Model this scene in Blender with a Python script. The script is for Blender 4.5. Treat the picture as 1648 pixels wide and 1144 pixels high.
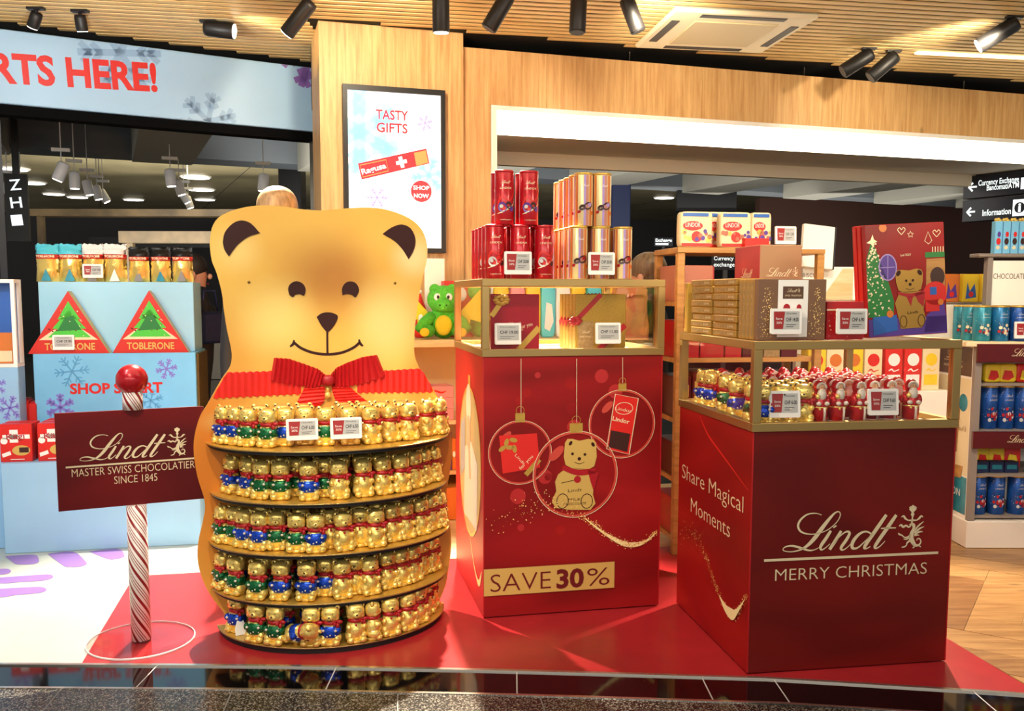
import bpy, bmesh, math, random
from mathutils import Vector, Matrix
random.seed(7)
for o_ in list(bpy.data.objects): bpy.data.objects.remove(o_)
SC = bpy.context.scene
COL = SC.collection
PI = math.pi

# ------------------------------------------------------------------ camera
FPX, PITCH, ROLL, CY, CX, CAMH = 1467.7, .093, -.002, 610.7, 824.0, 1.4
_ed = Vector((0, math.cos(PITCH), -math.sin(PITCH)))
_eu = Vector((0, math.sin(PITCH), math.cos(PITCH)))
_ex = Vector((1, 0, 0))
_R = math.cos(ROLL)*_ex - math.sin(ROLL)*_eu
_U = math.sin(ROLL)*_ex + math.cos(ROLL)*_eu
cam = bpy.data.cameras.new('camera'); camo = bpy.data.objects.new('camera', cam); COL.objects.link(camo)
mw = Matrix.Identity(4)
for i in range(3):
    mw[i][0] = _R[i]; mw[i][1] = _U[i]; mw[i][2] = -_ed[i]
mw[2][3] = CAMH
camo.matrix_world = mw
cam.sensor_fit = 'HORIZONTAL'; cam.sensor_width = 36.0; cam.lens = FPX/1648*36
cam.shift_y = (CY-572)/1648
cam.clip_start = .05; cam.clip_end = 100
SC.camera = camo

# ------------------------------------------------------------------ view, world, lights
SC.view_settings.view_transform = 'Standard'
SC.view_settings.look = 'None'
SC.view_settings.gamma = 1
SC.view_settings.use_curve_mapping = False
SC.view_settings.exposure = 0.40
W = bpy.data.worlds.new('world'); SC.world = W; W.use_nodes = True
W.node_tree.nodes['Background'].inputs[0].default_value = (1.0, .93, .84, 1)
W.node_tree.nodes['Background'].inputs[1].default_value = .30

def area(name, loc, target, size, power, col=(1, .86, .68), sy=None):
    l = bpy.data.lights.new(name, 'AREA'); l.energy = power; l.color = col
    l.shape = 'RECTANGLE'; l.size = size; l.size_y = sy or size
    o = bpy.data.objects.new(name, l); COL.objects.link(o); o.location = loc
    o.rotation_euler = (Vector(target)-Vector(loc)).to_track_quat('-Z', 'Y').to_euler()
    return o
def spot(name, loc, target, power, angle=55, blend=.5, rad=.05, col=(1, .86, .66)):
    l = bpy.data.lights.new(name, 'SPOT'); l.energy = power; l.color = col
    l.spot_size = math.radians(angle); l.spot_blend = blend; l.shadow_soft_size = rad
    o = bpy.data.objects.new(name, l); COL.objects.link(o); o.location = loc
    o.rotation_euler = (Vector(target)-Vector(loc)).to_track_quat('-Z', 'Y').to_euler()
    return o
# added broad frontal fill for the concourse brightness behind the camera
area('concourse_fill', (0.0, -3.0, 2.75), (0.0, 4.0, 1.5), 9.0, 110, (1, .93, .84), 1.0)
# added area fill at ceiling height over the display
area('shop_fill', (0.2, 3.0, 3.06), (0.2, 3.2, 0), 4.5, 26, (1, .88, .70), 1.6)
# track spots (fixtures on the ceiling and on the concourse side)
spot('track_spot_bear', (-1.3, 1.2, 3.05), (-.82, 3.75, 1.15), 120, 42)
spot('track_spot_bears', (-.2, 1.4, 3.05), (-.72, 3.6, .45), 120, 34)
spot('track_spot_centre', (-.9, 1.3, 3.05), (.35, 4.0, .8), 110, 45)
spot('track_spot_side', (-.55, 2.3, 3.05), (.95, 3.75, .75), 120, 36)
spot('ceiling_fill_left', (-2.6, 2.4, 2.2), (-1.4, 5.8, 3.12), 80, 100, .8, .2, (1, .84, .58))  # added upward fill to brighten the slats, no fixture stands here
spot('ceiling_fill_right', (2.2, 2.2, 2.2), (1.2, 5.8, 3.12), 85, 110, .8, .2, (1, .84, .58))  # added like the left one, brightens the right half of the slats
spot('track_spot_left', (-2.4, 2.2, 3.05), (-2.1, 5.1, 1.1), 150, 60, col=(.92, .97, 1))
spot('track_spot_back', (-.30, 5.45, 3.02), (-.05, 3.6, 0), 1700, 50, rad=.03)
spot('track_spot_back_left', (-1.55, 5.35, 3.02), (-1.25, 3.9, 0), 1000, 58, rad=.03)
spot('track_spot_back_right', (2.15, 5.3, 3.02), (1.80, 3.5, 0), 700, 50, rad=.03)
spot('track_spot_vinyl', (-2.3, 3.0, 3.05), (-2.3, 4.0, 0), 60, 85, col=(1, .95, .88))
spot('track_spot_tower', (2.3, 2.9, 3.05), (2.75, 5.0, .9), 85, 60)
spot('track_spot_shelf', (1.3, 3.4, 3.05), (1.5, 5.0, 1.1), 120, 75)
spot('wall_wash_column', (-.75, 4.9, 3.05), (-.8, 6.3, 2.6), 60, 90, col=(1, .84, .60))
spot('wall_wash_fascia', (.75, 5.2, 2.95), (1.2, 6.75, 2.65), 55, 95, col=(1, .84, .60))
spot('wall_wash_fascia_far', (2.9, 5.7, 2.95), (3.1, 7.3, 2.65), 55, 95, col=(1, .84, .60))
spot('sign_fill', (-2.0, 4.2, 2.45), (-2.5, 6.3, 2.85), 62, 70, col=(.94, .98, 1))  # added cool fill for the header sign, hung below any fixture

# ------------------------------------------------------------------ pixel <-> world helpers
def ray(px, py): return _ed + _R*((px-CX)/FPX) + _U*((CY-py)/FPX)
def fl(px, py, z=0.0):
    d = ray(px, py); return Vector((0, 0, CAMH)) + d*((z-CAMH)/d.z)
def at(px, py, Y):
    d = ray(px, py); return Vector((0, 0, CAMH)) + d*(Y/d.y)
def onplane(px, py, p0, n):
    d = ray(px, py); o = Vector((0, 0, CAMH)); n = Vector(n)
    return o + d*((Vector(p0)-o).dot(n)/d.dot(n))

# ------------------------------------------------------------------ materials
def lin(c):
    if isinstance(c, str):
        c = c.lstrip('#'); c = [int(c[i:i+2], 16)/255 for i in (0, 2, 4)]
    return tuple((x/12.92 if x <= .04045 else ((x+.055)/1.055)**2.4) for x in c)
MATS = {}
def mat(name, col, rough=.5, metal=0.0, noise=0.0, nscale=20.0, bump=0.0, coat=0.0, emit=0.0, col2=None, stretch=(1, 1, 1), spec=None):
    m = bpy.data.materials.new(name); m.use_nodes = True; MATS[name] = m
    nt = m.node_tree; b = nt.nodes['Principled BSDF']
    c = lin(col); b.inputs['Base Color'].default_value = (*c, 1)
    b.inputs['Roughness'].default_value = rough; b.inputs['Metallic'].default_value = metal
    if spec is not None: b.inputs['Specular IOR Level'].default_value = spec
    if coat: b.inputs['Coat Weight'].default_value = coat; b.inputs['Coat Roughness'].default_value = .08
    if emit:
        b.inputs['Emission Color'].default_value = (*c, 1); b.inputs['Emission Strength'].default_value = emit
    if noise or bump or col2:
        tc = nt.nodes.new('ShaderNodeTexCoord'); mp = nt.nodes.new('ShaderNodeMapping')
        mp.inputs['Scale'].default_value = stretch
        n = nt.nodes.new('ShaderNodeTexNoise'); n.inputs['Scale'].default_value = nscale; n.inputs['Detail'].default_value = 4
        nt.links.new(tc.outputs['Object'], mp.inputs[0]); nt.links.new(mp.outputs[0], n.inputs['Vector'])
        if noise or col2:
            r = nt.nodes.new('ShaderNodeValToRGB')
            ca = lin(col2) if col2 else tuple(x*(1-noise) for x in c)
            cb = c if col2 else tuple(min(1, x*(1+noise)) for x in c)
            r.color_ramp.elements[0].position = .35; r.color_ramp.elements[1].position = .68
            r.color_ramp.elements[0].color = (*ca, 1); r.color_ramp.elements[1].color = (*cb, 1)
            nt.links.new(n.outputs[0], r.inputs[0]); nt.links.new(r.outputs[0], b.inputs['Base Color'])
            if emit: nt.links.new(r.outputs[0], b.inputs['Emission Color'])
        if bump:
            bp = nt.nodes.new('ShaderNodeBump'); bp.inputs['Strength'].default_value = bump; bp.inputs['Distance'].default_value = .003
            nt.links.new(n.outputs[0], bp.inputs['Height']); nt.links.new(bp.outputs[0], b.inputs['Normal'])
    return m
def woodmat(name, c1, c2, scale=1.0, axis='z', rough=.5, knots=True):
    m = bpy.data.materials.new(name); m.use_nodes = True; MATS[name] = m
    nt = m.node_tree; b = nt.nodes['Principled BSDF']; b.inputs['Roughness'].default_value = rough
    tc = nt.nodes.new('ShaderNodeTexCoord'); mp = nt.nodes.new('ShaderNodeMapping')
    s = {'z': (20, 20, 1.1), 'x': (1.0, 14, 14)}[axis]
    mp.inputs['Scale'].default_value = tuple(v*scale for v in s)
    n = nt.nodes.new('ShaderNodeTexNoise'); n.inputs['Scale'].default_value = 1.6; n.inputs['Detail'].default_value = 8; n.inputs['Distortion'].default_value = .6
    n2 = nt.nodes.new('ShaderNodeTexNoise'); n2.inputs['Scale'].default_value = 9; n2.inputs['Detail'].default_value = 3
    nt.links.new(tc.outputs['Object'], mp.inputs[0]); nt.links.new(mp.outputs[0], n.inputs['Vector']); nt.links.new(mp.outputs[0], n2.inputs['Vector'])
    mx = nt.nodes.new('ShaderNodeMath'); mx.operation = 'MULTIPLY_ADD'; mx.inputs[1].default_value = .35; 
    nt.links.new(n2.outputs[0], mx.inputs[0]); nt.links.new(n.outputs[0], mx.inputs[2])
    r = nt.nodes.new('ShaderNodeValToRGB')
    r.color_ramp.elements[0].position = .5; r.color_ramp.elements[1].position = .85
    r.color_ramp.elements[0].color = (*lin(c2), 1); r.color_ramp.elements[1].color = (*lin(c1), 1)
    nt.links.new(mx.outputs[0], r.inputs[0])
    last = r.outputs[0]
    if knots:
        mp2 = nt.nodes.new('ShaderNodeMapping'); mp2.inputs['Scale'].default_value = {'z': (3.4, 3.4, 1.5), 'x': (1.5, 3.4, 3.4)}[axis]
        v = nt.nodes.new('ShaderNodeTexVoronoi'); v.inputs['Scale'].default_value = 1.7
        nt.links.new(tc.outputs['Object'], mp2.inputs[0]); nt.links.new(mp2.outputs[0], v.inputs['Vector'])
        r2 = nt.nodes.new('ShaderNodeValToRGB'); r2.color_ramp.elements[0].position = .04; r2.color_ramp.elements[1].position = .13
        r2.color_ramp.elements[0].color = (.35, .35, .35, 1); r2.color_ramp.elements[1].color = (1, 1, 1, 1)
        nt.links.new(v.outputs['Distance'], r2.inputs[0])
        mm = nt.nodes.new('ShaderNodeMix'); mm.data_type = 'RGBA'; mm.blend_type = 'MULTIPLY'; mm.inputs[0].default_value = .75
        nt.links.new(last, mm.inputs[6]); nt.links.new(r2.outputs[0], mm.inputs[7]); last = mm.outputs[2]
    nt.links.new(last, b.inputs['Base Color'])
    return m
def glassmat(name, tint=(1, 1, 1), rough=.02, f=.08):
    m = bpy.data.materials.new(name); m.use_nodes = True; MATS[name] = m
    nt = m.node_tree; nt.nodes.remove(nt.nodes['Principled BSDF']); out = nt.nodes['Material Output']
    t = nt.nodes.new('ShaderNodeBsdfTransparent'); t.inputs[0].default_value = (*tint, 1)
    g = nt.nodes.new('ShaderNodeBsdfGlossy'); g.inputs['Roughness'].default_value = rough
    lw = nt.nodes.new('ShaderNodeLayerWeight'); lw.inputs[0].default_value = .5
    pw = nt.nodes.new('ShaderNodeMath'); pw.operation = 'POWER'; pw.inputs[1].default_value = 4; nt.links.new(lw.outputs['Facing'], pw.inputs[0])
    fr = nt.nodes.new('ShaderNodeMath'); fr.operation = 'MULTIPLY_ADD'; fr.inputs[1].default_value = .35; fr.inputs[2].default_value = .012; nt.links.new(pw.outputs[0], fr.inputs[0])
    mx = nt.nodes.new('ShaderNodeMixShader')
    nt.links.new(fr.outputs[0], mx.inputs[0]); nt.links.new(t.outputs[0], mx.inputs[1]); nt.links.new(g.outputs[0], mx.inputs[2])
    nt.links.new(mx.outputs[0], out.inputs[0])
    return m
def printred(name, c1, c2, c3, rough=.42):
    """display-card print: soft diagonal bands of two reds"""
    m = bpy.data.materials.new(name); m.use_nodes = True; MATS[name] = m
    nt = m.node_tree; b = nt.nodes['Principled BSDF']; b.inputs['Roughness'].default_value = rough; b.inputs['Specular IOR Level'].default_value = .3
    tc = nt.nodes.new('ShaderNodeTexCoord'); mp = nt.nodes.new('ShaderNodeMapping')
    mp.inputs['Rotation'].default_value = (0, .7, 0); mp.inputs['Scale'].default_value = (.6, .6, 2.2)
    n = nt.nodes.new('ShaderNodeTexNoise'); n.inputs['Scale'].default_value = 1.5; n.inputs['Detail'].default_value = 1.5; n.inputs['Distortion'].default_value = .8
    nt.links.new(tc.outputs['Object'], mp.inputs[0]); nt.links.new(mp.outputs[0], n.inputs['Vector'])
    r = nt.nodes.new('ShaderNodeValToRGB'); r.color_ramp.elements[0].position = .3; r.color_ramp.elements[1].position = .7
    r.color_ramp.elements[0].color = (*lin(c2), 1); r.color_ramp.elements[1].color = (*lin(c3), 1)
    e = r.color_ramp.elements.new(.5); e.color = (*lin(c1), 1)
    nt.links.new(n.outputs[0], r.inputs[0]); nt.links.new(r.outputs[0], b.inputs['Base Color'])
    return m

mat('white', '#f4f2ee', .45); mat('cream', '#ead9ae', .5); mat('black', '#0b0a0c', .45); mat('matte_black', '#141214', .6)
mat('darkgrey', '#2a2b30', .5); mat('grey', '#8d8a88', .45); mat('lightgrey', '#c9c8c6', .4); mat('eink', '#b9bab8', .5)
mat('brass', '#b79a62', .35, .85); mat('brass_dark', '#8d7440', .4, .8)
mat('gold_foil', '#fbdd7c', .21, .62, bump=.5, nscale=120); mat('gold_card', '#d9b152', .35, .6); mat('gold_print', '#dcb964', .35, .25)
mat('gold_pale', '#f2e0b8', .4, .2); mat('gold_brown', '#a98a5c', .45, .4, noise=.2, nscale=60)
mat('foil_blue', '#1747c4', .25, .55, bump=.5, nscale=120, noise=.35); mat('foil_green', '#12663a', .25, .5, bump=.5, nscale=120, noise=.35)
mat('ribbon_red', '#a80f1c', .45); mat('ribbon_print', '#e3271f', .42, noise=.08, nscale=6); mat('bow_red', '#c01d22', .42)
mat('brown_print', '#34100c', .55, spec=.3); mat('eye_black', '#1a0f0c', .4)
mat('red_box', '#b0141c', .4, noise=.1, nscale=10); mat('red_bright', '#d8251e', .4); mat('red_dark', '#6a0d10', .35); mat('red_tube', '#b5101f', .28, .25, coat=.3)
mat('tube_cream', '#eed9a0', .32, .3, coat=.3); mat('tube_brown', '#b06a52', .4); mat('purple', '#5a3a9a', .4); mat('lilac', '#a98fd0', .45)
mat('pink', '#e79aa0', .5); mat('orange', '#d9772b', .45); mat('yellow', '#f2cf2a', .45); mat('cyan', '#58cfe4', .45); mat('blue', '#2a63b8', .4)
mat('tin_blue', '#1d6fa3', .28, .35, noise=.25, nscale=14); mat('tin_royal', '#1b4f9c', .28, .35, noise=.25, nscale=14); mat('tin_teal', '#2d8aa0', .28, .3, noise=.2, nscale=14)
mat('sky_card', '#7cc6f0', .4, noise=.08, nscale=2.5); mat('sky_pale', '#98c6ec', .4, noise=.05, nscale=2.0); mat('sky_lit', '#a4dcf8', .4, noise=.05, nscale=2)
mat('snow_blue', '#5fa9da', .45); mat('snow_grey', '#8fb4d8', .45); mat('snow_violet', '#8a84de', .45)
mat('sign_blue', '#a6cdec', .4, noise=.06, nscale=1.2)
mat('vinyl', '#b3bcb4', .32, noise=.02, nscale=3); mat('vinyl_seam', '#b9bdb6', .5); mat('vinyl_purple', '#8a68b4', .35)
mat('carpet_red', '#a3252a', .28, noise=.06, nscale=9)
mat('tree_green', '#4cc63c', .5); mat('tree_dark', '#1f7a34', .5); mat('tob_red', '#cf2a1e', .4)
mat('steel', '#b9b4aa', .25, .9); mat('trim_metal', '#cfc8bd', .22, .9)
mat('tile_black', '#0a0a0b', .06, spec=.6)
mat('lamp_black', '#1b1a1b', .45); mat('lamp_face', '#fff3da', .5, emit=9.0); mat('spot_white', '#f4f4f6', .4)
mat('down_emit', '#fff6e4', .5, emit=7.0); mat('led_warm', '#ffe2a0', .5, emit=6.0)
mat('lightbox', '#fff1d6', .5, emit=5.0); mat('soffit', '#cdbfa8', .6)
mat('screen_face', '#eef5fa', .25, emit=.75); mat('screen_cyan', '#8fd3ee', .3, emit=.6); mat('screen_red', '#d3202c', .3, emit=.6)
mat('screen_violet', '#9a8fd6', .3, emit=.6); mat('screen_white', '#ffffff', .3, emit=.75); mat('screen_tan', '#c98a4a', .3, emit=.5)
mat('sign_black', '#0c0d1c', .3); mat('sign_white', '#e8f4f6', .4, emit=.8)
mat('ac_white', '#f0e6c8', .5); mat('ac_grille', '#cfc09a', .5)
mat('term_ceiling', '#a59c7c', .32, .35, noise=.15, nscale=1.2); mat('term_beam', '#b4b2a6', .6); mat('term_beam_face', '#70787f', .6); mat('term_dark', '#0a0a10', .6)
mat('term_floor', '#2c3033', .2, noise=.2, nscale=.7); mat('term_brown', '#3a1b10', .7); mat('term_bar', '#4d402c', .5, noise=.4, nscale=3)
mat('gold_box', '#b98e42', .34, .55); mat('assort_brown', '#7d5a42', .4, .15); mat('oval_cream', '#a28c5c', .5); mat('oval_white', '#b3aa98', .6); mat('deep_black', '#020203', .8, spec=.1)
mat('void', '#050506', .9)
mat('skin', '#c58f72', .5); mat('hair_blond', '#a8845a', .6, noise=.35, nscale=50, stretch=(1, 1, .2)); mat('hair_brown', '#6b573f', .55, noise=.4, nscale=60, stretch=(1, 1, .15)); mat('hair_dark', '#1b1412', .6)
mat('coat_black', '#15161b', .7, bump=.4, nscale=18); mat('jeans', '#1d2640', .8); mat('shirt_white', '#e2ddd4', .7); mat('navy', '#12224e', .6); mat('trousers', '#1a1718', .8)
mat('paper_bag', '#a3683a', .7, bump=.6, nscale=9, noise=.15)
mat('plush_green', '#57c23a', .95, noise=.18, nscale=70, bump=.8); mat('plush_yellow', '#e6d435', .95, bump=.6, nscale=70)
mat('santa_red', '#b3141b', .25, .35, bump=.25, nscale=90); mat('santa_white', '#ddd2c4', .45); mat('santa_skin', '#d9a47c', .5)
mat('choc_dark', '#3a1710', .5); mat('lindt_maroon', '#560c10', .3); mat('lindt_brown', '#5b3d2b', .4); mat('kraft', '#9a7552', .6); mat('white_panel', '#fbf6ea', .45)
mat('shelf_grey', '#8c8078', .45); mat('base_white', '#eadfd2', .5); mat('case_floor', '#e9d9ae', .35)
mat('gift_red', '#a30f24', .3, .3, bump=.6, nscale=220); mat('gift_gold', '#b4913a', .35, .6, bump=.7, nscale=260, noise=.25)
mat('ticket_red', '#a02222', .45); mat('acrylic_edge', '#f4ecea', .3)
woodmat('wood_wall', '#ddb67c', '#c2925a', 1.0, 'z', .5); woodmat('wood_slat', '#f0d296', '#dcb573', 1.0, 'x', .5, False)
woodmat('wood_shelf', '#c89350', '#a8763a', 1.2, 'x', .45, False); woodmat('wood_light', '#ecd6ac', '#dcbb85', 1.0, 'x', .5, True)
woodmat('wood_plank', '#a57b4a', '#805730', 1.6, 'x', .35); woodmat('wood_plank_b', '#b58a56', '#90673a', 1.6, 'x', .35); woodmat('wood_plank_c', '#95693c', '#734b28', 1.6, 'x', .35)
glassmat('glass'); glassmat('acrylic', (.98, .93, .93), .05)
printred('plinth_red', '#941215', '#780d0d', '#a91b1b'); printred('plinth_red_side', '#a01616', '#7e0e10', '#b6241c')
printred('plinth_red_shade', '#71100b', '#5e0b08', '#82140d'); printred('sign_maroon', '#6d0c0f', '#53080b', '#861216')
# speckled granite
def granite():
    m = bpy.data.materials.new('granite'); m.use_nodes = True; MATS['granite'] = m
    nt = m.node_tree; b = nt.nodes['Principled BSDF']; b.inputs['Roughness'].default_value = .22
    tc = nt.nodes.new('ShaderNodeTexCoord'); v = nt.nodes.new('ShaderNodeTexVoronoi'); v.inputs['Scale'].default_value = 230
    nt.links.new(tc.outputs['Object'], v.inputs['Vector'])
    r = nt.nodes.new('ShaderNodeValToRGB'); r.color_ramp.elements[0].position = .60; r.color_ramp.elements[1].position = 1.0
    r.color_ramp.elements[0].color = (*lin('#262422'), 1); r.color_ramp.elements[1].color = (*lin('#a49e92'), 1)
    sep = nt.nodes.new('ShaderNodeSeparateColor'); nt.links.new(v.outputs['Color'], sep.inputs[0]); nt.links.new(sep.outputs[0], r.inputs[0])
    nt.links.new(r.outputs[0], b.inputs['Base Color'])
granite()
# big bear board: golden print, brighter and deeper patches
def bearprint():
    """printed golden bear: pale cheeks and muzzle, amber brow and rim (ink on a flat board)"""
    m = mat('bear_gold', '#f0c258', .48, 0, col2='#e5ae47', nscale=2.2, bump=.10)
    nt = m.node_tree; b = nt.nodes['Principled BSDF']; last = b.inputs['Base Color'].links[0].from_socket
    tc = nt.nodes.new('ShaderNodeTexCoord')
    for (cx, cz, rx, rz, col, amt) in ((.02, 1.47, .22, .20, '#b06e22', .85), (0, .95, .20, .07, '#d39438', .6), (-.03, 1.10, .10, .06, '#c98a34', .35), (-.50, .72, .19, .6, '#d47a18', 1.0), (.52, .72, .17, .6, '#c26c16', 1.0), (-.37, 1.05, .08, .28, '#e0a03e', .7), (.38, 1.05, .08, .28, '#e0a03e', .7), (-.22, 1.30, .16, .16, '#f8dc80', .9), (.25, 1.28, .16, .18, '#f6da88', .9), (-.36, 1.58, .10, .10, '#fbe08c', .6), (.36, 1.56, .10, .10, '#fdebb5', .6), (-.30, .88, .20, .06, '#fae08a', .8), (.30, .88, .20, .06, '#fae08a', .8)):
        mp = nt.nodes.new('ShaderNodeMapping'); mp.inputs['Location'].default_value = (-cx/rx, 0, -cz/rz); mp.inputs['Scale'].default_value = (1/rx, 0, 1/rz)
        ln = nt.nodes.new('ShaderNodeVectorMath'); ln.operation = 'LENGTH'
        mr = nt.nodes.new('ShaderNodeMapRange'); mr.interpolation_type = 'SMOOTHSTEP'; mr.inputs[1].default_value = 1.35; mr.inputs[2].default_value = .1; mr.inputs[3].default_value = 0; mr.inputs[4].default_value = amt
        mx = nt.nodes.new('ShaderNodeMix'); mx.data_type = 'RGBA'; mx.inputs[7].default_value = (*lin(col), 1)
        nt.links.new(tc.outputs['Object'], mp.inputs[0]); nt.links.new(mp.outputs[0], ln.inputs[0]); nt.links.new(ln.outputs['Value'], mr.inputs[0])
        nt.links.new(mr.outputs[0], mx.inputs[0]); nt.links.new(last, mx.inputs[6]); last = mx.outputs[2]
    nt.links.new(last, b.inputs['Base Color'])
    return m
bearprint()
# ------------------------------------------------------------------ mesh helpers
class MB:
    def __init__(s): s.v = []; s.f = []; s.m = []; s.sm = []
    def add(s, vs, fs, mi=0, smooth=False, T=None):
        n = len(s.v)
        s.v += [tuple(T @ Vector(v)) for v in vs] if T is not None else [tuple(v) for v in vs]
        for f in fs:
            s.f.append(tuple(i+n for i in f)); s.m.append(mi); s.sm.append(smooth)
        return s
    def box(s, x0, x1, y0, y1, z0, z1, mi=0, T=None):
        vs = [(x, y, z) for z in (z0, z1) for y in (y0, y1) for x in (x0, x1)]
        return s.add(vs, [(0, 2, 3, 1), (4, 5, 7, 6), (0, 1, 5, 4), (2, 6, 7, 3), (0, 4, 6, 2), (1, 3, 7, 5)], mi, False, T)
    def rbox(s, x0, x1, y0, y1, z0, z1, b=.004, mi=0, T=None):
        """box with chamfered edges"""
        cx, cy, cz = (x0+x1)/2, (y0+y1)/2, (z0+z1)/2
        hx, hy, hz = (x1-x0)/2, (y1-y0)/2, (z1-z0)/2
        b = min(b, hx*.9, hy*.9, hz*.9)
        vs = []; idx = {}
        for sx in (-1, 1):
            for sy in (-1, 1):
                for sz in (-1, 1):
                    for a in range(3):
                        d = [hx, hy, hz]
                        for k in range(3):
                            if k != a: d[k] -= b
                        idx[(sx, sy, sz, a)] = len(vs)
                        vs.append((cx+sx*d[0], cy+sy*d[1], cz+sz*d[2]))
        fs = []
        I = lambda sx, sy, sz, a: idx[(sx, sy, sz, a)]
        for q in (-1, 1):
            f = [I(q, -1, -1, 0), I(q, 1, -1, 0), I(q, 1, 1, 0), I(q, -1, 1, 0)]; fs.append(f if q > 0 else f[::-1])
            f = [I(-1, q, -1, 1), I(-1, q, 1, 1), I(1, q, 1, 1), I(1, q, -1, 1)]; fs.append(f if q > 0 else f[::-1])
            f = [I(-1, -1, q, 2), I(1, -1, q, 2), I(1, 1, q, 2), I(-1, 1, q, 2)]; fs.append(f if q > 0 else f[::-1])
        for p in (-1, 1):
            for q in (-1, 1):
                fs.append([I(p, q, -1, 0), I(p, q, 1, 0), I(p, q, 1, 1), I(p, q, -1, 1)])
                fs.append([I(p, -1, q, 0), I(p, 1, q, 0), I(p, 1, q, 2), I(p, -1, q, 2)])
                fs.append([I(-1, p, q, 1), I(1, p, q, 1), I(1, p, q, 2), I(-1, p, q, 2)])
                for r in (-1, 1):
                    fs.append([I(p, q, r, 0), I(p, q, r, 1), I(p, q, r, 2)])
        return s.add(vs, fs, mi, False, T)
    def ell(s, c, r, seg=14, rings=9, mi=0, T=None, p=1.0):
        vs = []; fs = []
        def sp(t): return math.copysign(abs(t)**p, t)
        for i in range(rings+1):
            th = PI*i/rings
            for j in range(seg):
                ph = 2*PI*j/seg
                vs.append((c[0]+r[0]*sp(math.sin(th))*sp(math.cos(ph)), c[1]+r[1]*sp(math.sin(th))*sp(math.sin(ph)), c[2]+r[2]*sp(math.cos(th))))
        for i in range(rings):
            for j in range(seg):
                a = i*seg+j; b = i*seg+(j+1) % seg
                fs.append((a, a+seg, b+seg, b))
        return s.add(vs, fs, mi, True, T)
    def lathe(s, prof, seg=20, mi=0, T=None, cap=True, smooth=True):
        vs = []; fs = []
        for r, z in prof:
            for j in range(seg):
                a = 2*PI*j/seg; vs.append((r*math.cos(a), r*math.sin(a), z))
        n = len(prof)
        for i in range(n-1):
            for j in range(seg):
                a = i*seg+j; b = i*seg+(j+1) % seg
                fs.append((a, b, b+seg, a+seg))
        s.add(vs, fs, mi, smooth, T)
        if cap:
            k = len(s.v)-len(vs)
            s.f.append(tuple(k+j for j in reversed(range(seg)))); s.m.append(mi); s.sm.append(False)
            s.f.append(tuple(k+(n-1)*seg+j for j in range(seg))); s.m.append(mi); s.sm.append(False)
        return s
    def tube(s, pts, r, seg=8, mi=0, T=None, cap=True):
        pts = [Vector(p) for p in pts]; n = len(pts)
        rs = r if isinstance(r, (list, tuple)) else [r]*n
        vs = []; fs = []; up = Vector((0, 0, 1))
        prev = None
        for i, p in enumerate(pts):
            t = (pts[min(i+1, n-1)]-pts[max(i-1, 0)]).normalized()
            if prev is None:
                a = t.cross(up)
                if a.length < 1e-3: a = t.cross(Vector((1, 0, 0)))
            else: a = prev - t*prev.dot(t)
            a.normalize(); prev = a; b = t.cross(a)
            for j in range(seg):
                q = 2*PI*j/seg; vs.append(p + (a*math.cos(q)+b*math.sin(q))*rs[i])
        for i in range(n-1):
            for j in range(seg):
                a = i*seg+j; b = i*seg+(j+1) % seg
                fs.append((a, b, b+seg, a+seg))
        if cap: fs += [tuple(reversed(range(seg))), tuple((n-1)*seg+j for j in range(seg))]
        return s.add(vs, fs, mi, True, T)
    def prism(s, poly, h0, h1, fr, mi=0, smooth=False, mi_side=None):
        """2-D outline extruded along the frame normal; fr(u, w, h) -> point"""
        n = len(poly)
        vs = [fr(u, w, h0) for u, w in poly]+[fr(u, w, h1) for u, w in poly]
        s.add(vs, [tuple(range(n)), tuple(range(2*n-1, n-1, -1))], mi)
        k = len(s.v)-2*n
        for i in range(n):
            j = (i+1) % n
            s.f.append((k+i, k+n+i, k+n+j, k+j)); s.m.append(mi if mi_side is None else mi_side); s.sm.append(smooth)
        return s
    def build(s, name, mats, parent=None, loc=None, rot=None):
        me = bpy.data.meshes.new(name); me.from_pydata(s.v, [], s.f)
        if isinstance(mats, str): mats = [mats]
        for m in mats: me.materials.append(MATS[m])
        me.polygons.foreach_set('material_index', s.m); me.polygons.foreach_set('use_smooth', s.sm)
        me.update()
        return link(name, me, parent, loc, rot)
def link(name, me, parent=None, loc=None, rot=None):
    o = bpy.data.objects.new(name, me); COL.objects.link(o)
    if parent is not None: o.parent = parent
    if loc is not None: o.location = loc
    if rot is not None: o.rotation_euler = rot
    return o
def tag(o, label, cat, group=None):
    o['label'] = label; o['category'] = cat
    if group: o['group'] = group
    return o
def thing(name, label, cat, loc=(0, 0, 0), rz=0.0, group=None):
    o = bpy.data.objects.new(name, None); COL.objects.link(o); o.empty_display_size = .05
    o.location = loc; o.rotation_euler = (0, 0, rz); tag(o, label, cat, group)
    return o
def struct(o): o['kind'] = 'structure'; return o
def copy_tree(o, parent=None):
    c = o.copy(); COL.objects.link(c); c.parent = parent
    for ch in o.children: copy_tree(ch, c)
    return c
def child(name, src, parent):
    c = bpy.data.objects.new(name, src.data); COL.objects.link(c); c.parent = parent; return c

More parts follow.
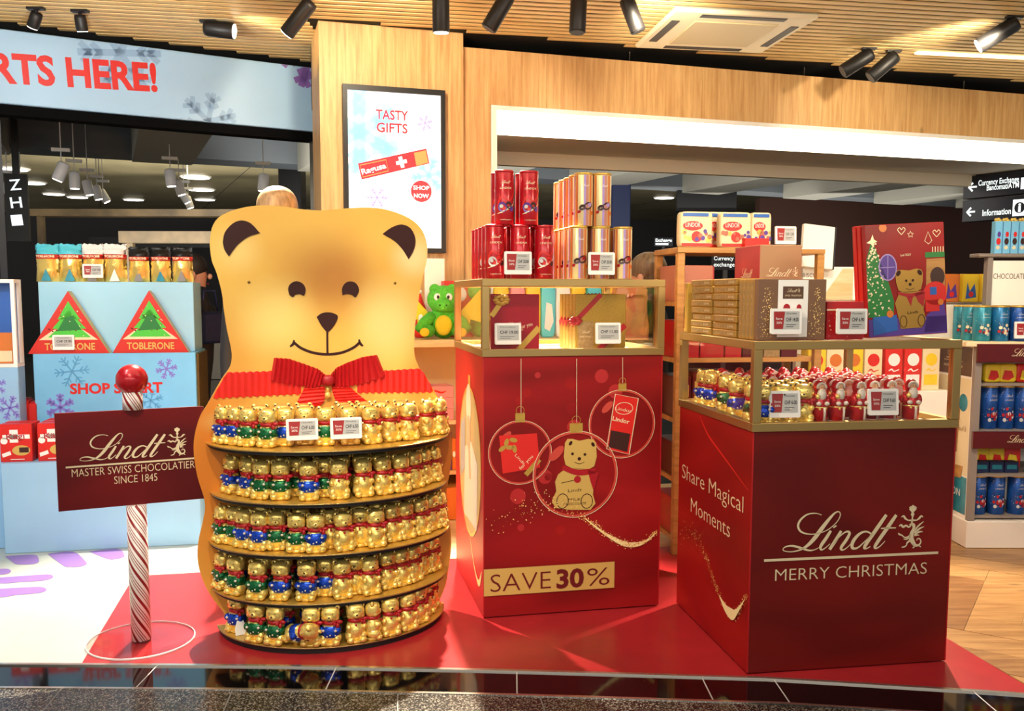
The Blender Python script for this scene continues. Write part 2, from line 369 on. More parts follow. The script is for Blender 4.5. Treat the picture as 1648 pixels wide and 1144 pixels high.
# frames: (u right, w up, h towards the viewer)
def fr_front(y=0.0, x=0.0, z=0.0): return lambda u, w, h: (x+u, y-h, z+w)
def fr_left(x=0.0, d=0.0, z=0.0): return lambda u, w, h: (x-h, d-u, z+w)
def fr_top(z=0.0): return lambda u, w, h: (u, w, z+h)
def fr_cyl(r, cx=0.0, cy=0.0, a0=-PI/2): return lambda u, w, h: (cx+(r+h)*math.cos(a0+u/r), cy+(r+h)*math.sin(a0+u/r), w)
def fr_tilt(y, z0, t):
    """front panel leaning back by t"""
    return lambda u, w, h: (u, y+w*math.sin(t)-h*math.cos(t), z0+w*math.cos(t)+h*math.sin(t))

_TX = {}
def text2d(s, bold=0.0):
    k = (s, bold)
    if k not in _TX:
        cu = bpy.data.curves.new('t', 'FONT'); cu.body = s; cu.resolution_u = 3; cu.fill_mode = 'FRONT'; cu.offset = bold
        ob = bpy.data.objects.new('t', cu)
        me = bpy.data.meshes.new_from_object(ob)
        vs = [(v.co.x, v.co.y) for v in me.vertices]; fs = [tuple(p.vertices) for p in me.polygons]
        bpy.data.objects.remove(ob); bpy.data.curves.remove(cu); bpy.data.meshes.remove(me)
        _TX[k] = (vs, fs)
    return _TX[k]
def crom(pts, n=5):
    """Catmull-Rom through tuples of any length"""
    out = []
    P = [pts[0]]+list(pts)+[pts[-1]]
    for i in range(1, len(P)-2):
        for k in range(n):
            t = k/n
            out.append(tuple(.5*((2*b)+(-a+c)*t+(2*a-5*b+4*c-d)*t*t+(-a+3*b-3*c+d)*t**3) for a, b, c, d in zip(P[i-1], P[i], P[i+1], P[i+2])))
    out.append(tuple(pts[-1])); return out
class Pr:
    """flat print: 2-D shapes laid on a face"""
    def __init__(s): s.v = []; s.f = []; s.m = []; s.k = 0
    def _add(s, v2, fs, mi, layer):
        n = len(s.v); h = .0007+.0005*layer
        s.v += [(a, b, h) for a, b in v2]
        for f in fs: s.f.append(tuple(i+n for i in f)); s.m.append(mi)
        return s
    def poly(s, pts, mi=0, layer=0): return s._add(pts, [tuple(range(len(pts)))], mi, layer)
    def rect(s, x0, x1, y0, y1, mi=0, layer=0): return s.poly([(x0, y0), (x1, y0), (x1, y1), (x0, y1)], mi, layer)
    def disc(s, c, r, mi=0, layer=0, seg=20, ry=None, rot=0, a0=0, a1=2*PI):
        ry = ry or r; co, si = math.cos(rot), math.sin(rot); pts = []
        full = abs(a1-a0-2*PI) < 1e-6
        for i in range(seg if full else seg+1):
            a = a0+(a1-a0)*i/seg
            x, y = r*math.cos(a), ry*math.sin(a); pts.append((c[0]+x*co-y*si, c[1]+x*si+y*co))
        return s.poly(pts, mi, layer)
    def ring(s, c, r, w, mi=0, layer=0, seg=40, ry=None):
        ry = ry or r; pts = [(c[0]+r*math.cos(2*PI*i/seg), c[1]+ry*math.sin(2*PI*i/seg)) for i in range(seg)]
        pts.append(pts[0]); return s.ribbon(pts, w, mi, layer)
    def ribbon(s, pts, w, mi=0, layer=0):
        n = len(pts); ws = w if isinstance(w, (list, tuple)) else [w]*n
        vs = []
        for i in range(n):
            a = pts[max(i-1, 0)]; b = pts[min(i+1, n-1)]
            if i in (0, n-1) and pts[0] == pts[-1]: a, b = pts[n-2], pts[1]
            dx, dy = b[0]-a[0], b[1]-a[1]; L = math.hypot(dx, dy) or 1
            nx, ny = -dy/L*ws[i]/2, dx/L*ws[i]/2
            vs += [(pts[i][0]+nx, pts[i][1]+ny), (pts[i][0]-nx, pts[i][1]-ny)]
        return s._add(vs, [(2*i, 2*i+1, 2*i+3, 2*i+2) for i in range(n-1)], mi, layer)
    def stroke(s, pts, mi=0, layer=0, n=5):
        q = crom(pts, n); return s.ribbon([(a[0], a[1]) for a in q], [max(a[2], 1e-5) for a in q], mi, layer)
    def text(s, t, p0, p1, cap, mi=0, layer=0, bold=0.0):
        """baseline from p0 to p1, capitals 'cap' high"""
        vs, fs = text2d(t, bold)
        if not vs: return s
        hv, _ = text2d('H', 0.0); ch = max(v[1] for v in hv)
        x0 = min(v[0] for v in vs); x1 = max(v[0] for v in vs)
        dx, dy = p1[0]-p0[0], p1[1]-p0[1]; L = math.hypot(dx, dy); c, sn = dx/L, dy/L
        kx = L/(x1-x0); ky = cap/ch
        return s._add([(p0[0]+(v[0]-x0)*kx*c-v[1]*ky*sn, p0[1]+(v[0]-x0)*kx*sn+v[1]*ky*c) for v in vs], fs, mi, layer)
    def snow(s, c, r, w, mi=0, layer=0, rot=0.0, clip=None):
        for k in range(6):
            a = rot+k*PI/3; d = (math.cos(a), math.sin(a)); e = (-d[1], d[0])
            pt = lambda t, q: (c[0]+d[0]*t+e[0]*q, c[1]+d[1]*t+e[1]*q)
            s.ribbon([pt(0, 0), pt(r, 0)], w, mi, layer)
            for t, q in ((.45, .22), (.70, .24)):
                for sg in (-1, 1):
                    s.ribbon([pt(r*t, 0), pt(r*(t+q*.9), sg*r*q)], w*.9, mi, layer)
        return s
    def clip(s, x0, x1, y0, y1):
        V, Fs, Ms = [], [], []
        for f, m in zip(s.f, s.m):
            poly = [s.v[i] for i in f]
            for ax, lim, sg in ((0, x0, 1), (0, x1, -1), (1, y0, 1), (1, y1, -1)):
                out = []
                for i in range(len(poly)):
                    p, q = poly[i], poly[(i+1) % len(poly)]; a, b = sg*(p[ax]-lim), sg*(q[ax]-lim)
                    if a >= 0: out.append(p)
                    if a*b < 0:
                        t = a/(a-b); out.append(tuple(p[k]+(q[k]-p[k])*t for k in range(3)))
                poly = out
                if not poly: break
            if len(poly) >= 3:
                Fs.append(tuple(range(len(V), len(V)+len(poly)))); V += poly; Ms.append(m)
        s.v, s.f, s.m = V, Fs, Ms; return s
    def build(s, name, mats, parent, fr):
        me = bpy.data.meshes.new(name); me.from_pydata([fr(*p) for p in s.v], [], s.f)
        if isinstance(mats, str): mats = [mats]
        for m in mats: me.materials.append(MATS[m])
        me.polygons.foreach_set('material_index', s.m); me.update()
        return link(name, me, parent)

# ------------------------------------------------------------------ the script logo traced once (unit: 1 = logo width)
_LG = []
def _lg(*pts): _LG.append(pts)
def _n(x, y, w): return (x, y, w)
# coordinates on the crop of the plinth front, slant of the base line removed
def _k(x, y): return ((x-50)/1490.0, -(y-545+75*(x-50)/1490.0)/1490.0)
_lg(*[(520, 175, 5), (470, 162, 8), (400, 172, 12), (345, 215, 17), (325, 265, 18), (350, 310, 15), (420, 330, 9), (500, 322, 7), (580, 290, 7), (650, 230, 7), (678, 175, 8), (665, 147, 9), (630, 158, 14), (580, 212, 26), (520, 290, 34), (460, 370, 33), (400, 428, 24), (340, 460, 12), (270, 473, 8), (215, 466, 7), (206, 450, 7), (235, 430, 11), (290, 426, 16), (350, 441, 18), (420, 460, 14), (470, 455, 8), (510, 435, 5)])
_lg(*[(602, 300, 22), (565, 360, 28), (522, 425, 26), (528, 455, 14), (560, 440, 8), (600, 405, 6)])
_lg(*[(632, 262, 30), (638, 272, 30)])
_lg(*[(690, 300, 22), (650, 370, 28), (597, 452, 26)])
_lg(*[(620, 420, 6), (680, 345, 9), (735, 306, 14), (762, 318, 22), (740, 368, 26), (696, 432, 24), (704, 455, 14), (740, 440, 8), (775, 405, 6)])
_lg(*[(962, 330, 14), (905, 303, 14), (845, 325, 22), (795, 385, 30), (790, 436, 24), (835, 436, 14), (895, 385, 9), (950, 330, 8)])
_lg(*[(1072, 165, 26), (1000, 270, 32), (900, 418, 28), (908, 442, 12), (945, 425, 7)])
_lg(*[(1158, 165, 26), (1090, 265, 32), (990, 412, 28), (996, 438, 14), (1030, 420, 9), (1070, 378, 6)])
_lg(*[(1030, 277, 10), (1095, 272, 12), (1160, 270, 8)])
_CR = [  # small heraldic crest: crowned staff, flourishes and a rampant dragon
    [(1300, 82, 8), (1300, 100, 46), (1300, 118, 62), (1300, 134, 30), (1300, 146, 14)], [(1282, 92, 8), (1270, 108, 10)], [(1318, 92, 8), (1332, 108, 10)],
    [(1300, 146, 24), (1300, 162, 30), (1300, 176, 14), (1297, 215, 14), (1294, 240, 12)],
    [(1203, 182, 6), (1222, 172, 14), (1236, 190, 18), (1262, 206, 10), (1300, 206, 16)], [(1300, 206, 16), (1338, 204, 10), (1360, 188, 18), (1376, 170, 14), (1392, 180, 6)],
    [(1186, 256, 8), (1204, 246, 16), (1222, 262, 18), (1246, 250, 16), (1270, 262, 14), (1288, 252, 12)],
    [(1276, 246, 10), (1300, 238, 24), (1316, 252, 26), (1312, 280, 24), (1300, 312, 34), (1296, 350, 40), (1312, 384, 36), (1336, 410, 24), (1364, 408, 16), (1382, 384, 12), (1372, 358, 10), (1352, 356, 9), (1346, 372, 8)],
    [(1318, 300, 10), (1345, 262, 14), (1372, 236, 12), (1400, 214, 4)], [(1320, 312, 10), (1352, 284, 16), (1380, 266, 12), (1406, 258, 4)], [(1322, 324, 10), (1352, 306, 16), (1376, 298, 12), (1396, 300, 4)], [(1322, 334, 8), (1344, 326, 12), (1366, 328, 4)],
    [(1292, 322, 12), (1262, 346, 14), (1236, 346, 10), (1214, 330, 10), (1190, 322, 14), (1184, 310, 6)], [(1290, 342, 10), (1258, 362, 10), (1230, 360, 6)],
    [(1286, 372, 18), (1262, 392, 14), (1258, 410, 10), (1240, 424, 12), (1216, 428, 8)], [(1314, 400, 16), (1326, 424, 10), (1312, 432, 10)], [(1366, 412, 10), (1384, 424, 8)]]
def lindt_logo(P, o, width, mi=0, layer=0, crest=True, line=True, mi_crest=None):
    """o = left end of the rule under the lettering, width = its length"""
    S = width/1490.0
    for st in _LG:
        P.stroke([(o[0]+_k(x, y)[0]*width, o[1]+_k(x, y)[1]*width, w*S) for x, y, w in st], mi, layer, 5)
    if crest:
        for st in _CR:
            P.stroke([(o[0]+_k(x, y)[0]*width, o[1]+_k(x, y)[1]*width, w*S) for x, y, w in st], mi if mi_crest is None else mi_crest, layer, 4)
    if line: P.rect(o[0], o[0]+width, o[1]-.007*width, o[1]+.007*width, mi, layer)
# ================================================================== SETTING
CZ = 3.12                                            # underside of the slats
T1 = [(-5.5, 3.33), (-1.94, 3.342), (-.947, 3.333), (-.007, 3.292), (.95, 3.227), (1.808, 3.10), (3.2, 2.80), (5.0, 2.30)]
def t1y(x):
    for (a, b), (c, d) in zip(T1, T1[1:]):
        if a <= x <= c: return b+(d-b)*(x-a)/(c-a)
    return T1[0][1] if x < T1[0][0] else T1[-1][1]
def strip_x(x0, x1, off0, off1, z0, z1, step=.25):
    """slab that follows the shop-front edge between two offsets"""
    n = max(1, int(round((x1-x0)/step))); top = []; bot = []
    for i in range(n+1):
        x = x0+(x1-x0)*i/n; top.append((x, t1y(x)+off1)); bot.append((x, t1y(x)+off0))
    mb = MB(); mb.prism(bot+top[::-1], z0, z1, lambda u, w, h: (u, w, h)); return mb
# walkway granite, one object per slab under one floor
fg = MB(); fg.box(-6, 6, -3.5, 3.4, -.06, -.031); floor_o = struct(fg.build('floor', 'vinyl_seam'))
gx = [-3.4, -2.8, -2.2, -1.6, -.99, -.40, .10, .76, 1.36, 1.96, 2.56, 3.16]
def xslab(x0, x1, y_lo, lean=-.12):
    mb = MB(); g = .003
    a0, a1 = t1y(x0)-.213, t1y(x1)-.213
    poly = [(x0+g-lean*(a0-y_lo), y_lo+g), (x1-g-lean*(a1-y_lo), y_lo+g), (x1-g, a1), (x0+g, a0)]
    mb.prism(poly, -.03, 0, lambda u, w, h: (u, w, h)); return mb
for r_ in range(3):
    for i in range(len(gx)-1):
        if r_ == 0: xslab(gx[i], gx[i+1], 2.45).build('granite_slab', 'granite', floor_o)
        else:
            y1 = 2.45-.9*(r_-1); mb = MB(); mb.box(gx[i]+.06+.003, gx[i+1]+.06-.003, y1-.9+.003, y1-.003, -.03, 0); mb.build('granite_slab', 'granite', floor_o)
sx = [-4.1, -3.41, -2.72, -2.03, -1.34, -.66, .02, .70, .96, 1.64, 2.33, 3.02, 3.7]
for i in range(len(sx)-1): strip_x(sx[i]+.002, sx[i+1]-.002, -.20, -.012, -.03, 0).build('polished_tile', 'tile_black', floor_o)
for x_ in sx[1:-1]: strip_x(x_-.0022, x_+.0022, -.199, -.012, -.03, .0008).build('tile_joint', 'lightgrey', floor_o)
for i in range(1, len(gx)-1): MB().prism([(gx[i]-.002, t1y(gx[i])-.214), (gx[i]+.002, t1y(gx[i])-.214), (gx[i]+.002+.12*(t1y(gx[i])-.214-2.45), 2.45), (gx[i]-.002+.12*(t1y(gx[i])-.214-2.45), 2.45)], -.03, .0004, lambda u, w, h: (u, w, h)).build('slab_joint', 'grey', floor_o)
struct(strip_x(-4.6, 4.2, -.012, .004, -.03, .006).build('trim_1', 'trim_metal'))
struct(strip_x(-4.6, 4.2, -.212, -.198, -.03, .003).build('trim_2', 'trim_metal'))
# shop floor
mb = MB(); mb.prism([(x, t1y(x)+.004) for x in (-4.6, -3, -1.94, -.947, -.007, .95, 1.808, 3.2, 4.2)]+[(4.2, 7.4), (2, 7.0), (-.4, 6.2), (-1.4, 5.9), (-4.6, 5.6)], -.03, -.006, lambda u, w, h: (u, w, h))
shop_floor = struct(mb.build('floor_shop', 'wood_light'))
# herringbone planks to the right of the red carpet
CA = .2; cu_, cv_ = (math.cos(CA), math.sin(CA)), (-math.sin(CA), math.cos(CA))
def clip_poly(poly, a, b, keep_left=True):
    out = []
    def sd(p): return (b[0]-a[0])*(p[1]-a[1])-(b[1]-a[1])*(p[0]-a[0])
    for i in range(len(poly)):
        p, q = poly[i], poly[(i+1) % len(poly)]; sp_, sq = sd(p), sd(q)
        if not keep_left: sp_, sq = -sp_, -sq
        if sp_ >= 0: out.append(p)
        if sp_*sq < 0:
            t = sp_/(sp_-sq); out.append((p[0]+(q[0]-p[0])*t, p[1]+(q[1]-p[1])*t))
    return out
PW, PL = .20, .80
th = math.radians(57)
pa, pb = (math.cos(th), math.sin(th)), (math.sin(th), -math.cos(th))
rnd = random.Random(3)
def plank(u0, v0, lu, lv):
    o = (2.56, 4.0)
    P = lambda u, v: (o[0]+pa[0]*u+pb[0]*v, o[1]+pa[1]*u+pb[1]*v)
    g = .0015
    poly = [P(u0+g, v0+g), P(u0+g, v0+lv-g), P(u0+lu-g, v0+lv-g), P(u0+lu-g, v0+g)]
    if sum((poly[i][0]*poly[(i+1) % 4][1]-poly[(i+1) % 4][0]*poly[i][1]) for i in range(4)) < 0: poly = poly[::-1]
    poly = clip_poly(poly, (1.46, 5.2), (1.88, 3.1), True)
    poly = clip_poly(poly, (1.3, t1y(1.3)+.006), (3.2, t1y(3.2)+.006), True) if poly else poly
    poly = clip_poly(poly, (4.2, 6.6), (1.3, 5.9), True) if poly else poly
    poly = clip_poly(poly, (4.1, 2.0), (4.1, 7.0), True) if poly else poly
    if len(poly) < 3: return
    if abs(sum((poly[i][0]*poly[(i+1) % len(poly)][1]-poly[(i+1) % len(poly)][0]*poly[i][1]) for i in range(len(poly)))) < .004: return
    mb = MB(); z1 = rnd.uniform(-.0008, .0008)
    mb.prism(poly, -.006, z1, lambda u, w, h: (u, w, h))
    ob = mb.build('floor_plank', rnd.choice(['wood_plank', 'wood_plank_b', 'wood_plank_c', 'wood_plank_b']), shop_floor)
for k in range(-10, 11):
    for j in range(-4, 4):
        u = k*PW + j*PL*1.0; v = k*PW - j*PL*1.0
        plank(u, v, PL, PW); plank(u, v+PW, PW, PL)
# white vinyl with seams and purple print
mb = MB(); vin = [(x, t1y(x)+.006) for x in (-4.5, -1.94, -1.60)]+[(-1.87, 4.42), (-.9, 4.62), (-1.1, 5.6), (-4.5, 5.3)]
mb.prism(vin, -.006, .0015, lambda u, w, h: (u, w, h)); vinyl = struct(mb.build('floor_vinyl', 'vinyl'))
P = Pr(); q = lambda px, py: tuple(fl(px, py)[:2])
P.ribbon([q(5, 1062), q(102, 916)], .004, 0); P.ribbon([q(60, 1062), q(175, 905)], .0015, 0)
for shp in (((30, 140), (210, 130), (245, 158), (240, 180), (200, 191), (120, 192), (90, 185), (60, 162)), ((300, 125), (460, 110), (540, 172), (545, 192), (500, 207), (440, 208), (400, 200)), ((560, 110), (740, 92), (783, 125), (780, 145), (730, 158), (680, 158)), ((0, 275), (150, 264), (300, 255), (335, 265), (325, 280), (270, 295), (130, 304), (0, 312)), ((0, 345), (130, 338), (250, 333), (292, 345), (285, 362), (230, 375), (100, 386), (0, 400)), ((0, 220), (50, 220), (70, 235), (50, 250), (0, 255))):
    qq = [q(x/3.924, 860+y/3.924) for x, y in shp]; qq = crom(qq+[qq[0]], 3)[:-1]; P.poly(qq, 1, 1)
P.build('floor_print', ['vinyl_seam', 'vinyl_purple'], vinyl, fr_top(.0016))
# red carpet
C0 = Vector((-1.875, 4.42)); far = (C0.x+cu_[0]*3.50, C0.y+cu_[1]*3.50)
mb = MB()
fx = [-1.63, -.947, -.007, .95, 1.808, 1.86]
mb.prism([(x, t1y(x)+.0045) for x in fx]+[far, (C0.x, C0.y)], -.005, .004, lambda u, w, h: (u, w, h))
cp = mb.build('red_mat', 'carpet_red'); tag(cp, 'large red floor mat under the bear stand and both red plinths', 'floor mat')

# ---- wall with fascia, pier and column
FP = (-.34, 6.28, 0); FA = .30
fn = (math.sin(FA), -math.cos(FA), 0); ft = Vector((math.cos(FA), math.sin(FA), 0))
def wallobj(name, mb, m, z=0):
    return struct(mb.build(name, m, None, (FP[0], FP[1], z), (0, 0, FA)))
mb = MB()
for a, b in ((-.945, -.709), (-.7082, -.473), (-.4722, -.237), (-.2362, 0)): mb.box(a, b, -.035, .5, 0, CZ+.1)
wallobj('wall_column', mb, 'wood_wall')
mb = MB(); xx = .003
while xx < 6.2:
    w_ = .60; mb.box(xx, min(xx+w_-.002, 6.2), 0, .12, 2.682 if xx > .2 else 2.682, 3.048); xx += w_
mb.box(.003, .20, 0, .12, 0, 2.684)
wallobj('wall_fascia', mb, 'wood_wall')
mb = MB(); mb.box(.203, 6.2, -.004, .05, 2.65, 2.681); mb.box(.203, .245, -.004, .40, 0, 2.65); wallobj('trim_3', mb, 'white')
mb = MB(); mb.box(.247, 6.2, .004, .10, 2.503, 2.648); o = mb.build('light_box', 'lightbox', None, (FP[0], FP[1], 0), (0, 0, FA)); tag(o, 'long glowing white light box above the shop opening', 'light box')
mb = MB(); mb.box(.247, 6.2, .102, .80, 2.503, 2.66); mb.box(.247, 6.2, .80, .86, 2.40, 2.66); wallobj('trim_4', mb, 'soffit')
mb = MB(); mb.box(-.94, 7, .52, .60, 2.69, 4.2); mb.box(-1.0, 7, .13, .5, 3.5, 3.55); wallobj('wall_void', mb, 'void')
for s_ in (1.25, 2.7, 4.2):
    mb = MB(); mb.tube([(s_, .06, 3.04), (s_, .06, 3.4)], .004, 6); wallobj('trim_5', mb, 'steel')

# ---- slatted ceiling
mb = MB(); mb.box(-6, 7.2, -3.5, 9.0, CZ+.0075, CZ+.05); ceil = struct(mb.build('ceiling', 'void'))
SA = .16; sa = (math.cos(SA), math.sin(SA))
c = 2.0
def slat(c, x0, x1):
    if x1-x0 < .15: return
    mb = MB(); y0 = c+math.tan(SA)*x0; L = (x1-x0)/math.cos(SA)
    mb.box(0, L, -.0235, .0235, 0, .007)
    o = mb.build('ceiling_slat', 'wood_slat', ceil, (x0, y0, CZ), (0, 0, SA))
while c < 7.6:
    xs = max(-5.0, (c-7.73-.10)/.40)
    if c > 6.12:
        slat(c, xs, -1.30); slat(c, (c-6.385+.10)/.148, 6.0)
    else: slat(c, xs, 6.0)
    c += .08

# ---- left header sign
SA0 = Vector((-3.30, 5.88, 0)); SB0 = Vector((-1.50, 6.89, 0)); sd_ = (SB0-SA0).normalized(); sang = math.atan2(sd_.y, sd_.x); sn_ = Vector((sd_.y, -sd_.x, 0))
hs = thing('header_sign', 'pale blue header sign with red lettering and snowflakes over the left shop opening', 'sign', (SA0.x, SA0.y, 0), sang)
mb = MB(); mb.rbox(-1.3, 2.11, 0, .12, 2.60, 3.06, .006); mb.build('panel', 'sign_blue', hs)
def suv(px, py):
    p_ = onplane(px, py, SA0, sn_); return ((p_-SA0).dot(sd_), p_.z)
P = Pr(); P.text('RTS HERE!', suv(-12, 131), suv(254, 146), .172, 0, 2, .035)
P.build('lettering', 'red_bright', hs, fr_front())
def clipsnow(name, c_, r_, w_, rot, m, lay):
    P = Pr(); P.snow(c_, r_, w_, 0, lay, rot)
    # keep the print on the panel
    P.clip(-1.29, 2.105, 2.603, 3.057)
    P.build(name, m, hs, fr_front())
clipsnow('snowflake_print', suv(193, 85), .26, .045, .1, 'snow_grey', 0)
clipsnow('snowflake_print', suv(335, 195), .20, .035, .3, 'snow_grey', 1)
clipsnow('snowflake_print', suv(500, 90), .24, .05, .2, 'vinyl_purple', 1)
mb = MB(); mb.box(-1.3, 2.11, .02, .14, 2.535, 2.598); mb.build('lower_rail', 'deep_black', hs)
# glass wall frame under the header
wl = MB(); wl.box(2.09, 2.15, .0, .10, 0, 3.05); o = struct(wl.build('trim_6', 'steel', None, (SA0.x, SA0.y, 0), (0, 0, sang)))
mb = MB(); mb.box(.02, .06, .04, .10, 0, 2.5); o = struct(mb.build('trim_7', 'darkgrey', None, (SA0.x, SA0.y, 0), (0, 0, sang)))

# ---- the concourse beyond the shop
mb = MB(); mb.prism([(-9, 5.3), (-4.6, 5.61), (-1.4, 5.91), (-.4, 6.21), (2, 7.01), (4.2, 7.41), (9, 7.4), (16, 30), (-16, 30)], -.05, -.008, lambda u, w, h: (u, w, h)); struct(mb.build('floor_concourse', 'term_floor'))
LA = math.atan2(6, 13.5)
tc_ = struct(MB().box(-4, 20, .5, 16, 3.50, 3.56).build('ceiling_concourse', 'term_ceiling', None, (-5.5, 9.6, 0), (0, 0, LA)))
for i in range(9):
    mb = MB(); mb.box(-3.5+i*2.3, -3.49+i*2.3, .5, 16, 3.494, 3.5); mb.build('panel_joint', 'darkgrey', tc_)
mb = MB(); mb.box(-4, 20, 0, .5, 2.92, 3.9); lt = struct(mb.build('trim_8', 'term_beam_face', None, (-5.5, 9.6, 0), (0, 0, LA)))
for i, s_ in enumerate((-.35, 1.45, 3.25, 5.05, 6.85, 8.65, 10.45, 12.25, 14.05)):
    mb = MB(); mb.box(s_, s_+.62, -2.6, -.002, 2.84, 3.5); mb.box(s_+.01, s_+.61, -2.605, -2.6, 2.84, 2.86, 1); mb.build('ceiling_beam', ['term_beam', 'black'], lt)
mb = MB(); mb.box(-4, 20, -3.4, -.01, 3.52, 3.58); mb.build('upper_soffit', 'term_beam_face', lt)
mb = MB(); mb.box(-4, 20, -1.3, -1.1, 3.42, 3.5); mb.build('cable_tray', 'term_dark', lt)
mb = MB(); mb.box(-22, 22, 26, 26.4, -.05, 4.2); struct(mb.build('wall_far', 'term_dark'))
mb = MB(); mb.box(4.6, 16, 17.2, 17.5, 0, 3.2); struct(mb.build('wall_far_right', 'term_brown'))
mb = MB(); mb.box(-12, -7, 20.5, 20.7, 0, 1.2); mb.box(-9.2, -6.2, 20.0, 20.1, 2.40, 2.62); struct(mb.build('wall_far_left', 'term_dark'))
# far shop fronts: lit strips of shelves
mb = MB(); mb.box(-8.4, -3.2, 16.0, 16.3, 2.74, 2.86); mb.box(-8.3, -8.2, 16.1, 16.2, 0, 2.74); mb.box(-3.4, -3.3, 16.1, 16.2, 0, 2.74); o = mb.build('far_shelf_strip', 'term_bar'); tag(o, 'long thin far-off shelf strip seen under the left concourse ceiling', 'shelf')
mb = MB(); mb.box(-6.2, -3.0, 14.5, 14.7, 2.20, 2.38); mb.box(-6.1, -6.0, 14.55, 14.65, 0, 2.2); mb.box(-3.2, -3.1, 14.55, 14.65, 0, 2.2); o = mb.build('far_counter_bar', 'term_bar'); tag(o, 'beige horizontal bar of a far shop seen left of the bear', 'counter')
mb = MB(); mb.box(-6.0, -3.4, 15.0, 15.6, 0, 1.0); o = mb.build('far_counter', 'grey'); tag(o, 'grey counter far off between the blue stand and the bear', 'counter')
fs_ = thing('far_shop_sign', 'tall black vertical sign with white letters at far left', 'sign', at(27, 330, 9.0)*1.0, .3)
mb = MB(); mb.box(-.10, .10, 0, .06, -.35, .30); mb.build('panel', 'black', fs_)
P = Pr()
for i, ch in enumerate('ZHI'): P.text(ch, (-.05, .14-i*.17), (.05, .15-i*.17), .10, 0, 0, .01)
P.build('lettering', 'sign_white', fs_, fr_front())
mb = MB(); mb.box(-.03, .03, .02, .05, .30, 1.9); mb.build('hanger', 'darkgrey', fs_)
lamp_n = 0
for (px, py) in ((20, 272), (50, 294), (87, 312), (125, 317), (215, 321), (315, 285), (324, 305), (330, 321), (1069, 318), (1064, 356), (1059, 369), (1274, 324)):
    p_ = fl(px, py, 3.49)
    w_ = .26 if py < 310 else .22
    r_ = thing('concourse_downlight', 'glowing round downlight in the concourse ceiling, %s' % ({20: 'at the far left edge', 50: 'second from the left edge', 87: 'third from the left edge', 125: 'fourth from the left edge', 215: 'above the white snack bags', 315: 'nearest of three left of the bear', 324: 'middle of three left of the bear', 330: 'farthest of three left of the bear', 1069: 'nearest right of the striped tins', 1064: 'middle one right of the striped tins', 1059: 'farthest right of the striped tins', 1274: 'above the tilted white panel'}[px]), 'downlight', p_, 0, 'concourse downlights')
    mb = MB(); mb.lathe([(w_, -.012), (w_+.02, 0), (w_+.02, .01)], 20); mb.build('ring', 'white', r_)
    mb = MB(); mb.lathe([(w_*.92, -.016), (w_*.92, -.012)], 20); mb.build('lens', 'down_emit', r_)
def white_spot(px, py, Y, tilt, label):
    p_ = at(px, py, Y); r_ = thing('hanging_spotlight', label, 'spotlight', p_, .3, 'white spotlights in the concourse')
    r_.scale = (.72, .72, .72)
    T = Matrix.Rotation(tilt, 4, 'Y')
    mb = MB(); mb.lathe([(.065, -.13), (.07, -.12), (.07, .08), (.05, .10)], 16, T=T); mb.build('housing', 'spot_white', r_)
    mb = MB(); mb.lathe([(.055, -.135), (.055, -.131)], 16, T=T); mb.build('lens', 'down_emit', r_)
    mb = MB(); mb.tube([(0, 0, .10), (0, 0, (3.50 if Y > 10.2 else 3.515)/.72-p_.z/.72)], .007, 6); mb.box(-.10, .10, -.03, .03, .22, .26); mb.build('bracket', 'spot_white', r_)
wsl = ['at the far left edge, tilted right', 'second from the far left edge', 'highest and leftmost of the row over the snack bags', 'second of the row over the snack bags', 'third of the row over the snack bags', 'fourth of the row over the snack bags', 'last of the row over the snack bags', 'highest of the row near the bear', 'second of the row near the bear', 'third of the row near the bear', 'lowest of the row near the bear', 'just left of the wooden column']
for (px, py, Y, t), l_ in zip(((12, 304, 9.5, -.5), (34, 311, 10, 0), (99, 274, 8.0, .4), (120, 288, 9, 0), (141, 300, 10, -.2), (156, 308, 10.8, -.2), (166, 314, 11.5, -.5), (274, 284, 9, -.1), (288, 300, 10, -.3), (296, 315, 11.5, -.5), (303, 324, 12.5, -.3), (424, 292, 9, .1)), wsl):
    white_spot(px, py, Y, t, 'white hanging spotlight in the concourse, '+l_)
area('concourse_glow', (-4.5, 13.5, 2.2), (-4.5, 14.5, 3.5), 5, 420, (1, .92, .78))  # unseen area fills added below the concourse ceiling and beams to brighten them
area('concourse_glow_right', (4.0, 15.5, 2.0), (4.0, 16, 3.5), 5, 60, (1, .95, .85))
area('concourse_glow_beams', (0, 9.4, 2.2), (0.8, 11.6, 3.6), 6, 190, (1, .95, .86))

for nm_, px0, px1, py0, Y_, m_, l_, cat_ in (('concourse_column', 450, 486, 262, 11.6, 'term_dark', 'black square column in the concourse behind the sandy-haired person', 'column'), ('concourse_column', 984, 1014, 285, 12.2, 'navy', 'dark blue column in the concourse right of the striped tins', 'column')):
    a_, b_ = at(px0, 400, Y_), at(px1, 400, Y_); mb = MB(); mb.rbox(0, b_.x-a_.x, 0, .3, -.01, 3.49 if Y_ > 12.4 else at(px0, py0, Y_).z, .01); o = mb.build(nm_, m_, None, (a_.x, a_.y, 0)); tag(o, l_, cat_)
a_, b_ = at(1090, 340, 13.5), at(1186, 318, 13.5); o = MB().rbox(0, b_.x-a_.x, 0, .12, 0, 3.49-a_.z, .01).build('dark_display', 'term_dark', None, (a_.x, a_.y, a_.z)); tag(o, 'black display hanging in the concourse above the chocolate bags', 'display')
es = thing('far_exchange_sign', 'small glowing exchange sign far behind the striped tins', 'sign', at(1053, 396, 15.5), .1)
mb = MB(); mb.box(0, .32, 0, .05, 0, .14); mb.build('panel', 'sign_black', es); mb = MB(); mb.box(.14, .18, .01, .04, -2.2, -.001); mb.build('post', 'darkgrey', es)
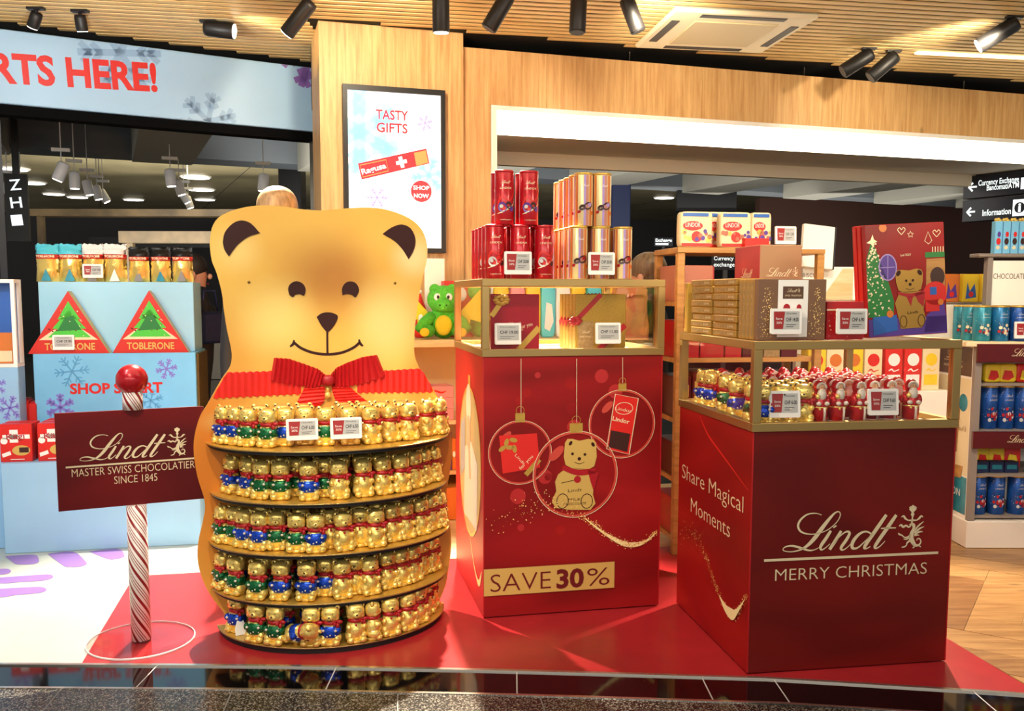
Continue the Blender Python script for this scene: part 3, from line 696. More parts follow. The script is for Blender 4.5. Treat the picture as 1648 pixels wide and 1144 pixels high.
P = Pr(); P.text('Exchange', (.02, .075), (.30, .075), .05, 0, 0, .02); P.rect(.02, .24, .02, .05, 0, 0); P.build('lettering', 'sign_white', es, fr_front())
# ---- overhead direction sign
ds = thing('direction_sign', 'dark hanging direction sign with white arrows at the upper right', 'sign', (0, 0, 0))
pA, pB = at(1548, 350, 8.6), at(1648, 338, 8.1)
da = math.atan2(pB.y-pA.y, pB.x-pA.x); ds.location = (pA.x, pA.y, 0); ds.rotation_euler = (0, 0, da)
dd = Vector((math.cos(da), math.sin(da), 0)); dn = Vector((dd.y, -dd.x, 0))
def duv(px, py):
    p_ = onplane(px, py, pA, dn); return ((p_-Vector((pA.x, pA.y, 0))).dot(dd), p_.z)
zt, zm, zb = duv(1550, 285)[1], duv(1548, 322)[1], duv(1546, 358)[1]
for a, b in ((zm+.006, zt), (zb, zm-.006)):
    mb = MB(); mb.rbox(0, 1.9, 0, .10, a, b, .004); mb.build('panel', 'sign_black', ds)
mb = MB(); mb.box(.1, .14, .03, .06, zt, 3.5); mb.build('hanger', 'darkgrey', ds); mb = MB(); mb.box(1.7, 1.74, .03, .06, zt, 3.5); mb.build('hanger', 'darkgrey', ds)
P = Pr()
def arrow(c_):
    P.ribbon([(c_[0]-.032, c_[1]), (c_[0]+.044, c_[1])], .016, 0, 1)
    P.ribbon([(c_[0]+.004, c_[1]+.038), (c_[0]-.035, c_[1]), (c_[0]+.004, c_[1]-.038)], .018, 0, 1)
arrow(duv(1565, 301)); arrow(duv(1562, 341))
ch_ = .048
def txt(s, a, b, cap): P.text(s, (duv(*a)[0], duv(*a)[1]), (duv(*b)[0], duv(*a)[1]), cap, 0, 1, .015)
txt('Currency Exchange', (1574.5, 299), (1640, 290), ch_); txt('Bancomat/ATM', (1588, 306.5), (1640, 299), ch_); txt('Information', (1581, 347.5), (1627, 343), ch_*1.1)
c_ = duv(1641, 334); P.rect(c_[0]-.062, c_[0]+.062, c_[1]-.072, c_[1]+.072, 0, 1)
P.build('lettering', 'sign_white', ds, fr_front())
P = Pr(); P.disc(c_, .048, 0, 2, 20); P.build('symbol', 'sign_black', ds, fr_front())
P = Pr(); P.text('i', (c_[0]-.012, c_[1]-.035), (c_[0]+.012, c_[1]-.035), .072, 0, 3, .03); P.rect(c_[0]+.0, c_[0]+.15, duv(1645, 295)[1]-.05, duv(1645, 295)[1]+.05, 0, 1); P.build('symbol_letter', 'sign_white', ds, fr_front())

# ---- wall screen
scn = thing('wall_screen', 'tall black-framed advertising screen on the wooden column', 'screen', (FP[0], FP[1], 0), FA)
scn.location = Vector(FP)+Vector(fn)*.037
mb = MB(); a0, a1, z0, z1 = -.805, -.135, 1.676, 2.737
for bx in ((a0, a1, z1-.035, z1), (a0, a1, z0, z0+.03), (a0, a0+.03, z0+.03, z1-.035), (a1-.03, a1, z0+.03, z1-.035)): mb.box(bx[0], bx[1], -.05, 0, bx[2], bx[3])
mb.build('frame', 'black', scn)
mb = MB(); mb.box(a0+.03, a1-.03, -.040, -.002, z0+.03, z1-.035); mb.build('display', 'screen_face', scn)
spn = Vector(FP)+Vector(fn)*.077
def cuv(px, py):
    p_ = onplane(px, py, spn, fn); return ((p_-spn).dot(ft), p_.z)
fs = fr_front(-.040)
def clampscreen(P): return P.clip(a0+.031, a1-.031, z0+.031, z1-.036)
P = Pr(); P.snow(cuv(578, 212), .27, .075, 0, 0, .52); P.snow(cuv(690, 282), .12, .022, 0, 0, .2); clampscreen(P).build('snowflake_print', 'screen_cyan', scn, fs)
P = Pr(); P.snow(cuv(684, 198), .052, .007, 0, 1, .3); P.snow(cuv(607, 318), .072, .007, 0, 1, .0); clampscreen(P).build('snowflake_print', 'screen_violet', scn, fs)
P = Pr(); a, b = cuv(605, 191), cuv(657, 193); P.text('TASTY', a, (b[0], a[1]), .058, 0, 2, .02); a, b = cuv(606, 212), cuv(656, 214); P.text('GIFTS', a, (b[0], a[1]), .058, 0, 2, .02)
P.poly([cuv(576, 263), cuv(686, 239), cuv(691, 263), cuv(582, 289)], 0, 2); P.disc(cuv(678, 308), .07, 0, 2, 28); clampscreen(P).build('advert_print', 'screen_red', scn, fs)
P = Pr(); c_ = cuv(646, 261)
rr = math.atan2(cuv(686, 239)[1]-cuv(576, 263)[1], cuv(686, 239)[0]-cuv(576, 263)[0]); e1 = (math.cos(rr), math.sin(rr)); e2 = (-e1[1], e1[0])
for A_ in (e1, e2): P.ribbon([(c_[0]-A_[0]*.036, c_[1]-A_[1]*.036), (c_[0]+A_[0]*.036, c_[1]+A_[1]*.036)], .024, 0, 3)
P.text('Ragusa', cuv(583, 281), cuv(622, 270), .034, 0, 3, .02); a, b = cuv(665, 305), cuv(691, 306); P.text('SHOP', a, (b[0], a[1]), .026, 0, 3, .02); a, b = cuv(666, 318), cuv(690, 319); P.text('NOW', a, (b[0], a[1]), .026, 0, 3, .02)
P.build('advert_lettering', 'screen_white', scn, fs)
P = Pr(); P.poly([cuv(666, 246), cuv(685, 242), cuv(689, 262), cuv(670, 267)], 0, 3); P.ribbon([cuv(579, 266), cuv(621, 257), cuv(625, 275), cuv(584, 285), cuv(579, 266)], .006, 0, 3); P.build('advert_picture', 'screen_tan', scn, fs)

# ---- ceiling fixtures
def track_spot(px, py, L, r, tiltx, tilty, lit, label, Zc=None):
    p_ = fl(px, py, CZ-.03); rt = thing('track_spotlight', label, 'spotlight', (p_.x, p_.y, CZ-.0), 0, 'black cylinder spotlights on the slatted ceiling')
    T = Matrix.Translation((0, 0, -.05)) @ Matrix.Rotation(tiltx, 4, 'X') @ Matrix.Rotation(tilty, 4, 'Y')
    mb = MB(); mb.lathe([(r*.9, .02), (r, .0), (r, -L), (r*.94, -L-.004)], 24, T=T); mb.build('housing', 'lamp_black', rt)
    mb = MB(); mb.lathe([(r*.86, -L-.007), (r*.86, -L-.0045)], 24, T=T); mb.build('lens', 'lamp_face' if lit else 'darkgrey', rt)
    mb = MB(); mb.tube([(0, 0, 0), (0, 0, -.06)], .012, 8); mb.box(-.05, .05, -.02, .02, -.015, 0); mb.build('bracket', 'lamp_black', rt)
track_spot(497, 2, .21, .045, .35, .75, True, 'lit black cylinder spotlight tilted left above the column edge')
track_spot(709, -30, .24, .047, .10, 0, True, 'lit black cylinder spotlight pointing straight down in front of the wooden column')
track_spot(815, -8, .19, .047, .0, .55, False, 'unlit black spotlight tilted left, right of the brightly lit one')
track_spot(932, -12, .20, .047, -.1, .05, False, 'unlit black spotlight hanging straight down at ceiling centre')
track_spot(1010, -2, .17, .045, .0, -.38, False, 'unlit black spotlight tilted right, beside the air conditioner')
track_spot(1398, 84, .20, .05, .1, 1.0, False, 'left one of the twin unlit black spotlights at upper right')
track_spot(1438, 88, .20, .05, .1, .85, False, 'right one of the twin unlit black spotlights at upper right')
track_spot(1632, 34, .22, .05, .5, .95, True, 'lit black cylinder spotlight tilted left near the upper right corner')
track_spot(335, 40, .16, .05, .0, -1.45, True, 'short black spotlight lying level, throwing light to the right above the header sign')
track_spot(58, 20, .07, .035, .3, .5, True, 'small black downlight nearest the upper left corner')
track_spot(129, 24, .07, .035, .3, 0, True, 'small black downlight second from the upper left corner')
spot('level_spot_beam', fl(362, 46, CZ-.09), fl(560, 52, CZ+.02), 12, 60, .6, .03, (1, .82, .5))
# LED line
a, b = fl(1475, 84, CZ-.002), fl(1660, 93, CZ-.002)
mb = MB(); L = (b-a).length; mb.box(0, L+1.2, -.022, .022, -.012, 0); o = mb.build('led_strip', 'led_warm', None, (a.x, a.y, CZ), (0, 0, math.atan2(b.y-a.y, b.x-a.x))); tag(o, 'glowing warm LED strip set in the slatted ceiling at right', 'light strip')
# air conditioner cassette
ca, cb = fl(1035, 78, CZ-.03), fl(1086, 17, CZ-.03)
ac = thing('air_conditioner', 'white square ceiling cassette air conditioner among the slats', 'air conditioner', (cb.x, cb.y, CZ-.03), .155)
D_ = (ca-cb).length; Wd = .93
mb = MB(); mb.rbox(0, Wd, 0, D_, 0, .035, .02); mb.build('panel', 'ac_white', ac)
mb = MB(); mb.rbox(.19, Wd-.19, .17, D_-.17, -.008, .0, .004); mb.build('grille', 'ac_grille', ac)
for bx in ((.19, Wd-.19, .045, .10), (.19, Wd-.19, D_-.10, D_-.045), (.045, .10, .19, D_-.19), (Wd-.10, Wd-.045, .19, D_-.19)):
    mb = MB(); mb.rbox(bx[0], bx[1], bx[2], bx[3], -.004, .0, .002); mb.build('vent_slot', 'darkgrey', ac)
# ================================================================== BEAR DISPLAY
BC = Vector((-.774, 3.852, 0)); BA = .299
bt = Vector((math.cos(BA), math.sin(BA), 0)); bn = Vector((math.sin(BA), -math.cos(BA), 0))
BV = .032                                             # printed face of the board, in front of the stand's axis
bp0 = BC+bn*BV
def buv(px, py):
    p_ = onplane(px, py, bp0, bn); return ((p_-BC).dot(bt), p_.z)
bd = thing('bear_display_stand', 'giant golden bear-shaped display stand with red bow and five shelves', 'display stand', BC, BA)
fb = fr_front(-BV)
out_px = [(337.5, 393.5), (340.7, 367.6), (352, 349.8), (374.7, 338.5), (403.8, 331.8), (432.9, 330.6), (462, 333), (487.8, 336.9), (520, 338.5), (555.7, 335.3), (594.5, 333.8), (626.9, 338.5), (659.2, 351.4), (678.6, 369.2), (687.3, 393.5), (686.7, 419.3), (680.2, 445.2), (675.3, 471), (671.5, 497), (668.2, 522.8), (666.6, 548.6), (667.3, 571.3), (675.3, 592.3), (691.5, 616.5), (705, 640), (719, 669), (726, 701), (727.5, 728), (724, 760), (719, 787), (719, 805), (725, 850), (726, 882), (721, 921), (714, 950), (690, 992)]
out_l = [(372, 1005), (359, 984), (343.4, 964.4), (327.7, 936.8), (318.7, 905.4), (318.7, 874), (325.7, 842.4), (330, 818.8), (327.7, 799), (317.9, 767.7), (312, 732), (313, 701), (321.8, 670), (331, 655), (340.7, 638), (355.3, 612), (369.8, 590.7), (373, 574.5), (371.4, 558.4), (365, 529), (360, 497), (356.9, 471), (348.8, 440), (340.7, 419)]
outl = [buv(*p_) for p_ in out_px]+[(.30, .004), (-.30, .004)]+[buv(*p_) for p_ in out_l]
sm = crom(outl+[outl[0]], 3)[:-1]
mb = MB(); mb.prism(sm, 0, -.016, fb, 0, False, 1); mb.build('bear_board', ['bear_gold', 'gold_card'], bd)
c6 = lambda x, y: buv(310+x/3.093, 290+y/3.093)
def raised(name, pts, m, h=.0035, smooth=True, parent=None):
    q = [c6(*p_) for p_ in pts]
    if smooth: q = crom(q+[q[0]], 3)[:-1]
    mb = MB(); mb.prism(q, .0005, h, fb); return mb.build(name, m, parent or bd)
raised('ear', [(150, 310), (160, 260), (200, 215), (245, 200), (290, 215), (330, 258), (332, 264), (280, 280), (230, 316), (200, 352), (182, 378), (178, 376), (158, 345)], 'brown_print')
raised('ear', [(948, 265), (990, 235), (1040, 220), (1085, 240), (1108, 290), (1103, 340), (1078, 388), (1073, 390), (1045, 345), (1005, 303), (950, 270)], 'brown_print')
raised('eye', [(482, 572), (475, 542), (486, 516), (517, 502), (550, 516), (562, 545), (554, 575), (535, 567), (512, 570), (500, 582)], 'brown_print')
raised('eye', [(746, 572), (743, 542), (757, 514), (785, 503), (814, 514), (828, 545), (818, 572), (808, 582), (790, 570), (765, 566)], 'brown_print')
raised('nose', [(617, 680), (640, 663), (672, 657), (705, 663), (723, 680), (705, 722), (676, 754), (666, 754), (640, 722)], 'brown_print')
P = Pr(); w_ = .011
P.ribbon([c6(670, 752), c6(671, 862)], w_*.8, 0, 2)
P.stroke([(*c6(x, y), w_) for x, y in ((505, 808), (540, 835), (600, 858), (671, 866), (740, 858), (800, 833), (832, 806))], 0, 2, 6)
P.stroke([(*c6(485, 828), w_*.7), (*c6(500, 815), w_), (*c6(505, 795), w_*.6)], 0, 2); P.stroke([(*c6(848, 825), w_*.7), (*c6(834, 812), w_), (*c6(828, 792), w_*.6)], 0, 2)
P.build('mouth', 'brown_print', bd, fb)
for x, y in ((280, 507), (1007, 512)):
    mb = MB(); u, w = c6(x, y); mb.ell((u, -BV-.001, w), (.006, .004, .006), 10, 6); mb.build('rivet', 'brass_dark', bd)
def pleat(name, top, bot, n, m, h0=.002, amp=.008, wav=.004, parent=None):
    """pleated strip between two polylines (u, w)"""
    def lerp(pts, t):
        k = t*(len(pts)-1); i = min(int(k), len(pts)-2); f = k-i
        return tuple(pts[i][a]+(pts[i+1][a]-pts[i][a])*f for a in (0, 1))
    mb = MB(); vs = []; fs = []
    N = 2*n
    for i in range(N+1):
        a, b = lerp(top, i/N), lerp(bot, i/N); h = h0+(amp if i % 2 else 0); e = wav if i % 2 else -wav
        L = math.hypot(a[0]-b[0], a[1]-b[1]) or 1; d = ((a[0]-b[0])/L*e, (a[1]-b[1])/L*e)
        vs += [fb(a[0]+d[0], a[1]+d[1], h), fb(b[0]-d[0], b[1]-d[1], h), fb(a[0], a[1], .0003), fb(b[0], b[1], .0003)]
    for i in range(N):
        k = 4*i; fs += [(k, k+1, k+5, k+4), (k, k+4, k+6, k+2), (k+1, k+3, k+7, k+5)]
    fs += [(0, 2, 3, 1), (4*N, 4*N+1, 4*N+3, 4*N+2)]
    mb.add(vs, fs); return mb.build(name, m, parent or bd)
xs_ = [104+i*436/13 for i in range(14)]
pleat('neck_ribbon', [c6(x, 958-(x-168)*.03 if x > 168 else 1078-(x-104)*1.9) for x in xs_], [c6(x, 1084-(x-104)*.05) for x in xs_], 13, 'ribbon_print', amp=.006)
xs_ = [820+i*376/12 for i in range(13)]
pleat('neck_ribbon', [c6(x, 957-(x-820)*.06 if x < 1140 else 938+(x-1140)*1.9) for x in xs_], [c6(x, 1056-(x-820)*.008) for x in xs_], 12, 'ribbon_print', amp=.006)
cb_ = lambda x, y: buv(430+x/7.848, 570+y/7.848)
bow = pleat('bow', [cb_(*p_) for p_ in ((85, 45), (270, 55), (460, 120), (640, 185), (740, 265))], [cb_(*p_) for p_ in ((40, 320), (250, 368), (440, 400), (560, 420), (740, 375))], 13, 'bow_red', .010, .012, .003)
pleat('bow', [cb_(*p_) for p_ in ((790, 270), (870, 170), (1010, 105), (1200, 35), (1385, 8))], [cb_(*p_) for p_ in ((790, 375), (850, 402), (1020, 408), (1200, 362), (1490, 270))], 13, 'bow_red', .010, .012, .003)
pleat('bow_tail', [cb_(*p_) for p_ in ((470, 420), (420, 520), (345, 660), (365, 700))], [cb_(*p_) for p_ in ((725, 400), (725, 500), (715, 600), (660, 650))], 7, 'ribbon_print', .006, .006, .001)
pleat('bow_tail', [cb_(*p_) for p_ in ((810, 400), (830, 500), (860, 580), (885, 645))], [cb_(*p_) for p_ in ((1045, 410), (1120, 480), (1220, 560), (1282, 605))], 7, 'ribbon_print', .006, .006, .001)
u, w = cb_(765, 325); mb = MB(); mb.ell((u, -BV-.022, w), (.026, .018, .024), 14, 9, p=.8); mb.build('bow_knot', 'ribbon_red', bd)
u, w = cb_(762, 512); mb = MB(); mb.ell((u, -BV-.018, w), (.014, .010, .015), 14, 9); mb.ell((u, -BV-.018, w+.024), (.008, .007, .012), 10, 7); mb.build('bell', 'gold_foil', bd)
# shelves
SH = [(.504, .798), (.495, .593), (.507, .391), (.498, .198), (.480, .030)]; SB = [.391, .391, .391, .395, .415]
for k, ((a, z), b) in enumerate(zip(SH, SB)):
    pts = [(a*math.cos(t), b*math.sin(t)) for t in [PI*i/40 for i in range(41)]]
    F = lambda u, v, h: (u, -v, h)
    y0 = BV+.0005
    outer = [(u, max(v, y0)) for u, v in pts]
    mb = MB(); mb.prism(outer, z-.004, z, F, 0, False, 1)
    sh = mb.build('shelf', ['gold_card', 'gold_card'], bd)
    mb = MB(); ins = [(u*.985, max(v*.985, y0)) for u, v in pts]
    mb.prism(ins, z-.016 if k < 4 else .0045, z-.0045, F); mb.build('shelf_core', 'matte_black', sh)
    lip = []
    mb = MB(); mb.tube([(u*1.001, -v*1.001, z-.001) for u, v in pts if v > y0], .0028, 5); mb.build('shelf_edge', 'brass', sh)

# ---- chocolate bears (built once per kind)
def make_choc(kind):
    gold = kind == 'gold'
    mb = MB()
    mb.lathe([(.030, 0), (.033, .004), (.036, .012)], 18)
    mb.ell((0, 0, .048), (.039, .033, .048), 18, 12, p=.9)
    for s in (-1, 1):
        mb.ell((s*.024, -.026, .014), (.016, .015, .013), 12, 8); mb.ell((s*.027, -.006, .028), (.017, .028, .020), 12, 8)
        if gold: mb.ell((s*.030, -.020, .066), (.011, .016, .012), 12, 8)
    if gold: mb.ell((0, -.022, .050), (.022, .014, .026), 14, 9)
    b = mb.build('chocolate_bear', 'gold_foil')
    mb = MB(); mb.ell((0, 0, .122), (.036, .030, .031), 18, 12, p=.72)
    mb.ell((0, -.022, .112), (.018, .014, .014), 14, 9)
    for s in (-1, 1): mb.ell((s*.0265, .0, .147), (.0115, .008, .0115), 12, 8); mb.ell((s*.022, -.010, .108), (.014, .014, .012), 10, 7)
    mb.build('head', 'gold_foil', b)
    P = Pr(); F = lambda u, w, h: (u, -.0315-h+abs(u)*.28, w)
    for s in (-1, 1): P.disc((s*.013, .126), .0032, 0, 0, 10)
    mb = MB()
    for s in (-1, 1): mb.ell((s*.0125, -.0265, .1285), (.003, .0035, .0032), 8, 6)
    for s in (-1, 1): mb.ell((s*.0265, -.0065, .1475), (.005, .0022, .005), 8, 6)
    mb.ell((0, -.0355, .1165), (.0045, .003, .0033), 8, 6); mb.tube([(-.009, -.033, .106), (0, -.0362, .1035), (.009, -.033, .106)], .001, 5)
    mb.build('face', 'choc_dark', b)
    mb = MB(); mb.lathe([(.026, .083), (.031, .086), (.031, .095), (.026, .098)], 18, cap=False)
    mb.ell((.020, -.027, .088), (.006, .006, .006), 10, 7)
    mb.ell((.036, -.014, .093), (.014, .008, .008), 10, 7); mb.ell((.030, -.022, .080), (.008, .006, .011), 8, 6)
    mb.build('ribbon', 'ribbon_red', b)
    if gold:
        mb = MB(); mb.ell((-.004, -.036, .078), (.0045, .004, .005), 8, 6); mb.build('heart', 'ribbon_red', b)
    else:
        mb = MB(); mb.ell((0, -.001, .052), (.0405, .0345, .036), 18, 12, p=.88)
        for s in (-1, 1): mb.ell((s*.032, -.018, .062), (.012, .017, .014), 12, 8)
        sw = mb.build('sweater', 'foil_'+kind, b)
        mb = MB(); rn = random.Random(4)
        for s in (-1, 1): mb.ell((s*.024, -.034, .064), (.006, .005, .005), 8, 6)
        for i in range(9):
            a = -PI/2+rn.uniform(-1.1, 1.1); z = rn.uniform(.034, .078); q = math.sqrt(max(.05, 1-((z-.052)/.037)**2))
            mb.ell((.041*q*math.cos(a), .0355*q*math.sin(a), z), (.0034, .003, .0034), 6, 4)
        mb.build('trim', 'santa_white', sw)
    return b
CB = {k: make_choc(k) for k in ('gold', 'blue', 'green')}
CBused = set()
KD = {'gold': 'all-gold foil chocolate bear', 'blue': 'gold foil chocolate bear in blue sweater', 'green': 'gold foil chocolate bear in green sweater'}
def place_choc(kind, loc, rz, label, group, rx=0.0, ry=0.0, s=1.0):
    src = CB[kind]
    if kind not in CBused: CBused.add(kind); o = src
    else: o = copy_tree(src)
    o.location = loc; o.rotation_euler = (rx, ry, rz); o.scale = (s, s, s)
    return tag(o, label, 'chocolate bear', group)
ORD = ['first', 'second', 'third', 'fourth', 'fifth', 'sixth', 'seventh', 'eighth', 'ninth', 'tenth', 'eleventh', 'twelfth', 'thirteenth', 'fourteenth', 'fifteenth', 'sixteenth']
SHN = ['top shelf', 'second shelf', 'middle shelf', 'fourth shelf', 'bottom shelf']
FRONT = [
 [('blue', 348.7, 713), ('blue', 366.7, 717), ('green', 392.8, 719.4), ('green', 426.8, 721.4), ('blue', 456, 719), ('blue', 490, 717), ('green', 525.6, 718), ('gold', 565, 717), ('gold', 601.4, 715.4), ('gold', 634.8, 711.4), ('gold', 665.5, 708.8), ('gold', 697, 701.4), ('gold', 712, 694)],
 [('blue', 362, 792.8), ('green', 376, 788), ('blue', 392, 800), ('green', 416.8, 804.8), ('green', 448.2, 806), ('green', 473, 800), ('blue', 496.2, 807), ('green', 521.6, 801), ('gold', 547.4, 804.5), ('gold', 588, 801), ('gold', 620.8, 797), ('gold', 651.5, 792.8), ('gold', 674.2, 786), ('gold', 692.2, 779), ('gold', 707, 772)],
 [('green', 347.4, 859), ('green', 366, 878), ('blue', 386.8, 883), ('blue', 413.5, 887.4), ('green', 441.5, 887), ('green', 476.2, 890.8), ('blue', 508.3, 891.4), ('gold', 532.3, 884), ('gold', 554, 888.5), ('gold', 582.7, 880.8), ('gold', 606.8, 882), ('gold', 636, 873), ('gold', 657.5, 868.8), ('gold', 684.9, 861), ('gold', 703.6, 853), ('gold', 716, 846)],
 [('green', 343.6, 938), ('blue', 354, 948), ('green', 372, 959), ('green', 409.7, 967.3), ('blue', 449, 968), ('blue', 493, 969), ('blue', 524.6, 961), ('gold', 551.5, 965.5), ('gold', 572.4, 958), ('gold', 597, 959), ('gold', 628.4, 949), ('gold', 651, 943.9), ('gold', 672, 937), ('gold', 688.7, 925), ('gold', 705.3, 918.6)],
 [('blue', 372, 1019), ('green', 401.8, 1037), ('green', 433.3, 1044), ('blue', 455, 1024), ('green', 497, 1048), ('blue', 533, 1046), ('gold', 578.6, 1041), ('gold', 609.2, 1034.8), ('gold', 637, 1026), ('gold', 663.4, 1015.6), ('gold', 681.7, 1003.4), ('gold', 694.8, 990), ('gold', 703.6, 979)],
]
def outl_rot(u, v, a, b):
    nx, ny = u/a**2, max(v, .02)/b**2
    return math.atan2(nx, ny)                          # 0 = facing straight out of the stand
def bloc(u, v, z): p_ = BC+bt*u+bn*v; return (p_.x, p_.y, z)
rb = random.Random(11)
for k in range(5):
    a, z = SH[k]; b = SB[k]; used = []
    for i, (kind, px, py) in enumerate(FRONT[k]):
        p_ = fl(px, py, z); d = p_-BC; u, v = d.dot(bt), d.dot(bn)
        th_ = outl_rot(u, v, a, b)*.75
        u -= math.sin(th_)*.033; v -= math.cos(th_)*.033
        v = max(v, BV+.042)
        # keep the foot on the shelf and neighbours apart
        for (uu, vv) in used:
            dd_ = math.hypot(u-uu, v-vv)
            if dd_ < .066:
                q_ = .066-dd_; v = max(BV+.042, v-q_*.8) if v < vv else v; u += q_*.9 if u > uu else 0
        e = math.hypot(u/(a-.036), v/(b-.036))
        if e > 1: u, v = u/e, max(v/e, BV+.042)
        used.append((u, v))
        rz = BA+th_+rb.uniform(-.22, .22)
        lab = '%s, %s from left, front of %s' % (KD[kind], ORD[i], SHN[k])
        if k == 4 and i == 7: rz += 1.1
        place_choc(kind, bloc(u, v, z+.0005), rz, lab, 'chocolate bears on the bear stand')
    if k == 4:
        p_ = fl(468, 1036, z); d = p_-BC; u, v = d.dot(bt), d.dot(bn)-.02
        place_choc('blue', bloc(u, v, z+.036), BA+.5, 'fallen gold foil chocolate bear in blue sweater lying on the bottom shelf', 'chocolate bears on the bear stand', rx=1.25, ry=.4)
        used += [(u, v), (u+.02, v-.09)]
        mb = MB(); mb.prism([(-.022, 0), (.022, 0), (.022, .03), (.012, .058), (-.012, .058), (-.022, .03)], 0, .003, lambda u, w, h: (u, -h, w)); p2 = fl(388, 1022, z)
        o = mb.build('loose_label', 'white', None, (p2.x, p2.y, z+.001), (-.25, 0, .5)); tag(o, 'small loose white label leaning among the bears at left of the bottom shelf', 'label')
    n_back = 0
    for vi, v in enumerate((.255, .170, .085)):
        u = -(a-.055); n_row = 0
        while u < a-.05:
            uu = u+rb.uniform(-.006, .006)
            if math.hypot(uu/(a-.05), v/(b-.05)) < 1 and all(math.hypot(uu-x, v-y) > .074 for x, y in used):
                kind = ('gold' if uu > .02 else rb.choice(['blue', 'green']))
                place_choc(kind, bloc(uu, v, z+.0005), BA+rb.uniform(-.3, .3), '%s, %s, %s from left, %s' % (KD[kind], ['second row', 'third row', 'back row'][vi], ORD[n_row], SHN[k]), 'chocolate bears on the bear stand')
                used.append((uu, v)); n_row += 1
            u += .078 if k != 0 else .082

# ================================================================== PRICE TAGS
def price_tag(center, yaw, price, label, promo=True, w=.118, h=.092, tilt=.16, foot=0.0, zbase=None):
    """electronic shelf label; origin at its lower edge"""
    r = thing('price_tag', label, 'price tag', (center[0], center[1], (zbase if zbase is not None else center[2]-h/2)), yaw, 'electronic price tags')
    fb_ = (center[2]-h/2-zbase) if zbase is not None else 0.0
    F = fr_tilt(0, fb_, tilt)
    mb = MB()
    pts = [(-w/2+.004, 0), (w/2-.004, 0), (w/2, .004), (w/2, h-.004), (w/2-.004, h), (-w/2+.004, h), (-w/2, h-.004), (-w/2, .004)]
    mb.prism(pts, -.010, 0, F); mb.build('housing', 'white', r)
    i = .010
    P = Pr(); P.rect(-w/2+i, w/2-i, .018, h-i, 0, 0); P.build('display', 'eink', r, F)
    P = Pr(); x0 = -w/2+i
    if promo:
        P.poly([(x0+.002, .019), (x0+w*.30, .019), (x0+w*.36, h-i-.001), (x0, h-i-.001)], 0, 1); P.build('promo_panel', 'ticket_red', r, F)
        P = Pr(); P.text('Save', (x0+.008, h*.56), (x0+w*.28, h*.56), .008, 0, 2); P.text('30%', (x0+.010, h*.40), (x0+w*.27, h*.40), .008, 0, 2); P.build('promo_lettering', 'white', r, F)
        x1 = x0+w*.40
    else: x1 = x0+.012
    P = Pr(); xr = w/2-i-.004
    P.text('Chocolate', (x1, h*.78), (x1+(xr-x1)*.85, h*.78), .006, 0, 1); P.text('CHF '+price, (x1, h*.50), (xr, h*.50), .013, 0, 1, .02)
    P.rect(x1, x1+(xr-x1)*.8, h*.36, h*.38, 0, 1); P.rect(x1, x1+(xr-x1)*.6, h*.28, h*.30, 0, 1); P.build('price_lettering', 'darkgrey', r, F)
    if zbase is not None and fb_ > .002:
        mb = MB(); mb.rbox(-w*.40, w*.40, -.004, .03, 0, fb_+.002, .002); mb.build('foot', 'acrylic', r)
    else:
        mb = MB(); mb.rbox(-w*.40, w*.40, .010, .040, 0, .004, .001); mb.build('foot', 'acrylic', r)
    return r
for px, py, pr_, l_ in ((487.5, 691, '6.00', 'left of the two white price tags on the top shelf of the bear stand'), (558.5, 689, '6.50', 'right of the two white price tags on the top shelf of the bear stand')):
    p_ = fl(px, 722, .798); d = p_-BC; v = d.dot(bn)-.012; u = d.dot(bt)
    e_ = math.hypot(u/.485, v/.375)
    if e_ > 1: u, v = u/e_, v/e_
    q_ = BC+bt*u+bn*(v+.0); zc = at(px, py, q_.y).z
    price_tag((q_.x, q_.y, zc), BA+.0, pr_, l_, zbase=.7985, w=.122, h=.084, tilt=.12)

# ================================================================== PLINTHS
def plinth(name, label, loc, yaw, w, d, h1, h2, mfront, mside):
    r = thing(name, label, 'display plinth', loc, yaw)
    mb = MB(); F = lambda u, w_, h: (u, w_, h)
    mb.box(0, w, 0, d, 0.005, h1)
    mb.m = [0, 0, 0, 0, 1, 1]
    body = mb.build('body', [mfront, mside], r)
    g = .0012
    for nm, bx in (('edge', (-g, .0035, -g, .0035)), ('edge', (w-.0035, w+g, -g, .0035))):
        m2 = MB(); m2.box(bx[0], bx[1], bx[2], bx[3], .006, h1-.001); m2.build(nm, 'red_box', body)
    e = .032; cs = thing_part = bpy.data.objects.new('glass_case', None); COL.objects.link(cs); cs.parent = r
    mb = MB(); mb.box(e*.3, w-e*.3, e*.3, d-e*.3, h1, h1+.012); mb.build('case_floor', 'case_floor', cs)
    o_ = .006
    for x in (-o_, w-e+o_):
        for y in (-o_, d-e+o_):
            mb = MB(); mb.rbox(x, x+e, y, y+e, h1+e, h2-e, .002); mb.build('post', 'brass', cs)
    for z in (h1, h2-e):
        for y in (-o_, d-e+o_):
            mb = MB(); mb.rbox(-o_, w+o_, y, y+e, z, z+e, .002); mb.build('rail', 'brass', cs)
        for x in (-o_, w-e+o_):
            mb = MB(); mb.rbox(x, x+e, e-o_, d-e+o_, z, z+e, .002); mb.build('rail', 'brass', cs)
    for bx in ((e-o_, w-e+o_, .008, .012), (e-o_, w-e+o_, d-.012, d-.008)):
        mb = MB(); mb.box(bx[0], bx[1], bx[2], bx[3], h1+e, h2-e); mb.build('pane', 'glass', cs)
    for x0 in (.008, w-.012):
        mb = MB(); mb.box(x0, x0+.004, e, d-e, h1+e, h2-e); mb.build('pane', 'glass', cs)
    mb = MB(); mb.box(e-o_, w-e+o_, e-o_, d-e+o_, h2-.012, h2-.002); mb.build('pane', 'glass', cs)
    return r
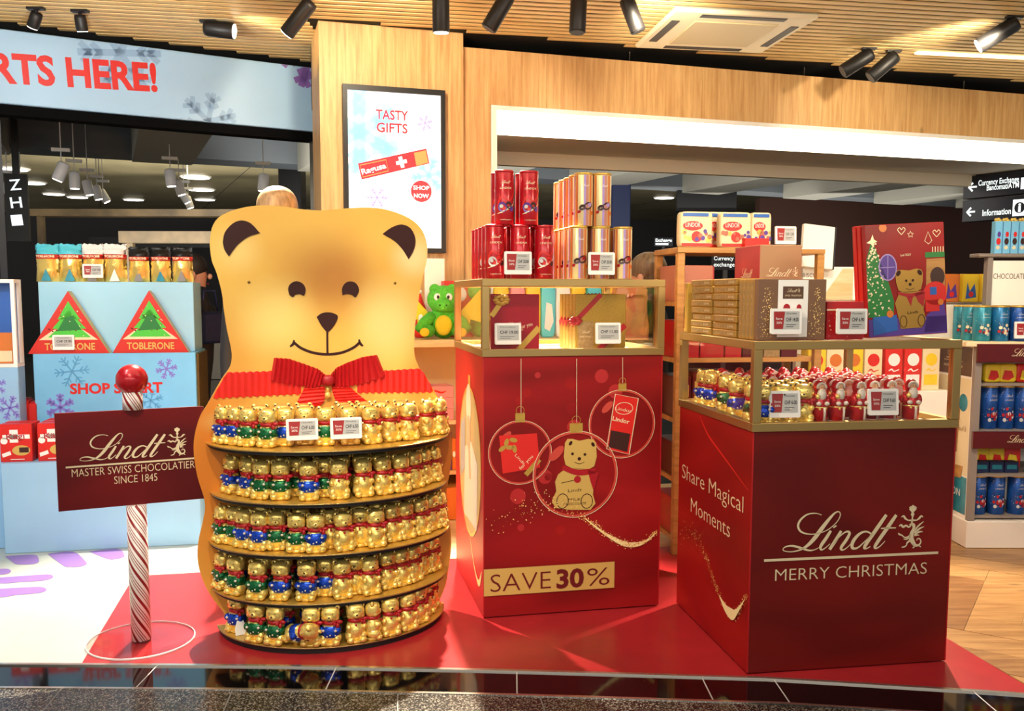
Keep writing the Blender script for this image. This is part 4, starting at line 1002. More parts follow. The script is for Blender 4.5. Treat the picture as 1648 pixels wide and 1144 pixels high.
ML = Vector((-.1213, 3.832, 0)); MA = .21; MW, MD, MH1, MH2 = .80, .787, 1.137, 1.466
RL = Vector((.870, 3.254, 0)); RA = .155; RW, RD, RH1, RH2 = .80, .786, .908, 1.236
ZF = .0045
mp = plinth('display_plinth', 'tall red display plinth with printed baubles and a SAVE 30% strip', (ML.x, ML.y, ZF), MA, MW, MD, MH1-ZF, MH2-ZF, 'plinth_red', 'plinth_red_side')
rp = plinth('display_plinth', 'red display plinth at right with gold MERRY CHRISTMAS lettering', (RL.x, RL.y, ZF), RA, RW, RD, RH1-ZF, RH2-ZF, 'plinth_red_shade', 'plinth_red_side')  # front is a darker red than the sides, its shade put into the colour
def frame_uv(L0, A, side='front'):
    t = Vector((math.cos(A), math.sin(A), 0)); n = Vector((math.sin(A), -math.cos(A), 0))
    if side == 'front':
        return lambda px, py, off=0.0: (lambda p_: ((p_-L0).dot(t), p_.z-ZF))(onplane(px, py, L0-n*off, n))
    return lambda px, py, off=0.0, D=side: (lambda p_: (D+(p_-L0).dot(n), p_.z-ZF))(onplane(px, py, L0, t))
muv, mlv = frame_uv(ML, MA), frame_uv(ML, MA, MD)
ruv, rlv = frame_uv(RL, RA), frame_uv(RL, RA, RD)
# --- centre plinth print
F = fr_front()
for x, y0, y1 in ((838.5, 577, 665), (928, 577, 680), (1002, 575, 616)):
    P = Pr(); P.ribbon([muv(x, y0), muv(x, y1)], .0022, 0, 1); P.build('bauble_string', 'gold_pale', mp, F)
pxm = 284.0; sc = MW/286.0
bub = [((837, 728), 49.5), ((926, 763), 68), ((1001, 682), 54)]
mat('bauble_film', '#c8493c', .25); mat('bauble_film_b', '#b12224', .4)
for (c_, r_), (cx, cy, cw, chh) in zip(bub, ((837, 672, 15, 14), (927, 688.5, 21, 15), (1001.5, 623, 13, 12))):
    c2 = muv(*c_); R_ = r_*sc
    lay = {49.5: 1, 68: 4, 54: 2}[r_]
    P = Pr(); P.ring(c2, R_*.965, R_*.05, 1, lay, 48); P.ring(c2, R_, R_*.014, 0, lay+1, 48); P.disc((c2[0]-R_*.45, c2[1]+R_*.5), R_*.22, 1, lay, 16, R_*.10, .8)
    k = muv(cx, cy); P.rect(k[0]-cw*sc/2, k[0]+cw*sc/2, k[1]-chh*sc/2, k[1]+chh*sc/2, 2, lay+1); P.ring((k[0], k[1]+chh*sc*.8), chh*sc*.45, .002, 2, lay+1, 16)
    P.build('bauble_print', ['gold_pale', 'bauble_film', 'gold_card'], mp, F)
P = Pr(); P.poly([muv(803, 701), muv(864, 697), muv(869, 752), muv(809, 762)], 0, 2); P.build('gift_print', 'red_bright', mp, F)
P = Pr(); P.ribbon([muv(846, 764), muv(868, 739)], .022, 0, 3)
for x, y in ((808, 722), (815, 712), (826, 708), (820, 720), (828, 722)): P.disc(muv(x, y), .018, 0, 3, 10, .010, rot=x)
P.text('for you', muv(838, 756), muv(858, 735), .014, 1, 3); P.text('Lindt', muv(828, 733), muv(842, 748), .012, 1, 3); P.build('gift_ribbon_print', ['gold_card', 'gold_pale'], mp, F)
P = Pr()
hd = [(909, 712), (913, 706), (921, 706), (932, 709), (946, 706), (955, 707), (959, 713), (960, 735), (956, 750), (945, 756), (922, 754), (910, 748), (907, 735)]
P.poly([muv(*p_) for p_ in hd], 0, 5)
bdv = [(912, 752), (955, 755), (956, 775), (954, 795), (958, 810), (950, 820), (918, 820), (893, 817), (888, 805), (895, 790), (893, 775), (898, 763)]
P.poly([muv(*p_) for p_ in bdv], 0, 5); P.build('bear_print', 'gold_print', mp, F)
P = Pr()
for x, y in ((921, 730), (941, 731)): P.disc(muv(x, y), .0065, 0, 6, 10)
for x, y, r_ in ((918, 713, 1.0), (954, 715, -1.0)): P.disc(muv(x, y), .011, 0, 6, 12, .007, r_)
P.disc(muv(932, 738), .008, 0, 6, 10); P.stroke([(*muv(924, 743), .002), (*muv(932, 746), .003), (*muv(940, 743), .002)], 0, 6)
P.ribbon([muv(903, 777), muv(925, 772)], .003, 0, 6)
for x in (905, 944): P.ring(muv(x, 806), .026, .0035, 0, 6, 18, .032)
P.text('MILK', muv(914, 806), muv(935, 805), .012, 0, 6); P.text('CHOCOLATE', muv(906, 813), muv(943, 811), .010, 0, 6); P.text('Lindt', muv(914, 792), muv(936, 790), .014, 0, 6)
P.build('bear_face_print', 'brown_print', mp, F)
P = Pr(); P.stroke([(*muv(905, 752), .02), (*muv(930, 760), .026), (*muv(958, 757), .024)], 0, 7); P.poly([muv(945, 755), muv(963, 760), muv(955, 790), muv(950, 775)], 0, 7); P.disc(muv(929, 771), .016, 0, 7, 12); P.build('bear_scarf_print', 'ribbon_red', mp, F)
P = Pr(); P.poly([muv(990, 634), muv(1027, 641), muv(1012, 731), muv(976, 722)], 0, 4); P.build('pack_print', 'red_bright', mp, F)
P = Pr(); P.ribbon([muv(990, 634), muv(1027, 641), muv(1012, 731), muv(976, 722), muv(990, 634)], .004, 0, 5); P.text('Lindor', muv(990, 659), muv(1016, 664), .014, 0, 5); P.ring(muv(1004, 657), .040, .003, 0, 5, 24, .026); P.text('Lindor', muv(985, 676), muv(1012, 682), .018, 0, 5, .02); P.build('pack_lettering', 'gold_pale', mp, F)
P = Pr(); P.poly([muv(983, 692), muv(1014, 698), muv(1009, 727), muv(979, 719)], 0, 5); P.build('pack_picture', 'choc_dark', mp, F)
def sparkle(uvf, path, n, seed, spread, r0, parent, F, mats, dens=None):
    rn = random.Random(seed); P = Pr(); q = crom(path, 12)
    for i in range(n):
        t = rn.random()**.8; k = t*(len(q)-1); a = q[int(k)]
        sd = a[2]; P.disc((lambda c_: (c_[0]+rn.gauss(0, 1)*sd, c_[1]+rn.gauss(0, 1)*sd))(uvf(a[0], a[1])), r0*rn.uniform(.35, 1.2), rn.choice([0, 0, 1]), 8+i % 3, 6)
    o = P.build('sparkle_print', mats, parent, F); o['kind'] = 'stuff'
mat('spark', '#ffd98a', .4); mat('spark_hot', '#fff0b4', .4); mat('spark_deep', '#d98a3c', .4)
sparkle(muv, [(805, 838, .030), (850, 818, .030), (895, 808, .022), (935, 830, .010), (965, 852, .008), (990, 868, .008), (1015, 876, .007), (1035, 872, .006), (1057, 855, .006)], 520, 5, .02, .0024, mp, F, ['spark', 'spark_deep'])
P = Pr(); P.stroke([(*muv(940, 833), .003), (*muv(970, 856), .010), (*muv(1000, 873), .020), (*muv(1020, 876), .022), (*muv(1038, 871), .012), (*muv(1057, 856), .002)], 0, 7); P.build('sparkle_trail_print', 'spark_hot', mp, F)
rn = random.Random(8)
for i in range(16):
    P = Pr(); P.disc((rn.uniform(.1, .7), rn.uniform(.35, 1.08)), rn.uniform(.010, .034), 0, 0, 20); P.build('light_spot_print', rn.choice(['bauble_film_b', 'plinth_red_side']), mp, F)
# SAVE strip
P = Pr(); a, b = muv(778, 960), muv(988, 944); c_, d_ = muv(988, 902), muv(778, 917); P.rect(a[0]+.001, b[0], (a[1]+b[1])/2, (c_[1]+d_[1])/2, 0, 9); P.build('offer_strip', 'gold_print', mp, F)
yb = (muv(790, 952)[1]+muv(980, 940)[1])/2
P = Pr(); P.text('SAVE', (muv(789, 950)[0], yb), (muv(886, 945)[0], yb), .078, 0, 11, -.012); P.text('30', (muv(895, 945)[0], yb), (muv(939, 942)[0], yb), .078, 0, 11, .035); P.text('%', (muv(944, 942)[0], yb), (muv(980, 940)[0], yb), .078, 0, 11, -.006); P.build('offer_lettering', 'red_dark', mp, F)
# left face of the centre plinth
F = fr_left(0, MD)
P = Pr(); c_ = mlv(756, 742); ry = abs(mlv(756, 625)[1]-mlv(756, 858)[1])/2; rx = abs(mlv(775, 742)[0]-mlv(741, 742)[0])/2
P.disc(c_, rx, 0, 1, 40, ry); P.ring(c_, rx, .016, 1, 2, 48, ry); P.rect(c_[0]-.03, c_[0]+.03, c_[1]+ry, c_[1]+ry+.06, 1, 2); P.build('bauble_print', ['oval_cream', 'gold_card'], mp, F)
P = Pr(); P.poly([(c_[0]-.16, c_[1]-.28), (c_[0]+.2, c_[1]-.28), (c_[0]+.22, c_[1]+.02), (c_[0]+.05, c_[1]+.10), (c_[0]-.12, c_[1]+.05)], 0, 3); P.disc((c_[0]-.02, c_[1]+.26), .07, 0, 3, 16, .10); P.build('chef_print', 'oval_white', mp, F)
P = Pr(); P.disc((c_[0]-.02, c_[1]+.13), .055, 0, 4, 16, .085); P.ribbon([(c_[0], c_[1]+.05), (c_[0]+.02, c_[1]-.08)], .05, 0, 4); P.build('chef_face_print', 'skin', mp, F)
P = Pr(); P.poly([(c_[0]-.24, c_[1]+.15), (c_[0]-.12, c_[1]+.2), (c_[0]-.13, c_[1]-.05), (c_[0]-.26, c_[1]-.12)], 0, 3); P.build('kitchen_print', 'grey', mp, F)
P = Pr(); P.stroke([(*mlv(757, 862), .004), (*mlv(762, 900), .010), (*mlv(768, 930), .02), (*mlv(772, 938), .03), (*mlv(776, 920), .006)], 0, 3); P.build('sparkle_trail_print', 'spark', mp, F)
# --- right plinth print
F = fr_front()
P = Pr(); a, b = ruv(1229.4, 902.5), ruv(1509.7, 888.4); lindt_logo(P, (a[0], (a[1]+b[1])/2), b[0]-a[0], 0, 1, mi_crest=0); P.build('logo', 'gold_pale', rp, F)
P = Pr(); yb = (ruv(1247, 934.5)[1]+ruv(1491, 923)[1])/2; P.text('MERRY CHRISTMAS', (ruv(1247, 934)[0], yb), (ruv(1491, 923)[0], yb), .044, 0, 1, -.010); P.build('greeting_lettering', 'gold_pale', rp, F)
F = fr_left(0, RD)
P = Pr(); a, b = rlv(1098, 768), rlv(1196.5, 826); P.text('Share Magical', a, (b[0], a[1]), .062, 0, 1, -.008); a, b = rlv(1112, 823), rlv(1175, 863); P.text('Moments', a, (b[0], a[1]), .062, 0, 1, -.008); P.build('slogan_lettering', 'gold_pale', rp, F)
sparkle(rlv, [(1096, 855, .03), (1120, 862, .020), (1137, 893, .010), (1150, 933, .009), (1165, 969, .010), (1180, 989, .010), (1193, 979, .009), (1204, 957, .008)], 420, 6, .02, .0026, rp, F, ['spark', 'spark_deep'])
P = Pr(); P.stroke([(*rlv(1160, 958), .004), (*rlv(1170, 978), .03), (*rlv(1180, 988), .045), (*rlv(1188, 984), .02), (*rlv(1200, 966), .003)], 0, 12); P.build('sparkle_trail_print', 'spark_hot', rp, F)
P = Pr(); P.stroke([(*rlv(1126, 668), .004), (*rlv(1140, 700), .010), (*rlv(1165, 735), .008), (*rlv(1205, 790), .003)], 0, 0); P.build('light_streak_print', 'red_bright', rp, F)

# ================================================================== SIGN POLE
SP = Vector((-1.497, 3.575, ZF)); SPA = .45
sp = thing('pole_sign', 'red and white striped candy-cane pole carrying a dark red brand sign board', 'sign', SP, 0)
mb = MB(); mb.lathe([(.205, 0), (.205, .006)], 48); mb.build('base', 'acrylic', sp)
mb = MB(); mb.lathe([(.2062, 0.0), (.2062, .006), (.203, .0065)], 48, cap=False); mb.build('base_rim', 'acrylic_edge', sp)
pz0, pz1, ztop = .0068, .0, 1.0
def candy():
    m = bpy.data.materials.new('candy'); m.use_nodes = True; MATS['candy'] = m
    nt = m.node_tree; b = nt.nodes['Principled BSDF']; b.inputs['Roughness'].default_value = .35
    tc = nt.nodes.new('ShaderNodeTexCoord'); sx_ = nt.nodes.new('ShaderNodeSeparateXYZ'); nt.links.new(tc.outputs['Object'], sx_.inputs[0])
    at_ = nt.nodes.new('ShaderNodeMath'); at_.operation = 'ARCTAN2'; nt.links.new(sx_.outputs[1], at_.inputs[0]); nt.links.new(sx_.outputs[0], at_.inputs[1])
    d1 = nt.nodes.new('ShaderNodeMath'); d1.operation = 'MULTIPLY'; d1.inputs[1].default_value = 4/(2*PI); nt.links.new(at_.outputs[0], d1.inputs[0])
    d2 = nt.nodes.new('ShaderNodeMath'); d2.operation = 'MULTIPLY_ADD'; d2.inputs[1].default_value = 10.5; nt.links.new(sx_.outputs[2], d2.inputs[0]); nt.links.new(d1.outputs[0], d2.inputs[2])
    fr_ = nt.nodes.new('ShaderNodeMath'); fr_.operation = 'FRACT'; nt.links.new(d2.outputs[0], fr_.inputs[0])
    r = nt.nodes.new('ShaderNodeValToRGB'); r.color_ramp.interpolation = 'CONSTANT'
    W_, R_ = (*lin('#efe9e6'), 1), (*lin('#8a1418'), 1)
    els = [(0, R_), (.20, W_), (.40, R_), (.46, W_), (.56, R_), (.62, W_), (.72, R_), (.78, W_)]
    r.color_ramp.elements[0].color = els[0][1]; r.color_ramp.elements[0].position = 0; r.color_ramp.elements[1].position = els[1][0]; r.color_ramp.elements[1].color = els[1][1]
    for p_, c_ in els[2:]: e = r.color_ramp.elements.new(p_); e.color = c_
    nt.links.new(fr_.outputs[0], r.inputs[0]); nt.links.new(r.outputs[0], b.inputs['Base Color'])
candy()
st = Vector((math.cos(SPA), math.sin(SPA), 0)); sn = Vector((st.y, -st.x, 0))
def puv(px, py):
    p_ = onplane(px, py, Vector((SP.x, SP.y, 0)), sn); return ((p_-SP).dot(st), p_.z-ZF)
tl, tr, br, bl = puv(87, 670), puv(327, 649), puv(327, 795), puv(95, 830)
zb_, zt_ = (bl[1]+br[1])/2, (tl[1]+tr[1])/2
xl_, xr_ = (tl[0]+bl[0])/2, tr[0]
mb = MB(); mb.lathe([(.038, pz0), (.038, zb_-.0005)], 28); mb.build('pole', 'candy', sp)
ztp = at(201, 632, SP.y).z
mb = MB(); mb.lathe([(.038, zt_+.0005), (.038, ztp)], 28); mb.build('pole', 'candy', sp)
mb = MB(); mb.ell((0, 0, ztp+.048), (.060, .060, .060), 28, 18); mb.build('ball_finial', 'red_tube', sp)
br_ = bpy.data.objects.new('sign_board', None)
F = lambda u, w, h: tuple(st*u+sn*h+Vector((0, 0, w)))
mb = MB(); mb.prism([(xl_, zb_), (xr_, zb_), (xr_, zt_), (xl_, zt_)], -.006, .006, F); bo = mb.build('sign_board', 'sign_maroon', sp)
F2 = lambda u, w, h: F(u, w, h+.006)
P = Pr(); a, b = puv(106, 758), puv(311, 731); lindt_logo(P, (a[0], (a[1]+b[1])/2), (b[0]-a[0])*1.04, 0, 1); P.build('logo', 'gold_pale', bo, F2)
P = Pr(); y1 = (puv(116, 773)[1]+puv(309, 747)[1])/2; P.text('MASTER SWISS CHOCOLATIER', (puv(116, 774)[0], y1), (puv(313, 748)[0], y1), .030, 0, 1, -.008)
y2 = (puv(184, 780)[1]+puv(253, 771)[1])/2; P.text('SINCE 1845', (puv(184, 780)[0], y2), (puv(253, 771)[0], y2), .030, 0, 1, -.008); P.build('lettering', 'gold_pale', bo, F2)
# ================================================================== GOODS ON THE CENTRE PLINTH
def locw(L0, A, x, y, z): return (L0.x+x*math.cos(A)-y*math.sin(A), L0.y+x*math.sin(A)+y*math.cos(A), z)
def lx(L0, A, px, py, y):
    """local x of a pixel on the plane at local depth y"""
    t = Vector((math.cos(A), math.sin(A), 0)); n = Vector((math.sin(A), -math.cos(A), 0))
    return (onplane(px, py, L0-n*y, n)-L0).dot(t)
def lz(L0, A, px, py, y):
    n = Vector((math.sin(A), -math.cos(A), 0)); return onplane(px, py, L0-n*y, n).z
TR, TH = .0405, .228
def make_tin(name, kind, r=TR, h=TH):
    base, lidm = {'red': ('red_tube', 'red_tube'), 'stripe': ('tube_cream', 'gold_card'), 'blue': ('tin_blue', 'gold_card'), 'royal': ('tin_royal', 'gold_card'), 'teal': ('tin_teal', 'gold_card')}[kind.split('_')[0]]
    mb = MB(); mb.lathe([(r*.96, 0), (r, .003), (r, h-.012), (r*.97, h-.010)], 28); b = mb.build(name, base)
    mb = MB(); mb.lathe([(r*.985, h-.010), (r*1.01, h-.008), (r*1.01, h-.002), (r*.95, h), (r*.93, h-.004)], 28); mb.build('lid', lidm, b)
    F = fr_cyl(r); s = h/.228; P = Pr()
    if kind.startswith('red'):
        lindt_logo(P, (-.030, .168*s), .066, 0, 1, False, False); P.text('LINDOR', (-.026, .148*s), (.026, .148*s), .008, 0, 1)
        P.stroke([(-.045, .06*s, .002), (-.02, .115*s, .010), (.015, .10*s, .005), (.04, .135*s, .010), (.048, .16*s, .002)], 3, 1)
        P.stroke([(-.040, .045*s, .001), (-.01, .055*s, .006), (.035, .085*s, .004), (.046, .12*s, .001)], 0, 1)
        hi = kind.endswith('high')
        for cx, cy, rr_, m_ in ((-.016, .072, .019, 1 if hi else 4), (.012, .080, .014, 2 if hi else 3), (.026, .066, .010, 1 if hi else 2)): P.disc((cx, cy*s), rr_, m_, 2, 16, rr_*1.15, .4)
        P.disc((-.020, .076*s), .008, 4, 3, 10); P.disc((-.008, .066*s), .007, 3, 3, 10)
        P.text('Irresistibly smooth', (-.026, .018*s), (.026, .018*s), .005, 0, 1)
        P.build('label_print', ['gold_pale', 'purple', 'choc_dark', 'red_bright', 'lightgrey'], b, F)
    elif kind.startswith('stripe'):
        W_ = .0636
        for k in range(-2, 2):
            x0 = k*W_; pts = lambda a_, b_: [(a_, .003), (b_, .003), (b_, h-.012), (a_, h-.012)]
            for a_, b_, m_ in ((x0-.010, x0-.001, 1), (x0-.001, x0+.012, 0), (x0+.016, x0+.024, 2), (x0+.024, x0+.027, 0)):
                P._add(pts(a_, b_), [(0, 1, 2, 3)], m_, 0)
        lindt_logo(P, (-.026, .165*s), .056, 3, 2, False, False)
        hi = kind.endswith('high')
        for cx, cy, rr_, m_ in ((.010, .085, .020, 5), (.016, .090, .010, 1 if hi else 6), (-.016, .078, .015, 5), (.030, .055, .010, 2), (-.030, .06, .008, 6)): P.disc((cx, cy*s), rr_, m_, 3, 16, rr_*.8, .5)
        P.build('label_print', ['tube_brown', 'lilac', 'orange', 'white', 'red_bright', 'choc_dark', 'ribbon_red'], b, F)
    else:
        lindt_logo(P, (-.028, .165*s), .06, 0, 1, False, False); P.text('LINDOR', (-.024, .148*s), (.024, .148*s), .008*s, 0, 1)
        rq_ = random.Random(len(kind)); [P.disc((rq_.gauss(0, .020), (.066+rq_.gauss(0, .016))*s), rq_.uniform(.004, .010), rq_.choice([1, 1, 2, 3, 0]), 2+i_ % 4, 10) for i_ in range(18)]; [P.disc((rq_.uniform(-.06, .06), rq_.uniform(.02, .20)*s), rq_.uniform(.0008, .0022), 0, 1, 6) for i_ in range(30)]
        P.build('label_print', ['lightgrey', 'ribbon_red', 'gold_pale', 'choc_dark', 'sky_card'], b, F)
    return b
class Stock:
    """first use moves the original, later uses copy it with its parts"""
    def __init__(s, src): s.src = src; s.used = False
    def put(s, loc, rz, label, cat, group, rx=0, ry=0, sc=None):
        o = s.src if not s.used else copy_tree(s.src); s.used = True
        o.location = loc; o.rotation_euler = (rx, ry, rz)
        if sc: o.scale = sc if isinstance(sc, tuple) else (sc, sc, sc)
        return tag(o, label, cat, group)
tins = {k: Stock(make_tin('chocolate_tin', k)) for k in ('red_low', 'red_high', 'stripe_low', 'stripe_high')}
zt0 = MH2+.0005
def tin_block(kind, cols, rows, y0, z, name, tier):
    for j in range(rows):
        for i, x in enumerate(cols):
            pos = ['left', 'middle', 'right'][i] if len(cols) == 3 else ['left', 'right'][i]
            lab = '%s chocolate tin, %s of the front row, %s layer' % (name, pos, tier) if j == 0 else '%s chocolate tin, %s layer, %s file, %s from the front' % (name, tier, pos, ORD[j])
            tins[kind].put(locw(ML, MA, x, y0+j*.088, z), MA+(rb.uniform(-.25, .25) if j else .0), lab, 'chocolate tin', name+' tins on the centre plinth')
y0 = .075
cr = [lx(ML, MA, p_, 400, y0) for p_ in (796, 836.5, 875.6)]; cs_ = [lx(ML, MA, p_, 400, y0) for p_ in (930.5, 966, 1002)]
tin_block('red_low', cr, 5, y0, zt0, 'red', 'lower'); tin_block('stripe_low', cs_, 5, y0, zt0, 'striped', 'lower')
y1 = .085
cr2 = [lx(ML, MA, p_, 320, y1) for p_ in (811.5, 851)]; cs2 = [lx(ML, MA, p_, 320, y1) for p_ in (939, 972)]
cs2[1] = cs2[0]+.083
tin_block('red_high', cr2, 2, y1, zt0+TH+.0005, 'red', 'upper'); tin_block('stripe_high', cs2, 5, y1, zt0+TH+.0005, 'striped', 'upper')
for px, py, pr_, l_ in ((834, 423, '20.00', 'price tag in front of the red tins on the centre plinth'), (968.5, 424, '20.00', 'price tag in front of the striped tins on the centre plinth')):
    x = lx(ML, MA, px, py, .012); q_ = locw(ML, MA, x, .012, 0); z = lz(ML, MA, px, py, .012)
    price_tag((q_[0], q_[1], z), MA, pr_, l_, zbase=zt0, w=.118, h=.096, tilt=.02)
# gift boxes in the centre glass case
zc = MH1+.0125
def gift_box(x, y, w, d, h, m, rib, label, logo, bow_at, rot=0.0):
    r = thing('gift_box', label, 'gift box', locw(ML, MA, x, y, zc), MA+rot, 'gift boxes in the centre glass case')
    mb = MB(); mb.rbox(0, w, 0, d, 0, h, .003); mb.build('box', m, r)
    F = fr_front(); P = Pr()
    if bow_at:
        P.ribbon([(w*.55, .004), (w-.002, h*.42)], .026, 0, 0); P.ribbon([(.003, h*.62), (w*.32, h-.003)], .022, 0, 0); P.build('ribbon', rib, r, F)
        mb = MB()
        for a in range(8): mb.ell((bow_at[0]+.022*math.cos(a*.8), -.008, bow_at[1]+.016*math.sin(a*.8)), (.017, .008, .010), 10, 7, T=None)
        mb.ell((bow_at[0], -.014, bow_at[1]), (.010, .008, .010), 10, 7); mb.build('bow', rib, r)
        P = Pr(); lindt_logo(P, (w*.30, h*.44), w*.36, 0, 1, True, False); P.text('for you', (w*.62, h*.40), (w*.86, h*.46), .016, 0, 1); P.text('FINE SWISS CHOCOLATES', (w*.30, h*.37), (w*.66, h*.37), .006, 0, 1); P.build('lettering', 'gold_pale', r, F)
        P = fr_left(0, d); Q = Pr(); Q.ribbon([(.003, h*.45), (d-.003, h*.62)], .03, 0, 0); Q.build('ribbon', rib, r, P)
    return r
xg = lx(ML, MA, 790, 520, .12); wg = lx(ML, MA, 868, 520, .12)-xg; hg = lz(ML, MA, 830, 473, .12)-zc
gift_box(xg, .12, wg, .23, hg, 'gift_red', 'gold_card', 'red glittery gift box with gold ribbon bow in the centre glass case', True, (.045, hg*.90))
xg = lx(ML, MA, 926, 520, .14); wg = lx(ML, MA, 1007, 520, .14)-xg; hg = lz(ML, MA, 960, 473, .14)-zc
for j in range(5):
    r = thing('gift_box', ('gold glittery gift box with red ribbon, front one of its row' if j == 0 else '%s gold gift box behind the front one in the centre glass case' % ORD[j]), 'gift box', locw(ML, MA, xg, .14+j*.056, zc), MA, 'gift boxes in the centre glass case')
    mb = MB(); mb.rbox(0, wg, 0, .050, 0, hg, .003); mb.build('box', 'gift_gold', r)
    P = Pr(); P.ribbon([(-.0, hg*.52), (wg*.5, hg-.002)], .022, 0, 0); P.ribbon([(wg*.45, .003), (wg-.002, hg*.45)], .024, 0, 0); P.build('ribbon', 'ribbon_red', r, fr_front())
    Q = Pr(); Q.ribbon([(.001, hg*.45), (.049, hg*.55)], .03, 0, 0); Q.build('ribbon', 'ribbon_red', r, fr_left(0, .05))
    if j == 0:
        mb = MB()
        for a in range(6): mb.ell((-.002+.018*math.cos(a*1.05), -.008, hg*.53+.012*math.sin(a*1.05)), (.015, .007, .009), 10, 7)
        mb.build('bow', 'ribbon_red', r)
        P = Pr(); P.rect(.012, wg*.36, .006, hg*.52, 0, 1); P.build('label_panel', 'gold_brown', r, fr_front())
        P = Pr(); lindt_logo(P, (.020, hg*.30), wg*.27, 0, 2, False, False); P.text('FINE SWISS', (.022, hg*.24), (wg*.30, hg*.24), .006, 0, 2); P.build('label_lettering', 'gold_pale', r, fr_front())
for px, py, pr_, l_ in ((818, 537, '19.00', 'price tag in front of the red gift box in the glass case'), (979.5, 536, '11.00', 'price tag in front of the gold gift boxes in the glass case')):
    x = lx(ML, MA, px, py, .05); q_ = locw(ML, MA, x, .05, 0); z = lz(ML, MA, px, py, .05)
    price_tag((q_[0], q_[1], z), MA, pr_, l_, promo=False, zbase=zc, w=.115, h=.092, tilt=.08)

# ================================================================== GOODS ON THE RIGHT PLINTH
zr = RH1+.0125
def make_santa():
    mb = MB(); mb.lathe([(.027, .010), (.030, .014), (.031, .06), (.029, .085), (.025, .108), (.018, .122)], 18); mb.ell((0, .003, .139), (.0225, .021, .027), 16, 10)
    for s in (-1, 1): mb.ell((s*.025, -.010, .088), (.012, .015, .022), 10, 7)
    b = mb.build('chocolate_santa', 'santa_red')
    mb = MB(); mb.lathe([(.028, 0), (.033, .004), (.033, .012), (.029, .016)], 18)
    mb.tube([(.006, -.031, .014), (.007, -.032, .05), (.005, -.030, .066)], .0045, 6)
    for s in (-1, 1): mb.ell((s*.016, -.029, .080), (.010, .009, .008), 10, 7)
    mb.tube([(.0165*math.cos(t), -.0165, .139+.016*math.sin(t)) for t in [PI*i/8-.25+.0625*i for i in range(9)]], .0045, 6)
    mb.build('fur_trim', 'santa_white', b)
    mb = MB(); mb.ell((0, -.017, .112), (.0175, .014, .025), 14, 9); mb.ell((0, -.023, .129), (.012, .006, .005), 10, 7); mb.build('beard', 'santa_white', b)
    mb = MB(); mb.ell((0, -.0155, .139), (.0135, .0095, .0115), 12, 8); mb.ell((0, -.0255, .135), (.0032, .003, .0032), 6, 5); mb.build('face', 'santa_skin', b)
    mb = MB()
    for s in (-1, 1): mb.ell((s*.005, -.0245, .141), (.0018, .0014, .0018), 6, 4)
    mb.build('eyes', 'eye_black', b)
    mb = MB(); mb.ell((-.020, -.027, .106), (.009, .008, .010), 10, 7); mb.ell((.010, -.031, .062), (.006, .004, .006), 8, 6); mb.ell((-.012, -.030, .060), (.005, .004, .005), 8, 6); mb.lathe([(.0308, .064), (.0318, .066), (.0308, .068)], 18, cap=False); mb.build('bell', 'gold_foil', b)
    return b
santa = Stock(make_santa())
yf = .075
fxs = [lx(RL, RA, p_, 640, yf) for p_ in (1319, 1347.5, 1381, 1411, 1438, 1466)]
for i, x in enumerate(fxs):
    y = yf+(.0 if i not in (3, 4) else .028)
    santa.put(locw(RL, RA, x, y, zr), RA+rb.uniform(-.2, .2), 'red foil chocolate santa, %s from left in the front row of the glass case' % ORD[i], 'chocolate santa', 'chocolate santas in the right glass case')
rows_ = ['second', 'third', 'fourth', 'fifth', 'sixth', 'seventh', 'eighth', 'ninth']
for j in range(1, 8):
    x0 = [None, .285, .235, .19, .15, .12, .12, .12][j]; x = x0+(.03 if j % 2 else 0); y = yf+.012+j*.083
    if y > .70: break
    n_ = 0
    while x < .70:
        n_ += 1
        santa.put(locw(RL, RA, x+rb.uniform(-.006, .006), y, zr), RA+rb.uniform(-.3, .3), 'red foil chocolate santa, %s row from the front, %s from left' % (rows_[j-1], ORD[n_-1]), 'chocolate santa', 'chocolate santas in the right glass case')
        x += .070
# bears in the right case
rbears = [('blue', 1119, 647), ('blue', 1136, 652), ('green', 1153, 652), ('green', 1173.8, 663), ('blue', 1198.8, 668.5), ('blue', 1228, 677), ('gold', 1258, 676), ('blue', 1290, 675)]
usedr = []
for i, (kind, px, py) in enumerate(rbears):
    p_ = fl(px, py, zr)-RL; x = p_.x*math.cos(RA)+p_.y*math.sin(RA); y = -p_.x*math.sin(RA)+p_.y*math.cos(RA)
    y += .03; x = max(x, .058); y = min(max(y, .062), .70)
    for (a_, b_) in usedr:
        d_ = math.hypot(x-a_, y-b_)
        if d_ < .072: x = min(x+(.072-d_), .26) if y < .08 else x; y = y if y < .08 else y-(.072-d_)
    usedr.append((x, y))
    place_choc(kind, locw(RL, RA, x, y, zr), RA+(-.9 if x < .09 else -.35), '%s, %s from left inside the right glass case' % (KD[kind], ORD[i]), 'chocolate bears in the right glass case')
for j in range(8):
    for i in range(3):
        x = .065+i*.078; y = .075+j*.078
        lim = [.30, .25, .22, .17, .13, .09, .09, .09][j]
        if x < lim and y < .70 and all(math.hypot(x-a_, y-b_) > .070 for a_, b_ in usedr):
            kind = ('blue', 'green', 'gold')[(i+j) % 3]; usedr.append((x, y))
            place_choc(kind, locw(RL, RA, x, y, zr), RA-.3+rb.uniform(-.3, .3), '%s, right glass case, %s row, %s from left' % (KD[kind], ORD[j], ORD[i]), 'chocolate bears in the right glass case')
